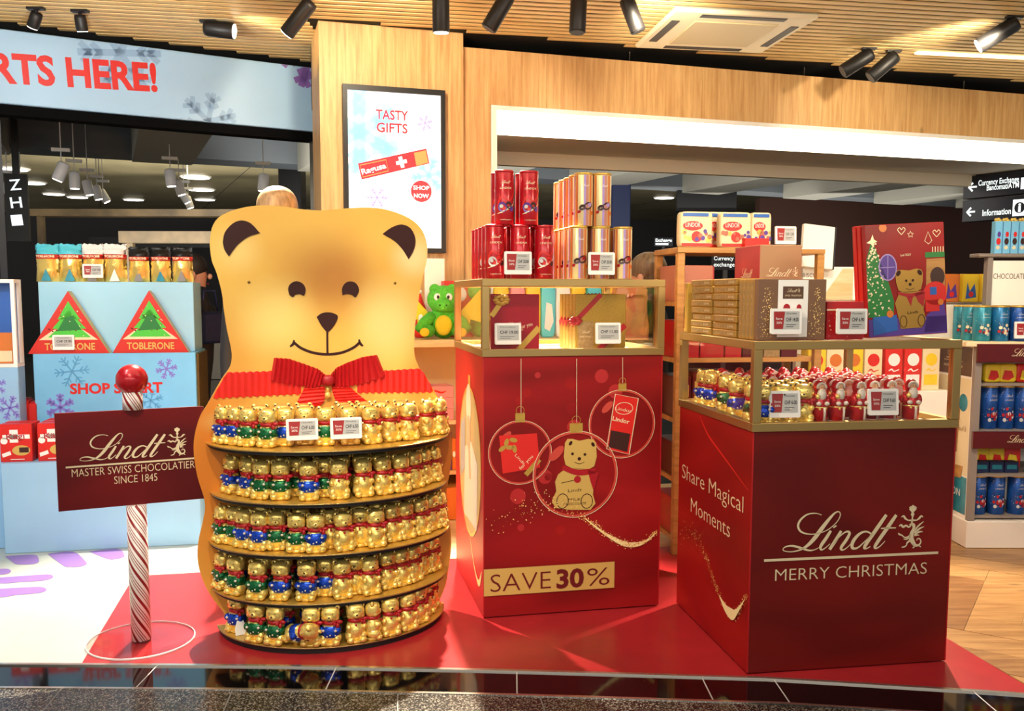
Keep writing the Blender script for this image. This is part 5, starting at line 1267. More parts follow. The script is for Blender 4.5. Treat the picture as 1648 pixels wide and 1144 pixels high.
for px, py, pr_, l_ in ((1264, 650.5, '6.00', 'price tag before the bears in the right glass case'), (1423, 647, '9.60', 'price tag before the santas in the right glass case')):
    x = lx(RL, RA, px, py, .032); q_ = locw(RL, RA, x, .032, 0); z = lz(RL, RA, px, py, .032)
    price_tag((q_[0], q_[1], z), RA-.05, pr_, l_, zbase=zr, w=.118, h=.098, tilt=.10)
# on top of the case
zt = RH2+.0005
def packbox(name, label, cat, group, x, y, z, w, d, h, m, rz=0.0, L0=RL, A=RA, b=.002):
    r = thing(name, label, cat, locw(L0, A, x, y, z), A+rz, group)
    mb = MB(); mb.rbox(0, w, 0, d, 0, h, b); mb.build('box', m, r); return r
# gold boxes stacked on their sides along the left edge
NW = ['lowest', 'second from bottom', 'third from bottom', 'fourth from bottom', 'fourth from top', 'third from top', 'second from top', 'topmost']
for col, (ya, n) in enumerate(((.215, 8), (.475, 8))):
    for k in range(n):
        jit = rb.uniform(-.012, .012)
        h_ = .0278
        r = packbox('gold_chocolate_box', 'flat gold chocolate box, %s in the %s stack on the right plinth' % (NW[k], ['front', 'back'][col]), 'chocolate box', 'flat gold boxes stacked on the right plinth', .012+abs(jit)*.5, ya+jit, zt+k*(h_+.0006), .11, .235, h_, 'gold_box', b=.003)
        P = Pr(); P.rect(.010, .225, .006, h_-.006, 0, 0); P.build('panel_print', 'gold_brown', r, fr_left(0, .235))
        P = Pr(); P.text('Lindt', (.16, .010), (.21, .010), .009, 0, 1); P.build('lettering', 'gold_pale', r, fr_left(0, .235))
for k in range(3):
    r = packbox('booklet_box', ['gold upright box at the back left corner of the right plinth', 'white upright box at the back left corner of the right plinth', 'brown upright box at the back left corner of the right plinth'][k], 'chocolate box', None, .006+.028*k, .735, zt, .024, .036, .215-.01*k, ['gold_card', 'white', 'gold_brown'][k])
# row of upright boxes, front one showing its face
yb0 = .036
xa = lx(RL, RA, 1219, 500, yb0); xb = lx(RL, RA, 1329, 500, yb0); hb = lz(RL, RA, 1270, 449, yb0)-zt
for j in range(5):
    r = packbox('assortment_box', ('brown and gold assortment box with white centre panel on the right plinth' if j == 0 else 'gold-edged assortment box, %s behind the front one' % ORD[j-1]), 'chocolate box', 'upright assortment boxes on the right plinth', xa, yb0+j*.034, zt, xb-xa, .031, hb, 'gold_box' if j else 'assort_brown')
    if j == 0:
        W_ = xb-xa; F = fr_front(); rn = random.Random(2)
        P = Pr(); P.rect(W_*.29, W_*.73, .012, hb-.003, 0, 1); P.build('panel_print', 'white', r, F)
        P = Pr(); P.rect(W_*.36, W_*.66, hb*.68, hb*.88, 0, 2); P.build('brand_panel_print', 'lindt_brown', r, F)
        P = Pr(); lindt_logo(P, (W_*.39, hb*.775), W_*.24, 0, 3, True, False); P.text('SWISS TRADITION', (W_*.39, hb*.72), (W_*.63, hb*.72), .006, 0, 3); P.build('logo', 'gold_pale', r, F)
        P = Pr()
        for k in range(260):
            s = rn.choice((0, 1)); t = rn.random(); cx = (.14 if s == 0 else .87)*W_; P.disc((cx+rn.gauss(0, .09)*W_*(1-t*.8), hb*(.06+.8*t)), rn.uniform(.0008, .0022), 0, 2+k % 3, 6)
        P.clip(.003, W_-.003, 0, 1)
        o = P.build('sparkle_print', 'spark', r, F); o['kind'] = 'stuff'
        P = Pr(); P.disc((W_*.42, hb*.52), .014, 0, 3, 10, .018); P.disc((W_*.60, hb*.52), .010, 0, 3, 10, .016); P.build('praline_print', 'ribbon_red', r, F)
    else:
        P = Pr(); P.rect(.003, .028, .01, hb-.01, 0, 0); P.build('panel_print', 'gold_brown', r, fr_left(0, .031))
# red carton with a white stripe
xa = lx(RL, RA, 1330, 515, .05); xb = lx(RL, RA, 1390, 515, .05); hb = lz(RL, RA, 1355, 485, .05)-zt
r = packbox('red_carton', 'red carton with white stripe beside the big advent calendar', 'chocolate box', None, xa, .05, zt, xb-xa, .16, hb, 'red_box')
P = Pr(); P.rect(.0, xb-xa, hb*.76, hb*.80, 0, 0); rn = random.Random(5)
for k in range(26): P.disc((rn.uniform(.01, xb-xa-.01), rn.uniform(.01, hb*.7)), rn.uniform(.001, .003), 0, 1, 6)
P.build('print', 'gold_pale', r, fr_front())
for px, py, pr_, l_ in ((1266, 517, '14.00', 'price tag leaning on the brown assortment box, right plinth'), (1372, 517, '6.90', 'price tag before the red carton, right plinth')):
    x = lx(RL, RA, px, py, .008); q_ = locw(RL, RA, x, .008, 0); z = lz(RL, RA, px, py, .008)
    price_tag((q_[0], q_[1], z), RA, pr_, l_, zbase=zt, w=.118, h=.092, tilt=.03)
# advent calendars, tilted
yc = .10
def cv(px, py): return (lx(RL, RA, px, py, yc), lz(RL, RA, px, py, yc))
bl_, br2, tr2, tl2 = cv(1398, 543), cv(1525, 541), cv(1514, 360), cv(1390, 361)
cw_ = math.hypot(br2[0]-bl_[0], br2[1]-bl_[1]); chg = math.hypot(tl2[0]-bl_[0], tl2[1]-bl_[1])
for j in range(3):
    r = thing('advent_calendar', ['large red and purple teddy advent calendar, front one on the right plinth', 'red advent calendar second behind the teddy one', 'red advent calendar last behind the teddy one'][j], 'advent calendar', locw(RL, RA, bl_[0]-.004*j, yc+j*.026, zt+.003), RA, 'advent calendars on the right plinth')
    r.rotation_euler = (-.05, -.055, RA)
    mb = MB(); mb.rbox(0, cw_, 0, .022, 0, chg, .002); mb.build('box', 'red_box' if j == 0 else 'red_bright', r)
    if j: continue
    F = fr_front(); W_, H_ = cw_, chg
    N = lambda x, y: ((x-425-(y-190)*.045)/595.0*W_, H_-(y-188)/868.0*H_)
    def nm(name, m, fn):
        P = Pr(); fn(P); P.clip(.002, W_-.002, .002, H_-.002).build(name, m, r, F)
    nm('background_print', 'plinth_red', lambda P: P.rect(.002, W_-.002, .002, H_-.002, 0, 0))
    nm('floor_print', 'purple', lambda P: (P.rect(.002, W_-.002, .002, H_*.16, 0, 1), P.poly([N(900, 900), N(1030, 820), N(1060, 1040), N(880, 1040)], 0, 1)))
    nm('tree_print', 'tree_dark', lambda P: P.poly([N(480, 300), N(530, 430), N(560, 520), N(610, 640), N(650, 780), N(650, 900), N(440, 900), N(430, 500)], 0, 1))
    rn = random.Random(9)
    def dots(P):
        for k in range(150):
            y = rn.uniform(330, 890); hw = (y-290)*.24; P.disc(N(min(max(rn.uniform(490-hw, 500+hw), 440), 650), y), rn.uniform(.002, .0045), 0, 2+k % 2, 7)
        P.poly([N(485, 262), N(495, 300), N(520, 318), N(495, 330), N(490, 365), N(475, 335), N(440, 325), N(470, 305)], 0, 3)
    nm('tree_light_print', 'gold_pale', dots)
    nm('window_print', 'purple', lambda P: (P.disc(N(600, 520), .035, 0, 1, 20, .048)))
    nm('window_frame_print', 'lilac', lambda P: (P.ring(N(600, 520), .035, .005, 0, 3, 24, .048), P.ribbon([N(600, 430), N(600, 610)], .003, 0, 3), P.ribbon([N(545, 520), N(655, 520)], .003, 0, 3)))
    nm('fireplace_print', 'wood_shelf', lambda P: (P.poly([N(890, 470), N(1030, 470), N(1035, 690), N(890, 690)], 0, 1)))
    nm('fire_print', 'choc_dark', lambda P: P.disc(N(975, 610), .03, 0, 2, 16, .036))
    nm('garland_print', 'tree_dark', lambda P: P.ribbon([N(880, 440), N(1030, 440)], .020, 0, 2))
    nm('armchair_print', 'red_bright', lambda P: (P.disc(N(960, 740), .05, 0, 3, 20, .045), P.rect(*sorted((N(885, 800)[0], N(990, 800)[0])), *sorted((N(885, 880)[1], N(985, 790)[1])), 0, 3)))
    nm('gift_print', 'blue', lambda P: (P.poly([N(490, 900), N(670, 890), N(680, 1010), N(500, 1040)], 0, 3), P.rect(*sorted((N(920, 750)[0], N(970, 750)[0])), *sorted((N(920, 750)[1], N(920, 690)[1])), 0, 4)))
    nm('toy_print', 'orange', lambda P: (P.disc(N(620, 880), .014, 0, 4, 12), P.disc(N(560, 215), .016, 0, 3, 12), P.disc(N(1000, 810), .012, 0, 5, 12)))
    def bearp(P):
        P.poly([N(x_, y_) for x_, y_ in ((655, 565), (675, 545), (705, 545), (760, 552), (815, 540), (850, 550), (862, 575), (862, 640), (850, 700), (810, 722), (720, 722), (680, 700), (662, 640))], 0, 5)
        P.poly([N(x_, y_) for x_, y_ in ((690, 715), (850, 715), (880, 790), (870, 860), (890, 940), (860, 1000), (700, 1000), (690, 950), (670, 860), (655, 800))], 0, 5)
    nm('bear_print', 'gold_box', bearp)
    def bearf(P):
        for x_, y_ in ((737, 630), (787, 630)): P.disc(N(x_, y_), .005, 0, 7, 10)
        for x_, y_, q_ in ((678, 570, .9), (838, 572, -.9)): P.disc(N(x_, y_), .012, 0, 7, 12, .008, q_)
        P.disc(N(767, 660), .006, 0, 7, 10); P.stroke([(*N(735, 690), .001), (*N(767, 700), .002), (*N(800, 690), .001)], 0, 7)
        for x_ in (720, 855): P.ring(N(x_, 945), .014, .0022, 0, 7, 16, .022)
        P.text('Lindt', N(750, 890), N(830, 885), .010, 0, 7)
    nm('bear_face_print', 'brown_print', bearf)
    nm('scarf_print', 'ribbon_red', lambda P: (P.stroke([(*N(675, 722), .010), (*N(770, 745), .014), (*N(870, 725), .012)], 0, 6), P.poly([N(800, 735), N(880, 720), N(870, 840), N(830, 800)], 0, 6), P.poly([N(740, 755), N(790, 755), N(775, 830)], 0, 6)))
    def stars(P):
        for x_, y_ in ((700, 245), (965, 275)): P.stroke([(*N(x_, y_+28), .0022), (*N(x_-28, y_-8), .0022), (*N(x_-14, y_-26), .0022), (*N(x_, y_-10), .0022), (*N(x_+14, y_-26), .0022), (*N(x_+28, y_-8), .0022), (*N(x_, y_+28), .0022)], 0, 2)
        c2 = N(768, 275); pts = [(c2[0]+.013*(1 if k % 2 == 0 else .45)*math.sin(k*PI/5), c2[1]+.013*(1 if k % 2 == 0 else .45)*math.cos(k*PI/5)) for k in range(10)]; P.ribbon(pts+[pts[0]], .002, 0, 2)
        P.ribbon([N(900, 260), N(875, 330), N(905, 355), N(930, 330), N(900, 260)], .002, 0, 2); P.text('Lindt TEDDY', N(695, 440), N(775, 438), .008, 0, 2)
        for k in range(5): P.ribbon([N(935+k*20, 420), N(935+k*20, 378)], .003, 0, 3)
    nm('ornament_print', 'gold_pale', stars)
# brown gift carton with script lettering at the back of the top
xa = lx(RL, RA, 1223, 430, .50); xb = lx(RL, RA, 1290, 430, .50); hb = lz(RL, RA, 1255, 394, .50)-zt
r = packbox('gift_carton', 'tall kraft brown carton with cream script lettering behind the gold boxes', 'carton', None, xa, .50, zt, xb-xa, .26, hb, 'kraft')
mb = MB(); mb.box(-.0012, 0, .002, .258, .002, hb-.002); mb.build('side_panel', 'red_box', r)
P = Pr(); lindt_logo(P, (.01, hb*.63), (xb-xa)*.95, 0, 1, True, False); P.build('logo', 'gold_pale', r, fr_front())
P = Pr(); lindt_logo(P, (.05, hb*.62), .19, 0, 3, False, False); P.build('logo', 'gold_pale', r, fr_left(0, .26))
# ================================================================== BLUE GIFT STAND (left)
DL = Vector((-2.76, 4.80, 0)); DA = .20
dt = Vector((math.cos(DA), math.sin(DA), 0)); dnn = Vector((math.sin(DA), -math.cos(DA), 0))
def X(px, py, y): return lx(DL, DA, px, py, y)
def Z(px, py, y): return lz(DL, DA, px, py, y)
gs = thing('gift_stand', 'stepped pale blue gift stand with SHOP SMART lettering and snowflakes', 'display stand', (DL.x, DL.y, .0018), DA)
zb = Z(60, 745, 0); xb1 = X(322, 800, 0)
mb = MB(); mb.rbox(.03, xb1, 0, .80, 0, zb, .003); mb.build('base', 'sky_pale', gs)
ya = .36; x0, x1 = X(55, 620, ya), X(316, 620, ya); zl = Z(180, 569, ya)
mb = MB(); mb.rbox(x0, x1, ya, .80, zb+.0005, zl, .003); mb.build('lower_block', 'sky_card', gs)
yu = .47; x2, x3 = X(63, 500, yu), X(312, 500, yu); zu = Z(180, 454, yu)
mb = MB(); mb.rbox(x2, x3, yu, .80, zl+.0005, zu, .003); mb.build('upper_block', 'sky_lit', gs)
mb = MB(); mb.box(x1+.001, x1+.012, ya+.04, .80, zb+.01, zl-.01); mb.build('side_panel', 'brass_dark', gs)
F = fr_front(ya)
P = Pr(); c_ = (X(116, 598, ya), Z(116, 598, ya)); P.snow(c_, .095, .009, 0, 0, .1); P.clip(x0+.002, x1-.002, zb+.003, zl-.002); P.build('snowflake_print', 'snow_blue', gs, F)
P = Pr(); c_ = (X(243, 645, ya), Z(243, 645, ya)); P.snow(c_, .07, .008, 0, 0, .3); P.clip(x0+.002, x1-.002, zb+.003, zl-.002); P.build('snowflake_print', 'snow_blue', gs, F)
P = Pr(); P.snow((X(268, 594, ya), Z(268, 594, ya)), .062, .008, 0, 1, .2); P.build('snowflake_print', 'snow_violet', gs, F)
P = Pr(); P.snow((X(97, 656, ya), Z(97, 656, ya)), .08, .014, 0, 1, .5); P.clip(x0+.002, x1-.002, zb+.003, zl-.002); P.build('snowflake_print', 'snow_violet', gs, F)
P = Pr(); P.text('SHOP SMART', (X(113, 634, ya), Z(113, 634, ya)), (X(262, 633, ya), Z(113, 634, ya)), .056, 0, 2, .035); P.build('lettering', 'red_bright', gs, F)
# blue tower on the platform at the frame edge
tw = thing('display_tower', 'pale blue tower with a small glazed showcase at the left edge', 'display stand', (DL.x+dnn.x*-.22, DL.y+dnn.y*-.22, zb+.0025), DA)
xr = X(27, 560, .22); zw0, zw1 = Z(18, 592, .22)-zb, Z(12, 450, .22)-zb
DLz = zb
mb = MB(); mb.rbox(xr-.55, xr, 0, .12, 0, zw0, .003); mb.build('body', 'sky_pale', tw)
mb = MB(); mb.rbox(xr-.60, .026, -.10, .35, -zb, -.002, .003); mb.build('base', 'sky_pale', tw)
for bx in ((xr-.55, xr, 0, .12, zw0+.0005, zw0+.02), (xr-.55, xr, 0, .12, zw1-.02, zw1), (xr-.02, xr, 0, .02, zw0+.02, zw1-.02), (xr-.02, xr, .10, .12, zw0+.02, zw1-.02), (xr-.55, xr-.53, 0, .12, zw0+.02, zw1-.02)):
    mb = MB(); mb.box(*bx); mb.build('showcase_frame', 'white', tw)
mb = MB(); mb.box(xr-.53, xr-.02, .085, .10, zw0+.02, zw1-.02); mb.build('showcase_back', 'blue', tw)
mb = MB(); mb.box(xr-.53, xr-.02, .006, .009, zw0+.02, zw1-.02); mb.build('pane', 'glass', tw)
P = Pr(); P.snow((xr-.05, zw0*.55), .07, .009, 0, 0, .2); P.snow((xr-.12, zw0*.8), .06, .008, 0, 0, .4); P.clip(-9, xr-.003, .003, zw0-.003); P.build('snowflake_print', 'snow_violet', tw, fr_front())
ob = thing('showcase_pack', 'orange and cream pack inside the glazed blue showcase at left', 'pack', locw(DL, DA, xr-.13, .25, zb+.0025+zw0+.0205), DA)
mb = MB(); mb.rbox(0, .10, 0, .05, 0, .17, .003); mb.build('box', 'orange', ob); P = Pr(); P.rect(.004, .096, .01, .07, 0, 0); P.build('print', 'cream', ob, fr_front())
# red biscuit boxes in files
def biscuit_box():
    r = bpy.data.objects.new('biscuit_box', None); COL.objects.link(r)
    w, h, d = .158, .205, .065
    mb = MB(); mb.rbox(-w/2, w/2, 0, d, 0, h, .002); mb.build('box', 'red_bright', r)
    F = fr_front(); P = Pr(); P.poly([(-.03, .105), (.012, .105), (.012, .175), (-.03, .175)], 0, 1); P.poly([(-.065, .125), (.07, .125), (.07, .148), (-.065, .148)], 0, 1); P.disc((-.058, .115), .018, 0, 1, 14); P.poly([(-.068, .025), (-.025, .040), (-.030, .060), (-.072, .045)], 0, 1); P.build('print', 'white', r, F)
    P = Pr(); P.disc((.025, .062), .045, 0, 1, 18, .028); P.build('biscuit_print', 'gold_print', r, F)
    P = Pr(); P.rect(.015, .062, .05, .078, 0, 2); P.build('wafer_print', 'choc_dark', r, F)
    P = Pr(); P.text('Kägi', (-.045, .122), (.045, .126), .030, 0, 2, .01); P.rect(-.03, .04, .012, .016, 1, 2); P.build('lettering', ['ribbon_red', 'white'], r, F)
    return r
bb = Stock(biscuit_box())
for i, px in enumerate((26, 86.5, 147)):
    for j in range(3):
        y = .045+j*.088; x = X(px, 720, .045)
        if i == 0 and j == 2: continue
        bb.put(locw(DL, DA, x, y, zb+.0022), DA+rb.uniform(-.04, .04), 'red wafer biscuit box on the blue stand, %s file, %s' % (['left', 'middle', 'right'][i], ['front one', 'second from front', 'third from front'][j]), 'biscuit box', 'red biscuit boxes on the blue stand')
for i, px in enumerate((36, 48)):
    r = thing('tall_carton', ['left of two tall red cartons beside the blue tower', 'right of two tall red cartons beside the blue tower'][i], 'carton', locw(DL, DA, X(px, 620, .33)-.018, .345, zb+.0025), DA, 'tall red cartons')
    mb = MB(); mb.rbox(0, .040, 0, .10, 0, .30-.02*i, .003); mb.build('box', 'red_bright', r); mb = MB(); mb.box(.005, .035, .02, .08, .30-.02*i, .31-.02*i); mb.build('flap', 'ribbon_red', r)
# triangular boxes
def tri_box(pl, pr_, pa, label, tagged):
    y = .372; d = .075
    a, b, c = (X(*pl, y), zl), (X(*pr_, y), zl), (X(*pa, y), Z(*pa, y))
    r = thing('triangular_chocolate_box', label, 'chocolate box', locw(DL, DA, 0, 0, .0023), DA, 'triangular boxes on the blue stand')
    mb = MB(); F = fr_front(y); mb.prism([a, b, c], -d, 0, F, 0, False, 1); mb.build('box', ['tob_red', 'gold_card'], r)
    H_ = c[1]-a[1]; cx = c[0]
    def wd(t): return (a[0]+(c[0]-a[0])*t, b[0]+(c[0]-b[0])*t)
    P = Pr(); l0, r0 = wd(.22); l1, r1 = wd(.40); P.poly([(l0+.012, a[1]+H_*.22), (r0-.012, a[1]+H_*.22), (r1-.05, a[1]+H_*.38), (cx, a[1]+H_*.42), (l1+.05, a[1]+H_*.38)], 0, 1); P.build('snow_print', 'cream', r, F)
    P = Pr()
    for t0, t1, hw in ((.26, .56, .115), (.40, .70, .090), (.55, .84, .060)): P.poly([(cx-hw, a[1]+H_*t0), (cx+hw, a[1]+H_*t0), (cx, a[1]+H_*t1)], 0, 2)
    P.build('tree_print', 'tree_green', r, F)
    P = Pr(); P.poly([(cx-.065, a[1]+H_*.36), (cx+.065, a[1]+H_*.38), (cx+.02, a[1]+H_*.60), (cx-.02, a[1]+H_*.58)], 0, 3); P.build('tree_core_print', 'tree_dark', r, F)  # darker green middle of the printed tree
    P = Pr(); rn = random.Random(3)
    for k in range(22):
        t = rn.uniform(.24, .75); l_, q_ = wd(t); P.disc((rn.uniform(l_+.02, q_-.02), a[1]+H_*t), rn.uniform(.002, .005), rn.choice([0, 1]), 4, 6)
    P.build('star_print', ['gold_pale', 'red_dark'], r, F)
    P = Pr(); P.text('TOBLERONE', (cx-(b[0]-a[0])*.31, a[1]+H_*.06), (cx+(b[0]-a[0])*.31, a[1]+H_*.06), H_*.105, 0, 3, .02); P.build('lettering', 'gold_print', r, F)
    return r
tri_box((45, 568), (176, 568), (109, 469), 'left triangular red chocolate box with a green tree and a price tag', True)
tri_box((181, 567), (304, 567), (239.5, 468), 'right triangular red chocolate box with a green tree', False)
q_ = locw(DL, DA, X(102, 552, .355), .355, 0); price_tag((q_[0], q_[1], Z(102, 551, .355)), DA, '29.90', 'white price tag on the left triangular chocolate box', promo=False, w=.115, h=.085, tilt=0)
# snack bags on top
def bag(kind, topc, label, x, w, h, sd):
    r = thing('snack_bag', label, 'snack bag', locw(DL, DA, x, .53, zu+.0023), DA+sd, 'snack bags on the blue stand')
    def pouch(z0, z1, nm, m, par):
        vs = []; fs = []; nz = 8; nx = 8; rn = random.Random(int(x*1000)+int(z0*10)); wv = random.Random(3)
        for s in (-1, 1):
            for i in range(nz+1):
                t = z0+(z1-z0)*i/nz
                dep = .045*math.sin(PI*min(max(t*.92+.06, 0), 1))**.7*(1 if t < .80 else max(0.04, (1-t)/.2))
                for j in range(nx+1):
                    q = j/nx; ww = w*(1-.05*math.sin(PI*t)); e = math.sin(PI*q)**.6 if 0 < q < 1 else 0
                    vs.append(((q-.5)*ww+rn.uniform(-.003, .003), s*(dep*e+.0006)+rn.uniform(-.007, .007)*e, t*h+(wv.uniform(-.010, .004) if t > .99 else 0)))
        n1 = (nz+1)*(nx+1)
        for s in (0, 1):
            for i in range(nz):
                for j in range(nx):
                    k = s*n1+i*(nx+1)+j; f = (k, k+1, k+nx+2, k+nx+1); fs.append(f if s == 0 else f[::-1])
        for i in range(nz):
            for j in (0, nx):
                k = i*(nx+1)+j; fs.append((k, k+nx+1, n1+k+nx+1, n1+k))
        mb = MB(); mb.add(vs, fs, 0, True); return mb.build(nm, m, par)
    pouch(0.0, .60, 'pouch', 'gold_foil', r); pouch(.60, .72, 'brand_band', 'tob_red', r); pouch(.72, 1.0, 'header', topc, r)
    mb = MB(); mb.prism([(-w*.22, .004), (w*.22, .004), (0, h*.34)], 0, .003, lambda u, v, hh: (u, -.040-hh, v)); mb.build('triangle_print', kind, r)
    P = Pr(); P.text('TOBLERONE', (-w*.40, h*.635), (w*.40, h*.635), h*.06, 0, 0, .02); P.build('lettering', 'gold_pale', r, lambda u, v, hh: (u, -.043-hh, v))
bags = [('tin_teal', 'cyan', 77, 38, 'turquoise-topped snack bag at the left end of the row'), ('tin_teal', 'cyan', 114, 38, 'turquoise-topped snack bag second from the left'), ('grey', 'white', 150, 35, 'white-topped snack bag behind a price tag'), ('white', 'white', 186, 38, 'white-topped snack bag without a price tag'), ('grey', 'black', 224, 34, 'black-topped snack bag next to the white ones'), ('tin_teal', 'black', 259, 33, 'black-topped snack bag in the middle of the dark three'), ('grey', 'black', 294, 35, 'black-topped snack bag at the right end of the row')]
for i, (k_, tc2, px, w_, l_) in enumerate(bags):
    mid = X(px, 430, .53); ww = X(px+w_/2, 430, .53)-X(px-w_/2, 430, .53)
    bag(k_, tc2, l_, mid, ww*.98, Z(px, 393 if i < 4 else 398, .53)-zu, rb.uniform(-.06, .06))
q_ = locw(DL, DA, X(149, 436, .478), .478, 0); price_tag((q_[0], q_[1], Z(149, 436, .478)), DA, '9.90', 'white price tag before the white snack bag on the blue stand', w=.112, h=.08, tilt=0, zbase=zu+.0023)

# ================================================================== RIGHT SHELF UNIT
IL = Vector((2.53, 4.965, 0)); IA = 0.0
iz = lambda py, y=0.0: lz(IL, IA, 1600, py, y)
ix = lambda px, y=0.0: lx(IL, IA, px, 700, y)
sh_ = thing('shelf_unit', 'grey-framed shelf unit with dark red script headers at the right edge', 'shelf unit', (IL.x, IL.y, .001), 0)
ID, IW = .46, 1.25
zt1 = iz(550)
mb = MB(); mb.rbox(-.008, IW, -.008, ID, 0, iz(839), .004); mb.build('base', 'base_white', sh_)
for x in (0.0, .60, 1.20):
    mb = MB(); mb.box(x, x+.036, 0, .03, iz(839)+.0005, zt1-.03); mb.build('stile', 'shelf_grey', sh_)
mb = MB(); mb.box(0, .012, .031, ID, iz(839)+.0005, zt1-.03); mb.build('side_panel', 'white_panel', sh_)
mb = MB(); mb.box(.013, IW, ID-.02, ID, iz(839)+.0005, zt1-.03); mb.build('back_panel', 'white_panel', sh_)
shz = [iz(832), iz(765), iz(693), iz(618)]
for z_ in shz:
    mb = MB(); mb.box(.013, IW, .031, ID-.021, z_-.014, z_); mb.build('shelf', 'shelf_grey', sh_)
mb = MB(); mb.rbox(-.06, IW, -.012, ID+.02, zt1-.028, zt1, .003); mb.build('top_board', 'cream', sh_)
for z0_, z1_ in ((iz(583), iz(553)-.001), (iz(721), iz(694))):
    mb = MB(); mb.rbox(-.004, IW, -.024, -.009 if z0_ > .9 else -.001, z0_, z1_-.001, .002); hd_ = mb.build('header', 'lindt_maroon', sh_)
    for xx_ in (.16, .74):
        P = Pr(); lindt_logo(P, (xx_, z0_+.026), .20, 0, 1, True, False); P.build('logo', 'gold_pale', hd_, fr_front(-.024))
# side print
F = fr_left(0, ID); P = Pr(); P.rect(.01, ID-.035, iz(608), zt1-.035, 0, 0); P.build('side_brand_print', 'lindt_brown', sh_, F)
P = Pr(); lindt_logo(P, (.10, iz(585)), .22, 0, 1); P.text('MAITRE CHOCOLATIER', (.10, iz(596)), (.32, iz(596)), .014, 0, 1); P.build('logo', 'gold_pale', sh_, F)
P = Pr(); P.rect(.01, ID-.035, iz(770), iz(612), 0, 0); P.build('side_picture_print', 'cream', sh_, F)
P = Pr(); P.rect(.01, ID-.035, iz(832), iz(772), 0, 0); P.disc((ID-.11, iz(652)), .05, 0, 2, 18); P.build('side_blue_print', 'tin_teal', sh_, F)
P = Pr(); P.text('EDITION', (.12, iz(805)), (.36, iz(805)), .04, 0, 2); P.build('side_lettering', 'white', sh_, F)
P = Pr(); P.poly([(.18, iz(740)), (.30, iz(735)), (.32, iz(660)), (.20, iz(655))], 0, 1); P.poly([(.15, iz(780)), (.36, iz(775)), (.38, iz(755)), (.17, iz(758))], 0, 3); P.build('side_bar_print', 'wood_shelf', sh_, F)
P = Pr(); P.rect(.20, .29, iz(735), iz(690), 0, 2); P.build('side_label_print', 'tin_royal', sh_, F)
P = Pr(); lindt_logo(P, (ID-.20, iz(700)), .15, 0, 2, True, False); P.build('side_script_print', 'gold_brown', sh_, F)
# tall back panel with lettering
hp = thing('category_sign', 'cream header panel reading CHOCOLATE in a grey frame above the right shelf unit', 'sign', (IL.x, IL.y+.30, zt1+.0015), 0)
xh = lx(IL, IA, 1589, 450, .30); zh = lz(IL, IA, 1620, 414, .30)-zt1
mb = MB(); mb.rbox(xh, xh+.03, 0, .05, 0, zh, .003); mb.build('frame', 'shelf_grey', hp)
mb = MB(); mb.rbox(xh-.06, IW, -.01, .10, zh+.0005, zh+.02, .003); mb.build('frame', 'shelf_grey', hp)
mb = MB(); mb.box(xh+.031, IW, .015, .03, 0, zh-.02); mb.build('panel', 'white_panel', hp)
P = Pr(); a_ = lx(IL, IA, 1598, 450, .315); P.text('CHOCOLATE &', (a_, lz(IL, IA, 1600, 449, .315)-zt1), (lx(IL, IA, 1658, 450, .315), lz(IL, IA, 1600, 449, .315)-zt1), .030, 0, 1); P.build('lettering', 'lindt_brown', hp, fr_front(.015))
# tins
tb = {k: Stock(make_tin('chocolate_tin', k, .046, .195)) for k in ('blue', 'royal', 'teal')}
IG = 'blue tins on the right shelf unit'
for i, (px, k_) in enumerate(((1571, 'teal'), (1600, 'blue'), (1629, 'royal'), (1656, 'teal'))):
    tb[k_].put((IL.x+ix(px, .07), IL.y+.07, zt1+.0015), rb.uniform(-.2, .2), '%s chocolate tin on top of the right shelf unit, %s from left' % ('teal' if k_ == 'teal' else 'blue', ORD[i]), 'chocolate tin', IG)
for i, (dx, dy) in enumerate(((-.0, .10), (-.0, .20), (.098, .10), (.196, .10), (.294, .10))):
    if i < 2: x_ = ix(1571, .07)
    else: x_ = ix(1571, .07)+dx
    tb['teal'].put((IL.x+x_-.012*(1 if i < 2 else 0), IL.y+.07+dy, zt1+.0015), rb.uniform(-.3, .3), 'teal chocolate tin behind the top row of the right shelf unit, %s' % ['directly behind the first', 'third deep at left', 'behind the second', 'behind the third', 'behind the fourth'][i], 'chocolate tin', IG)
for row, (z_, k_, pxs, nm_, py) in enumerate(((shz[2], 'royal', (1588, 1615, 1642), 'upper shelf', 0), (shz[0], 'royal', (1577, 1607, 1640), 'lowest shelf', 0))):
    for i, px in enumerate(pxs):
        hh = (iz(620)-iz(693)) if row == 0 else (iz(767)-iz(832))
        tb[k_].put((IL.x+ix(px, .095), IL.y+.095, z_+.0015), rb.uniform(-.3, .3), 'blue chocolate tin on the %s of the right unit, %s from left' % (nm_, ORD[i]), 'chocolate tin', IG, sc=(1, 1, hh/.195*.97))
def softpack(name, label, cat, group, loc, w, h, m, m2, rz=0.0, d=.05):
    r = thing(name, label, cat, loc, rz, group)
    mb = MB(); mb.ell((0, 0, h/2), (w/2, d/2, h/2), 16, 10, p=.35); mb.build('pack', m, r)
    P = Pr(); P.poly([(-w*.30, h*.18), (w*.05, h*.12), (w*.32, h*.30), (w*.20, h*.62), (-w*.18, h*.66)], 0, 0); P.build('print', m2, r, lambda u, v, hh: (u, -d/2-.0015-hh, v)); return r
IP = 'bagged sweets on the right shelf unit'
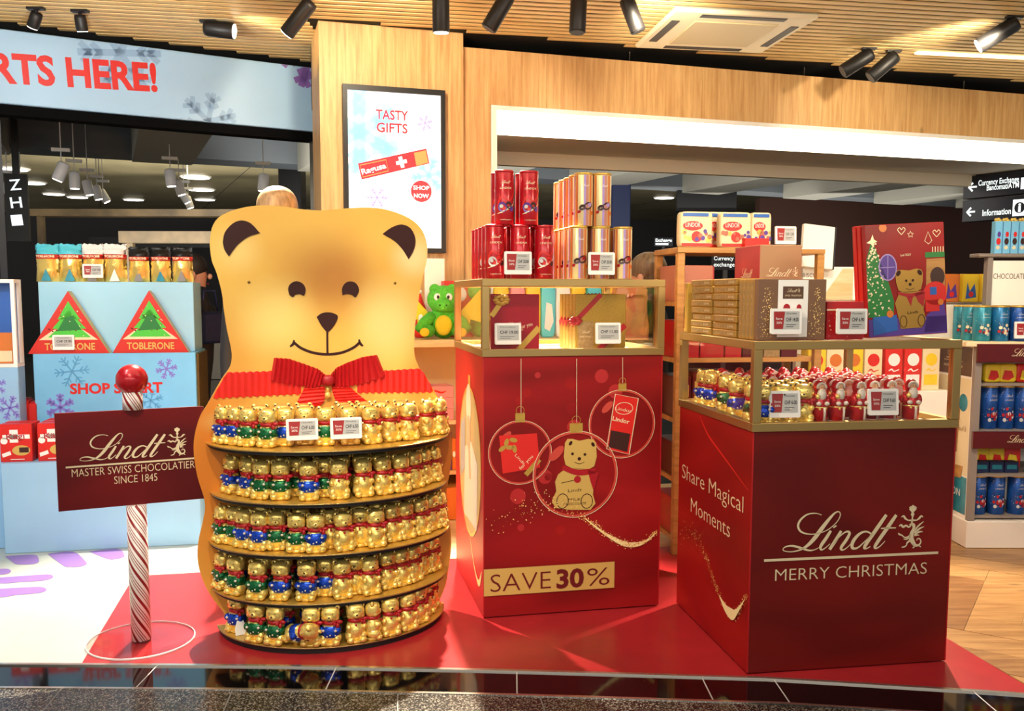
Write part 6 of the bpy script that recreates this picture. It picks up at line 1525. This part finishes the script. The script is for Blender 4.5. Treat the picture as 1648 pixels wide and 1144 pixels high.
for i, (px, m1, m2) in enumerate(((1590, 'yellow', 'red_bright'), (1614, 'yellow', 'red_bright'), (1640, 'red_bright', 'yellow'))):
    softpack('sweet_pack', 'yellow and red sweet pack, %s on the upper shelf of the right unit' % ORD[i], 'sweet pack', IP, (IL.x+ix(px, .10), IL.y+.10, shz[3]+.0015), .098, .105, m1, m2, rb.uniform(-.15, .15))
    softpack('sweet_pack', 'yellow and red sweet pack, %s on the lower shelf of the right unit' % ORD[i], 'sweet pack', IP, (IL.x+ix(px-12, .19), IL.y+.19, shz[1]+.0015), .098, .135, m1, m2, rb.uniform(-.15, .15))
for i, px in enumerate((1582, 1606, 1630)):
    r = packbox('sweet_box', 'small dark blue box on the lower shelf of the right unit, %s from left' % ORD[i], 'chocolate box', 'small dark blue boxes', ix(px, .08)-.040, .07, shz[1]+.0015, .078, .06, .062, 'navy', L0=IL, A=0)
    P = Pr(); P.rect(.012, .066, .02, .045, 0, 0); P.build('print', 'tin_teal', r, fr_front())
q_ = (IL.x+ix(1642, .012), IL.y+.012); price_tag((q_[0], q_[1], iz(531, .012)), 0, '9.90', 'price tag before the tins on the right shelf unit', zbase=zt1+.0015, w=.118, h=.092, tilt=.05)
# slim boxes with gold ribbons on the very top
for i, px in enumerate((1607, 1620, 1633, 1646)):
    zz = zt1+.0015+zh+.0205
    r = packbox('slim_gift_box', 'slim light blue gift box with gold ribbon on the topmost right shelf, %s from left' % ORD[i], 'gift box', 'slim gift boxes', lx(IL, IA, px, 390, .33)-.021, .33, zz, .042, .045, .185, 'sky_card', L0=IL, A=0)
    P = Pr(); rn = random.Random(i); P.disc((.02, .07), .013, rn.choice([0, 1]), 1, 12, .02); P.disc((.022, .11), .010, rn.choice([1, 2]), 1, 12, .016); P.disc((.018, .035), .011, 3, 1, 12); P.build('figure_print', ['choc_dark', 'red_bright', 'purple', 'cream'], r, fr_front())
    mb = MB()
    for a in range(5): mb.ell((.021+.013*math.cos(a*1.26), .02, .190+.009*math.sin(a*1.26)), (.010, .010, .008), 8, 6)
    mb.build('bow', 'gold_foil', r)

# ================================================================== WOODEN SHELF BEHIND THE RIGHT PLINTH
HL = Vector((.865, 4.80, 0)); HA = .155
hz = lambda py, y=0.0: lz(HL, HA, 1150, py, y)
hx = lambda px, y=0.0: lx(HL, HA, px, 450, y)
wu = thing('wooden_shelf', 'wooden open shelf unit standing behind the right plinth', 'shelf unit', (HL.x, HL.y, .0045), HA)
zH = hz(398)-.0045; HW, HD = .82, .40
for x in (0, HW-.04):
    for y in (0, HD-.04):
        mb = MB(); mb.rbox(x, x+.04, y, y+.04, 0, zH-.0305, .003); mb.build('post', 'wood_shelf', wu)
mb = MB(); mb.rbox(-.002, HW+.002, -.002, HD, zH-.03, zH, .003); mb.build('top_board', 'wood_shelf', wu)
hs_ = [.10, .42, .74, 1.06, 1.36]
for z_ in hs_:
    mb = MB(); mb.box(.003, HW-.003, .041, HD-.041, z_-.025, z_); mb.build('shelf', 'wood_shelf', wu)
rn = random.Random(12)
for k, z_ in enumerate(hs_[:4]):
    x = .012; n = 0
    while x < HW-.15:
        w_ = rn.choice((.10, .12, .14)); h_ = rn.uniform(.18, .25); m_ = rn.choice(['red_dark', 'lindt_maroon', 'red_box', 'gold_brown'])
        r = packbox('chocolate_box', '%s chocolate box on the wooden shelf, %s row from the floor, %s from left' % ({'red_dark': 'dark red', 'lindt_maroon': 'maroon', 'red_box': 'red', 'gold_brown': 'bronze'}[m_], ORD[k], ORD[n]), 'chocolate box', 'boxes on the wooden shelf', x, .05, z_+.005, w_-.008, .28, h_, m_, L0=HL, A=HA)
        P = Pr(); P.rect(.012, w_-.02, h_*.5, h_*.8, 0, 0); P.build('print', 'gold_print', r, fr_front()); x += w_; n += 1
r = packbox('chocolate_box', 'salmon pink box under the top board of the wooden shelf', 'chocolate box', None, hx(1086, .045)+.0, .045, hs_[4]+.005, .21, .25, .19, 'tube_brown', L0=HL, A=HA)
mb = MB(); mb.box(.211, .225, .02, .22, .002, .185); mb.build('side_flap', 'red_box', r)
# bags standing on top
for i, (px, w_, y_) in enumerate(((1118, 55, .06), (1181, 53, .06), (1222, 34, .07), (1150, 36, .17))):
    x = hx(px, y_); ww = (w_/1467)*4.88
    r = thing('chocolate_bag', 'white and gold chocolate bag, %s on the wooden shelf top' % ['leftmost', 'tallest middle one', 'right one', 'set back between two others'][i], 'chocolate bag', locw(HL, HA, x, y_+.02, zH+.005), HA, 'chocolate bags on the wooden shelf')
    hgt = hz(341, y_)-zH-.0045
    mb = MB(); mb.ell((0, 0, hgt*.5), (ww*.49, .035, hgt*.5), 18, 12, p=.22); mb.build('bag', 'cream', r)
    FF = lambda u, v, hh: (u, -.0365-hh, v)
    P = Pr(); P.rect(-ww*.42, ww*.35, hgt*.86, hgt*.95, 0, 0); P.build('header_print', 'blue', r, FF)
    P = Pr(); P.disc((-ww*.12, hgt*.60), ww*.30, 0, 0, 20, hgt*.13); P.rect(-ww*.45, ww*.45, .006, hgt*.12, 0, 0); P.disc((0, hgt*.30), ww*.16, 0, 0, 12); P.build('oval_print', 'red_bright', r, FF)
    P = Pr(); rq = random.Random(i)
    for k in range(14): P.disc((rq.uniform(-.42, .42)*ww, rq.uniform(.14, .46)*hgt), rq.uniform(.006, .014), rq.choice([0, 1, 2]), 1+k % 3, 9)
    P.text('LINDOR', (-ww*.34, hgt*.57), (ww*.10, hgt*.57), .022, 3, 3); P.build('picture_print', ['gold_card', 'tube_brown', 'purple', 'white'], r, FF)
r = packbox('red_pack', 'flat red pack lying on top of the wooden shelf', 'pack', None, hx(1198, .0), .004, zH+.005, .135, .045, .050, 'red_bright', L0=HL, A=HA)
q_ = locw(HL, HA, hx(1263, .01), .01, 0); price_tag((q_[0], q_[1], hz(377, .01)), HA, '12.50', 'price tag on top of the wooden shelf', zbase=zH+.005, w=.118, h=.095, tilt=.05)
cs2_ = thing('exchange_sign', 'black currency exchange sign glimpsed through the wooden shelf', 'sign', at(1145, 434, 8.2), .1)
mb = MB(); mb.box(0, .26, 0, .04, 0, .15); mb.build('panel', 'sign_black', cs2_); mb = MB(); mb.box(.11, .15, .005, .035, -1.70, -.001); mb.build('post', 'darkgrey', cs2_)
P = Pr(); P.text('Currency', (.02, .085), (.20, .085), .034, 0, 0); P.text('exchange', (.02, .03), (.21, .03), .034, 0, 0); P.build('lettering', 'sign_white', cs2_, fr_front())

# ================================================================== WHITE BISCUIT GONDOLA BEHIND THE RIGHT PLINTH
GL = Vector((1.76, 5.02, 0)); GA_ = .155
gz = lambda py, y=0.0: lz(GL, GA_, 1400, py, y); gx_ = lambda px, y=0.0: lx(GL, GA_, px, 560, y)
go = thing('biscuit_gondola', 'white biscuit gondola with a cream BISCUITS panel behind the right plinth', 'shelf unit', (GL.x, GL.y, .0015), GA_)
gw = .74
mb = MB(); mb.rbox(-.05, gw, 0, .36, 0, .86, .003); mb.build('base', 'white_panel', go)
mb = MB(); mb.rbox(-.05, gw, .32, .36, .861, gz(482), .003); mb.build('back_panel', 'white_panel', go)
zp0, zp1 = gz(483, .28), gz(430, .28)
mb = MB(); mb.rbox(gx_(1288, .28), gx_(1380, .28), .28, .315, zp0-.0015, zp1, .003); mb.build('header_panel', 'white_panel', go)
xa_ = gx_(1288, .28); 
P = Pr(); P.poly([(gx_(1318, .28), zp0), (gx_(1369, .28), zp0), (gx_(1369, .28), zp1-.01), (gx_(1352, .28), zp1-.01)], 0, 0); P.build('wood_print', 'wood_light', go, fr_front(.28))
P = Pr(); P.text('BISCUITS', (gx_(1283, .28)+.02, gz(447, .28)), (gx_(1321, .28), gz(447, .28)), .022, 0, 1); P.build('lettering', 'lindt_brown', go, fr_front(.28))
zg = .8625
cols_ = [('yellow', 'red_bright', 'yellow'), ('cream', 'orange', 'cream'), ('yellow', 'orange', 'yellow'), ('cream', 'red_bright', 'cream'), ('red_bright', 'white', 'red'), ('red_bright', 'white', 'red'), ('cream', 'yellow', 'cream')]
for i, px in enumerate((1316, 1346, 1376, 1407, 1440, 1471, 1500)):
    m1, m2, nm_ = cols_[i]
    r = packbox('biscuit_pack', '%s biscuit pack on the white gondola, %s from left' % (nm_, ORD[i]), 'biscuit pack', 'biscuit packs on the white gondola', gx_(px, .05)-.054, .05, zg, .106, .09, .255, m1, L0=GL, A=GA_)
    P = Pr(); P.disc((.053, .175), .036, 0, 0, 18); P.rect(.012, .094, .03, .09, 0, 0); P.stroke([(.022, .112, .004), (.04, .122, .008), (.055, .110, .006), (.085, .120, .004)], 0, 1); P.build('print', m2, r, fr_front())
wp = thing('tilted_panel', 'blank white card panel leaning above the biscuit gondola', 'sign', (0, 0, 0))
pw = at(1290, 430, 5.22); wp.location = (pw.x, pw.y, zp1+.002); wp.rotation_euler = (-.12, .10, .155)
mb = MB(); hh_ = (430-361)/1467*5.22; mb.rbox(0, .19, 0, .03, 0, hh_, .003); mb.build('panel', 'white_panel', wp); mb = MB(); mb.box(.1905, .20, .002, .028, .002, hh_); mb.build('edge', 'darkgrey', wp)

# packs behind the right shelf unit
BL = Vector((2.55, 5.85, 0))
lo = thing('low_gondola', 'low white gondola behind the right shelf unit', 'shelf unit', (BL.x, BL.y, 0.0), .2)
zbk = lz(BL, .2, 1560, 489, .02)
mb = MB(); mb.rbox(0, 1.1, 0, .4, .001, zbk, .003); mb.build('body', 'white_panel', lo); mb = MB(); mb.rbox(-.01, 1.11, -.01, .41, zbk+.0005, zbk+.012, .003); mb.build('top_board', 'shelf_grey', lo)
for i, (px, m1, m2, nm_) in enumerate(((1532, 'orange', 'purple', 'orange'), (1563, 'yellow', 'blue', 'yellow'), (1592, 'yellow', 'blue', 'yellow'))):
    r = packbox('sweet_pack', '%s pack standing behind the blue tins, %s from left' % (nm_, ORD[i]), 'sweet pack', 'packs on the low gondola', lx(BL, .2, px, 465, .05)-.060, .05, zbk+.0125, .116, .06, lz(BL, .2, px, 441, .05)-zbk-.012, m1, L0=BL, A=.2)
    P = Pr(); P.poly([(.02, .02), (.10, .03), (.085, .12), (.05, .07), (.03, .13)], 0, 0); P.disc((.06, .05), .018, 1, 1, 12); P.build('print', [m2, 'red_bright'], r, fr_front())

# ================================================================== SHELF BY THE WOODEN WALL (seen between bear and centre plinth)
WL = Vector(FP)+Vector(fn)*.60; WA = FA
wz = lambda py, px=700, y=0.0: lz(WL, WA, px, py, y); wx = lambda px, py=560, y=0.0: lx(WL, WA, px, py, y)
ws = thing('toy_shelf', 'light wooden toy shelf against the wall behind the centre plinth', 'shelf unit', (WL.x, WL.y, -.005), WA)
zw = wz(547)+.005; xw0, xw1 = -.60, 1.20
mb = MB(); mb.rbox(xw0, xw1, 0, .50, zw-.045, zw, .003); mb.build('top_board', 'wood_light', ws)
for z_ in (.30, .62):
    mb = MB(); mb.box(xw0+.041, xw1-.041, .02, .49, z_-.025, z_); mb.build('shelf', 'wood_light', ws)
mb = MB(); mb.rbox(xw0+.0405, xw1-.0405, .0, .49, .02, .20, .003); mb.build('plinth_board', 'wood_shelf', ws)
for x in (xw0, xw1-.04):
    mb = MB(); mb.box(x, x+.04, 0, .50, 0, zw-.0455); mb.build('side_panel', 'wood_light', ws)
mb = MB(); mb.box(xw0+.041, xw1-.041, .49, .50, .02, zw-.0455); mb.build('back_panel', 'cream', ws)
zW = zw-.005
bp_ = thing('cream_board', 'plain cream board standing on the toy shelf', 'board', locw(WL, WA, wx(684, 480, .42), .42, zW+.0005), WA)
mb = MB(); mb.rbox(0, wx(716, 480, .42)-wx(684, 480, .42), 0, .02, 0, wz(416, 700, .42)-zW, .003); mb.build('panel', 'white_panel', bp_)
mb = MB(); mb.rbox(.02, .06, .02, .06, 0, .30, .003); mb.build('stay', 'white_panel', bp_)
r = packbox('red_toy_box', 'red toy box behind the green plush on the toy shelf', 'box', None, wx(715, 470, .33), .33, zW+.0005, .20, .10, wz(452, 725, .33)-zW, 'red_bright', L0=WL, A=WA)
P = Pr(); P.disc((.10, .28), .05, 0, 0, 16); P.build('print', 'white', r, fr_front())
# small red and white bottle-shaped toy
bt_ = thing('red_figure', 'small red and white figure half hidden by the bear board', 'toy', locw(WL, WA, wx(676, 500, .30), .30, zW+.0005), WA)
mb = MB(); mb.lathe([(.03, 0), (.05, .03), (.055, .12), (.035, .20), (.02, .24), (.004, .29)], 18); mb.build('body', 'red_bright', bt_); mb = MB(); mb.ell((0, -.025, .13), (.035, .038, .05), 12, 9); mb.build('belly', 'white', bt_); mb = MB(); mb.ell((0, 0, .295), (.014, .014, .014), 10, 7); mb.build('pompom', 'white', bt_)
# green plush
gp = thing('green_plush', 'bright green plush toy with yellow wings sitting on the toy shelf', 'plush toy', locw(WL, WA, wx(714, 500, .17), .17, zW+.0005), WA-.25)
S_ = 1.05
mb = MB(); mb.ell((0, .02, .10*S_), (.095*S_, .08*S_, .10*S_), 18, 12); mb.ell((0, -.01, .235*S_), (.10*S_, .085*S_, .085*S_), 18, 12)
mb.ell((0, -.085, .205*S_), (.055, .05, .045), 14, 9)
for s in (-1, 1):
    mb.ell((s*.10, -.06, .05), (.050, .085, .042), 14, 9); mb.tube([(s*.07, -.02, .14), (s*.12, -.06, .10), (s*.15, -.09, .055)], [.038, .036, .034], 10); mb.ell((s*.055, -.015, .31), (.035, .03, .035), 12, 8)
mb.build('body', 'plush_green', gp)
mb = MB(); mb.ell((0, -.055, .085), (.055, .03, .065), 14, 9)
for s in (-1, 1): mb.ell((s*.115, -.145, .045), (.030, .012, .028), 12, 8)
mb.build('belly', 'plush_yellow', gp)
for s in (-1, 1):
    mb = MB(); mb.prism([(s*.06, .12), (s*.26, .34), (s*.24, .22), (s*.25, .10), (s*.17, .12), (s*.16, .03)], -.012, .012, fr_front(.05)); mb.build('wing', 'plush_yellow', gp)
mb = MB()
for s in (-1, 1): mb.ell((s*.036, -.088, .262), (.022, .012, .024), 12, 8)
mb.build('eye_white', 'white', gp); mb = MB()
for s in (-1, 1): mb.ell((s*.032, -.099, .262), (.009, .006, .011), 10, 7)
mb.ell((-.02, -.134, .212), (.005, .004, .005), 6, 5); mb.ell((.02, -.134, .212), (.005, .004, .005), 6, 5); mb.build('pupil', 'eye_black', gp)
# second plush partly behind the case post
g2 = thing('green_wing_plush', 'second green and yellow plush seen through the corner of the centre glass case', 'plush toy', locw(WL, WA, wx(770, 500, .30), .30, zW+.0005), WA)
mb = MB(); mb.ell((0, 0, .13), (.08, .07, .13), 16, 11); mb.ell((0, -.01, .30), (.075, .065, .07), 16, 11); mb.build('body', 'plush_green', g2)
mb = MB(); mb.prism([(.05, .25), (.13, .18), (.14, .02), (.06, .10)], -.015, .015, fr_front(-.07)); mb.build('wing', 'plush_yellow', g2)
# coloured packs seen through the glass case
ck = [('yellow', 'pink'), ('pink', 'purple'), ('yellow', 'orange'), ('cyan', 'white'), ('white', 'cyan'), ('yellow', 'cyan'), ('cyan', 'yellow'), ('yellow', 'orange')]
for i, px in enumerate((806, 832, 857, 881, 905, 930, 955, 979)):
    m1, m2 = ck[i]
    softpack('sweet_pack', '%s sweet pack on the toy shelf behind the glass case, %s from left' % (m1, ORD[i]), 'sweet pack', 'packs on the toy shelf', locw(WL, WA, wx(px, 470, .12), .12, zW+.0005), .100, wz(457, px, .12)-zW, m1, m2, WA, .06)
# pink boxes below
for k in range(3):
    r = packbox('pink_box', 'long pink box, %s in the stack under the toy shelf top' % ['lowest', 'middle', 'top'][k], 'box', 'pink boxes', wx(672, 600, .03), .03, .6155+k*.072, wx(730, 600, .03)-wx(672, 600, .03), .18, .070, 'pink', L0=WL, A=WA)
    P = Pr(); P.stroke([(.02, .03, .006), (.05, .042, .010), (.08, .028, .012), (.11, .042, .010), (.15, .03, .012), (.18, .04, .005)], 0, 0); P.build('script_print', 'red_bright', r, fr_front())
rn = random.Random(21)
for k in range(7):
    m1 = ['purple', 'black', 'red_dark', 'pink', 'darkgrey', 'purple', 'orange'][k]
    x = wx(688+7*k, 680, .05)
    r = packbox('small_toy_pack', 'small %s toy pack hanging row, %s from left, under the pink boxes' % ({'red_dark': 'dark red', 'darkgrey': 'grey'}.get(m1, m1), ORD[k]), 'toy pack', 'small toy packs', x-.012, .04, .301-.005, .024, .05, .20+.02*(k % 3), m1, L0=WL, A=WA)
    P = Pr(); P.disc((.012, .10), .009, 0, 0, 10, .02); P.build('print', 'white', r, fr_front())
r = packbox('orange_box', 'orange box on the lower board of the toy shelf', 'box', None, wx(690, 780, .0)-.02, -.05, .0, .26, .045, .20, 'orange', L0=WL, A=WA)

# ================================================================== PEOPLE
def person(name, label, loc, rz, joints, edges, paint, mats):
    """one continuous skinned body; joints: name -> (x, y, z, r)"""
    me = bpy.data.meshes.new(name); keys = list(joints); ix_ = {k: i for i, k in enumerate(keys)}
    me.from_pydata([joints[k][:3] for k in keys], [(ix_[a], ix_[b]) for a, b in edges], []); 
    o = bpy.data.objects.new(name, me); COL.objects.link(o)
    sk = o.modifiers.new('s', 'SKIN'); sub = o.modifiers.new('u', 'SUBSURF'); sub.levels = 2; sub.render_levels = 2
    lay = me.skin_vertices[0].data if me.skin_vertices else None
    for i, k in enumerate(keys):
        r = joints[k][3]; lay[i].radius = (r, r) if not isinstance(r, tuple) else r; lay[i].use_root = (k == 'pelvis')
    dg = bpy.context.evaluated_depsgraph_get(); m2 = bpy.data.meshes.new_from_object(o.evaluated_get(dg))
    bpy.data.objects.remove(o)
    for m in mats: m2.materials.append(MATS[m])
    for p_ in m2.polygons:
        p_.material_index = paint(p_.center); p_.use_smooth = True
    o = link(name, m2, None, loc, (0, 0, rz)); return tag(o, label, 'person')
def std_joints(H, arm_l, arm_r, girth=1.0):
    s = H/1.75
    J = {'pelvis': (0, 0, .95*s, .135*girth), 'waist': (0, 0, 1.08*s, .125*girth), 'chest': (0, 0, 1.28*s, .145*girth), 'collar': (0, 0, 1.43*s, .085), 'neck': (0, -.005, 1.50*s, .055), 'head': (0, -.015, 1.60*s, .085), 'crown': (0, -.005, 1.68*s, .075),
         'shl': (.17*s, 0, 1.40*s, .065), 'shr': (-.17*s, 0, 1.40*s, .065)}
    for sd, k in ((1, 'l'), (-1, 'r')):
        J['hip'+k] = (sd*.09*s, 0, .88*s, .095*girth); J['knee'+k] = (sd*.10*s, -.01, .48*s, .062); J['ank'+k] = (sd*.10*s, .01, .08*s, .042); J['toe'+k] = (sd*.11*s, -.15*s, .035, .036)
    E = [('pelvis', 'waist'), ('waist', 'chest'), ('chest', 'collar'), ('collar', 'neck'), ('neck', 'head'), ('head', 'crown'), ('collar', 'shl'), ('collar', 'shr')]
    for k in 'lr': E += [('pelvis', 'hip'+k), ('hip'+k, 'knee'+k), ('knee'+k, 'ank'+k), ('ank'+k, 'toe'+k)]
    for k, (el, wr, pal, fing) in (('l', arm_l), ('r', arm_r)):
        J['elb'+k] = (*el, .048); J['wri'+k] = (*wr, .030); J['pal'+k] = (*pal, .030); E += [('sh'+k, 'elb'+k), ('elb'+k, 'wri'+k), ('wri'+k, 'pal'+k)]
        for i, f in enumerate(fing):
            pv = 'pal'+k
            for j, q in enumerate(f):
                J['f%s%d%d' % (k, i, j)] = (*q, .0095 if j else .010); E.append((pv, 'f%s%d%d' % (k, i, j))); pv = 'f%s%d%d' % (k, i, j)
    return J, E
def fingers(p, d, side, curl=.3):
    """five fingers from palm p pointing along d, spread along side"""
    p, d, s_ = Vector(p), Vector(d).normalized(), Vector(side).normalized(); dn_ = d.cross(s_)
    out = []
    for i, (off, L) in enumerate(((-.028, .060), (-.010, .075), (.010, .078), (.028, .065))):
        a = p+s_*off+d*.035; b = a+d*L*.5+dn_*L*.08; c2 = b+d*L*.5+dn_*L*curl; out.append([tuple(a), tuple(b), tuple(c2)])
    a = p-s_*.030; b = a-s_*.025+d*.025; c2 = b+d*.03; out.append([tuple(a), tuple(b), tuple(c2)])
    return out
def hang(sd): 
    p = (sd*.25, -.03, .80); return ((sd*.24, .02, 1.10), (sd*.25, -.02, .87), p, fingers(p, (0, -.1, -1), (0, -1, 0)))
def head_bits(o, H, hairm, lng=False, face=True):
    s = H/1.75; hz_ = 1.625*s
    mb = MB(); mb.ell((0, .018, hz_+.03), (.098, .108, .098), 20, 14, p=.95)
    if lng: mb.ell((0, .055, hz_-.10), (.10, .07, .17), 18, 12); 
    mb.build('hair', hairm, o)
    if face:
        mb = MB(); mb.ell((0, -.103, hz_-.035), (.012, .018, .020), 10, 8)
        for sd in (-1, 1): mb.ell((sd*.087, .0, hz_-.03), (.012, .020, .030), 10, 8)
        mb.build('nose_and_ears', 'skin', o)
        mb = MB()
        for sd in (-1, 1): mb.ell((sd*.032, -.088, hz_-.01), (.010, .006, .006), 8, 6)
        mb.build('eyes', 'eye_black', o)
        mb = MB(); mb.ell((0, -.090, hz_-.085), (.022, .006, .006), 8, 6); mb.build('mouth', 'ribbon_red', o)
# person behind the bear stand: only the hair shows
zp = .0
hp_ = at(446, 300, 4.42); Hh = hp_.z+.045
J, E_ = std_joints(Hh-.03, hang(1), hang(-1))
o = person('person', 'person with short sandy hair standing behind the bear stand, only the hair showing', (hp_.x, hp_.y, .0), .3, J, E_, lambda c_: 0 if c_.z > 1.50*Hh/1.75 or (abs(c_.x) > .2 and c_.z < .9) else (1 if c_.z > .92 else 2), ['skin', 'coat_black', 'trousers'])
head_bits(o, Hh-.03, 'hair_blond')
# customer with a paper bag behind the centre plinth, back towards us
cp_ = at(1040, 398, 5.38); Hc = cp_.z
thc = -2.07; pb = at(1013, 505, 5.10); bgz0, bgz1 = at(1013, 546, 5.10).z, at(1013, 462, 5.10).z
ox, oy = pb.x-cp_.x, pb.y-cp_.y; lxx, lyy = math.cos(thc)*ox+math.sin(thc)*oy, -math.sin(thc)*ox+math.cos(thc)*oy
pal = (lxx-.05, lyy, bgz1-.02); J, E_ = std_joints(Hc-.03, ((.28, .06, 1.12), (lxx-.07, lyy+.02, bgz1-.11), pal, fingers(pal, (1, 0, .1), (0, -1, 0), .5)), hang(-1), 1.15)
o = person('person', 'person with long light brown hair in a black jacket behind the centre plinth', (cp_.x, cp_.y, -.006), thc, J, E_, lambda c_: 0 if c_.z > 1.50*Hc/1.75 or (c_.x > lxx-.09 and c_.z > bgz1-.10) or (c_.x < -.2 and c_.z < .9) else (1 if c_.z > .80 else 2), ['skin', 'coat_black', 'jeans'])
head_bits(o, Hc-.03, 'hair_brown', True)
bg = thing('paper_bag', 'crumpled brown paper bag held behind the centre glass case', 'paper bag', (pb.x, pb.y, bgz0), .1)
hb_ = bgz1-bgz0; vs = []; fs_l = []; nz, ns = 9, 28; rq = random.Random(14)
for i in range(nz+1):
    t = i/nz; sc_ = 1-.10*t+.02*math.sin(t*9)
    for j in range(ns):
        a = 2*PI*j/ns; sx_, sy_ = math.copysign(abs(math.cos(a))**.45, math.cos(a)), math.copysign(abs(math.sin(a))**.45, math.sin(a))
        k_ = 1+rq.uniform(-.05, .05)*(.4+t); zz = t*hb_+(rq.uniform(-.02, .03) if i == nz else rq.uniform(-.004, .004)*(i > 0))
        vs.append((sx_*.105*sc_*k_, sy_*.055*sc_*k_*(1-.35*t), zz))
for i in range(nz):
    for j in range(ns): fs_l.append((i*ns+j, i*ns+(j+1) % ns, (i+1)*ns+(j+1) % ns, (i+1)*ns+j))
fs_l.append(tuple(reversed(range(ns)))); mb = MB(); mb.add(vs, fs_l, 0, False); mb.build('bag', 'paper_bag', bg)
mb = MB(); mb.prism([(-.09, hb_*.86), (.085, hb_*.84), (.08, hb_*.96), (-.085, hb_*.98)], 0, .012, fr_front(-.040)); mb.build('folded_top', 'paper_bag', bg)
# shopper between the blue stand and the bear, facing right with an arm out
lp = at(311, 402, 6.3); Hl = lp.z
pal = (.03, -.50, 1.38); J, E_ = std_joints(Hl-.02, ((.22, -.16, 1.22), (.08, -.40, 1.35), pal, fingers(pal, (0, -1, .05), (0, 0, 1), .4)), hang(-1))
o = person('person', 'dark-clothed shopper reaching out between the blue stand and the bear', (lp.x, lp.y, -.006), PI/2+.25, J, E_, lambda c_: 0 if c_.z > 1.50*Hl/1.75 or c_.y < -.36 or (c_.x < -.2 and c_.z < .9) else (1 if c_.z > .85 else 2), ['skin', 'coat_black', 'trousers'])
head_bits(o, Hl-.02, 'hair_dark')
bgp = at(338, 515, 6.25); nb = thing('blue_bag', 'dark blue shoulder bag carried by the shopper beside the bear', 'bag', (bgp.x, bgp.y, bgp.z-.16), .9)
mb = MB(); mb.rbox(-.08, .08, -.04, .04, 0, .22, .02); mb.build('bag', 'navy', nb); mb = MB(); mb.tube([(-.065, 0, .21), (-.04, 0, .36), (.04, 0, .36), (.065, 0, .21)], .008, 8); mb.build('strap', 'navy', nb)
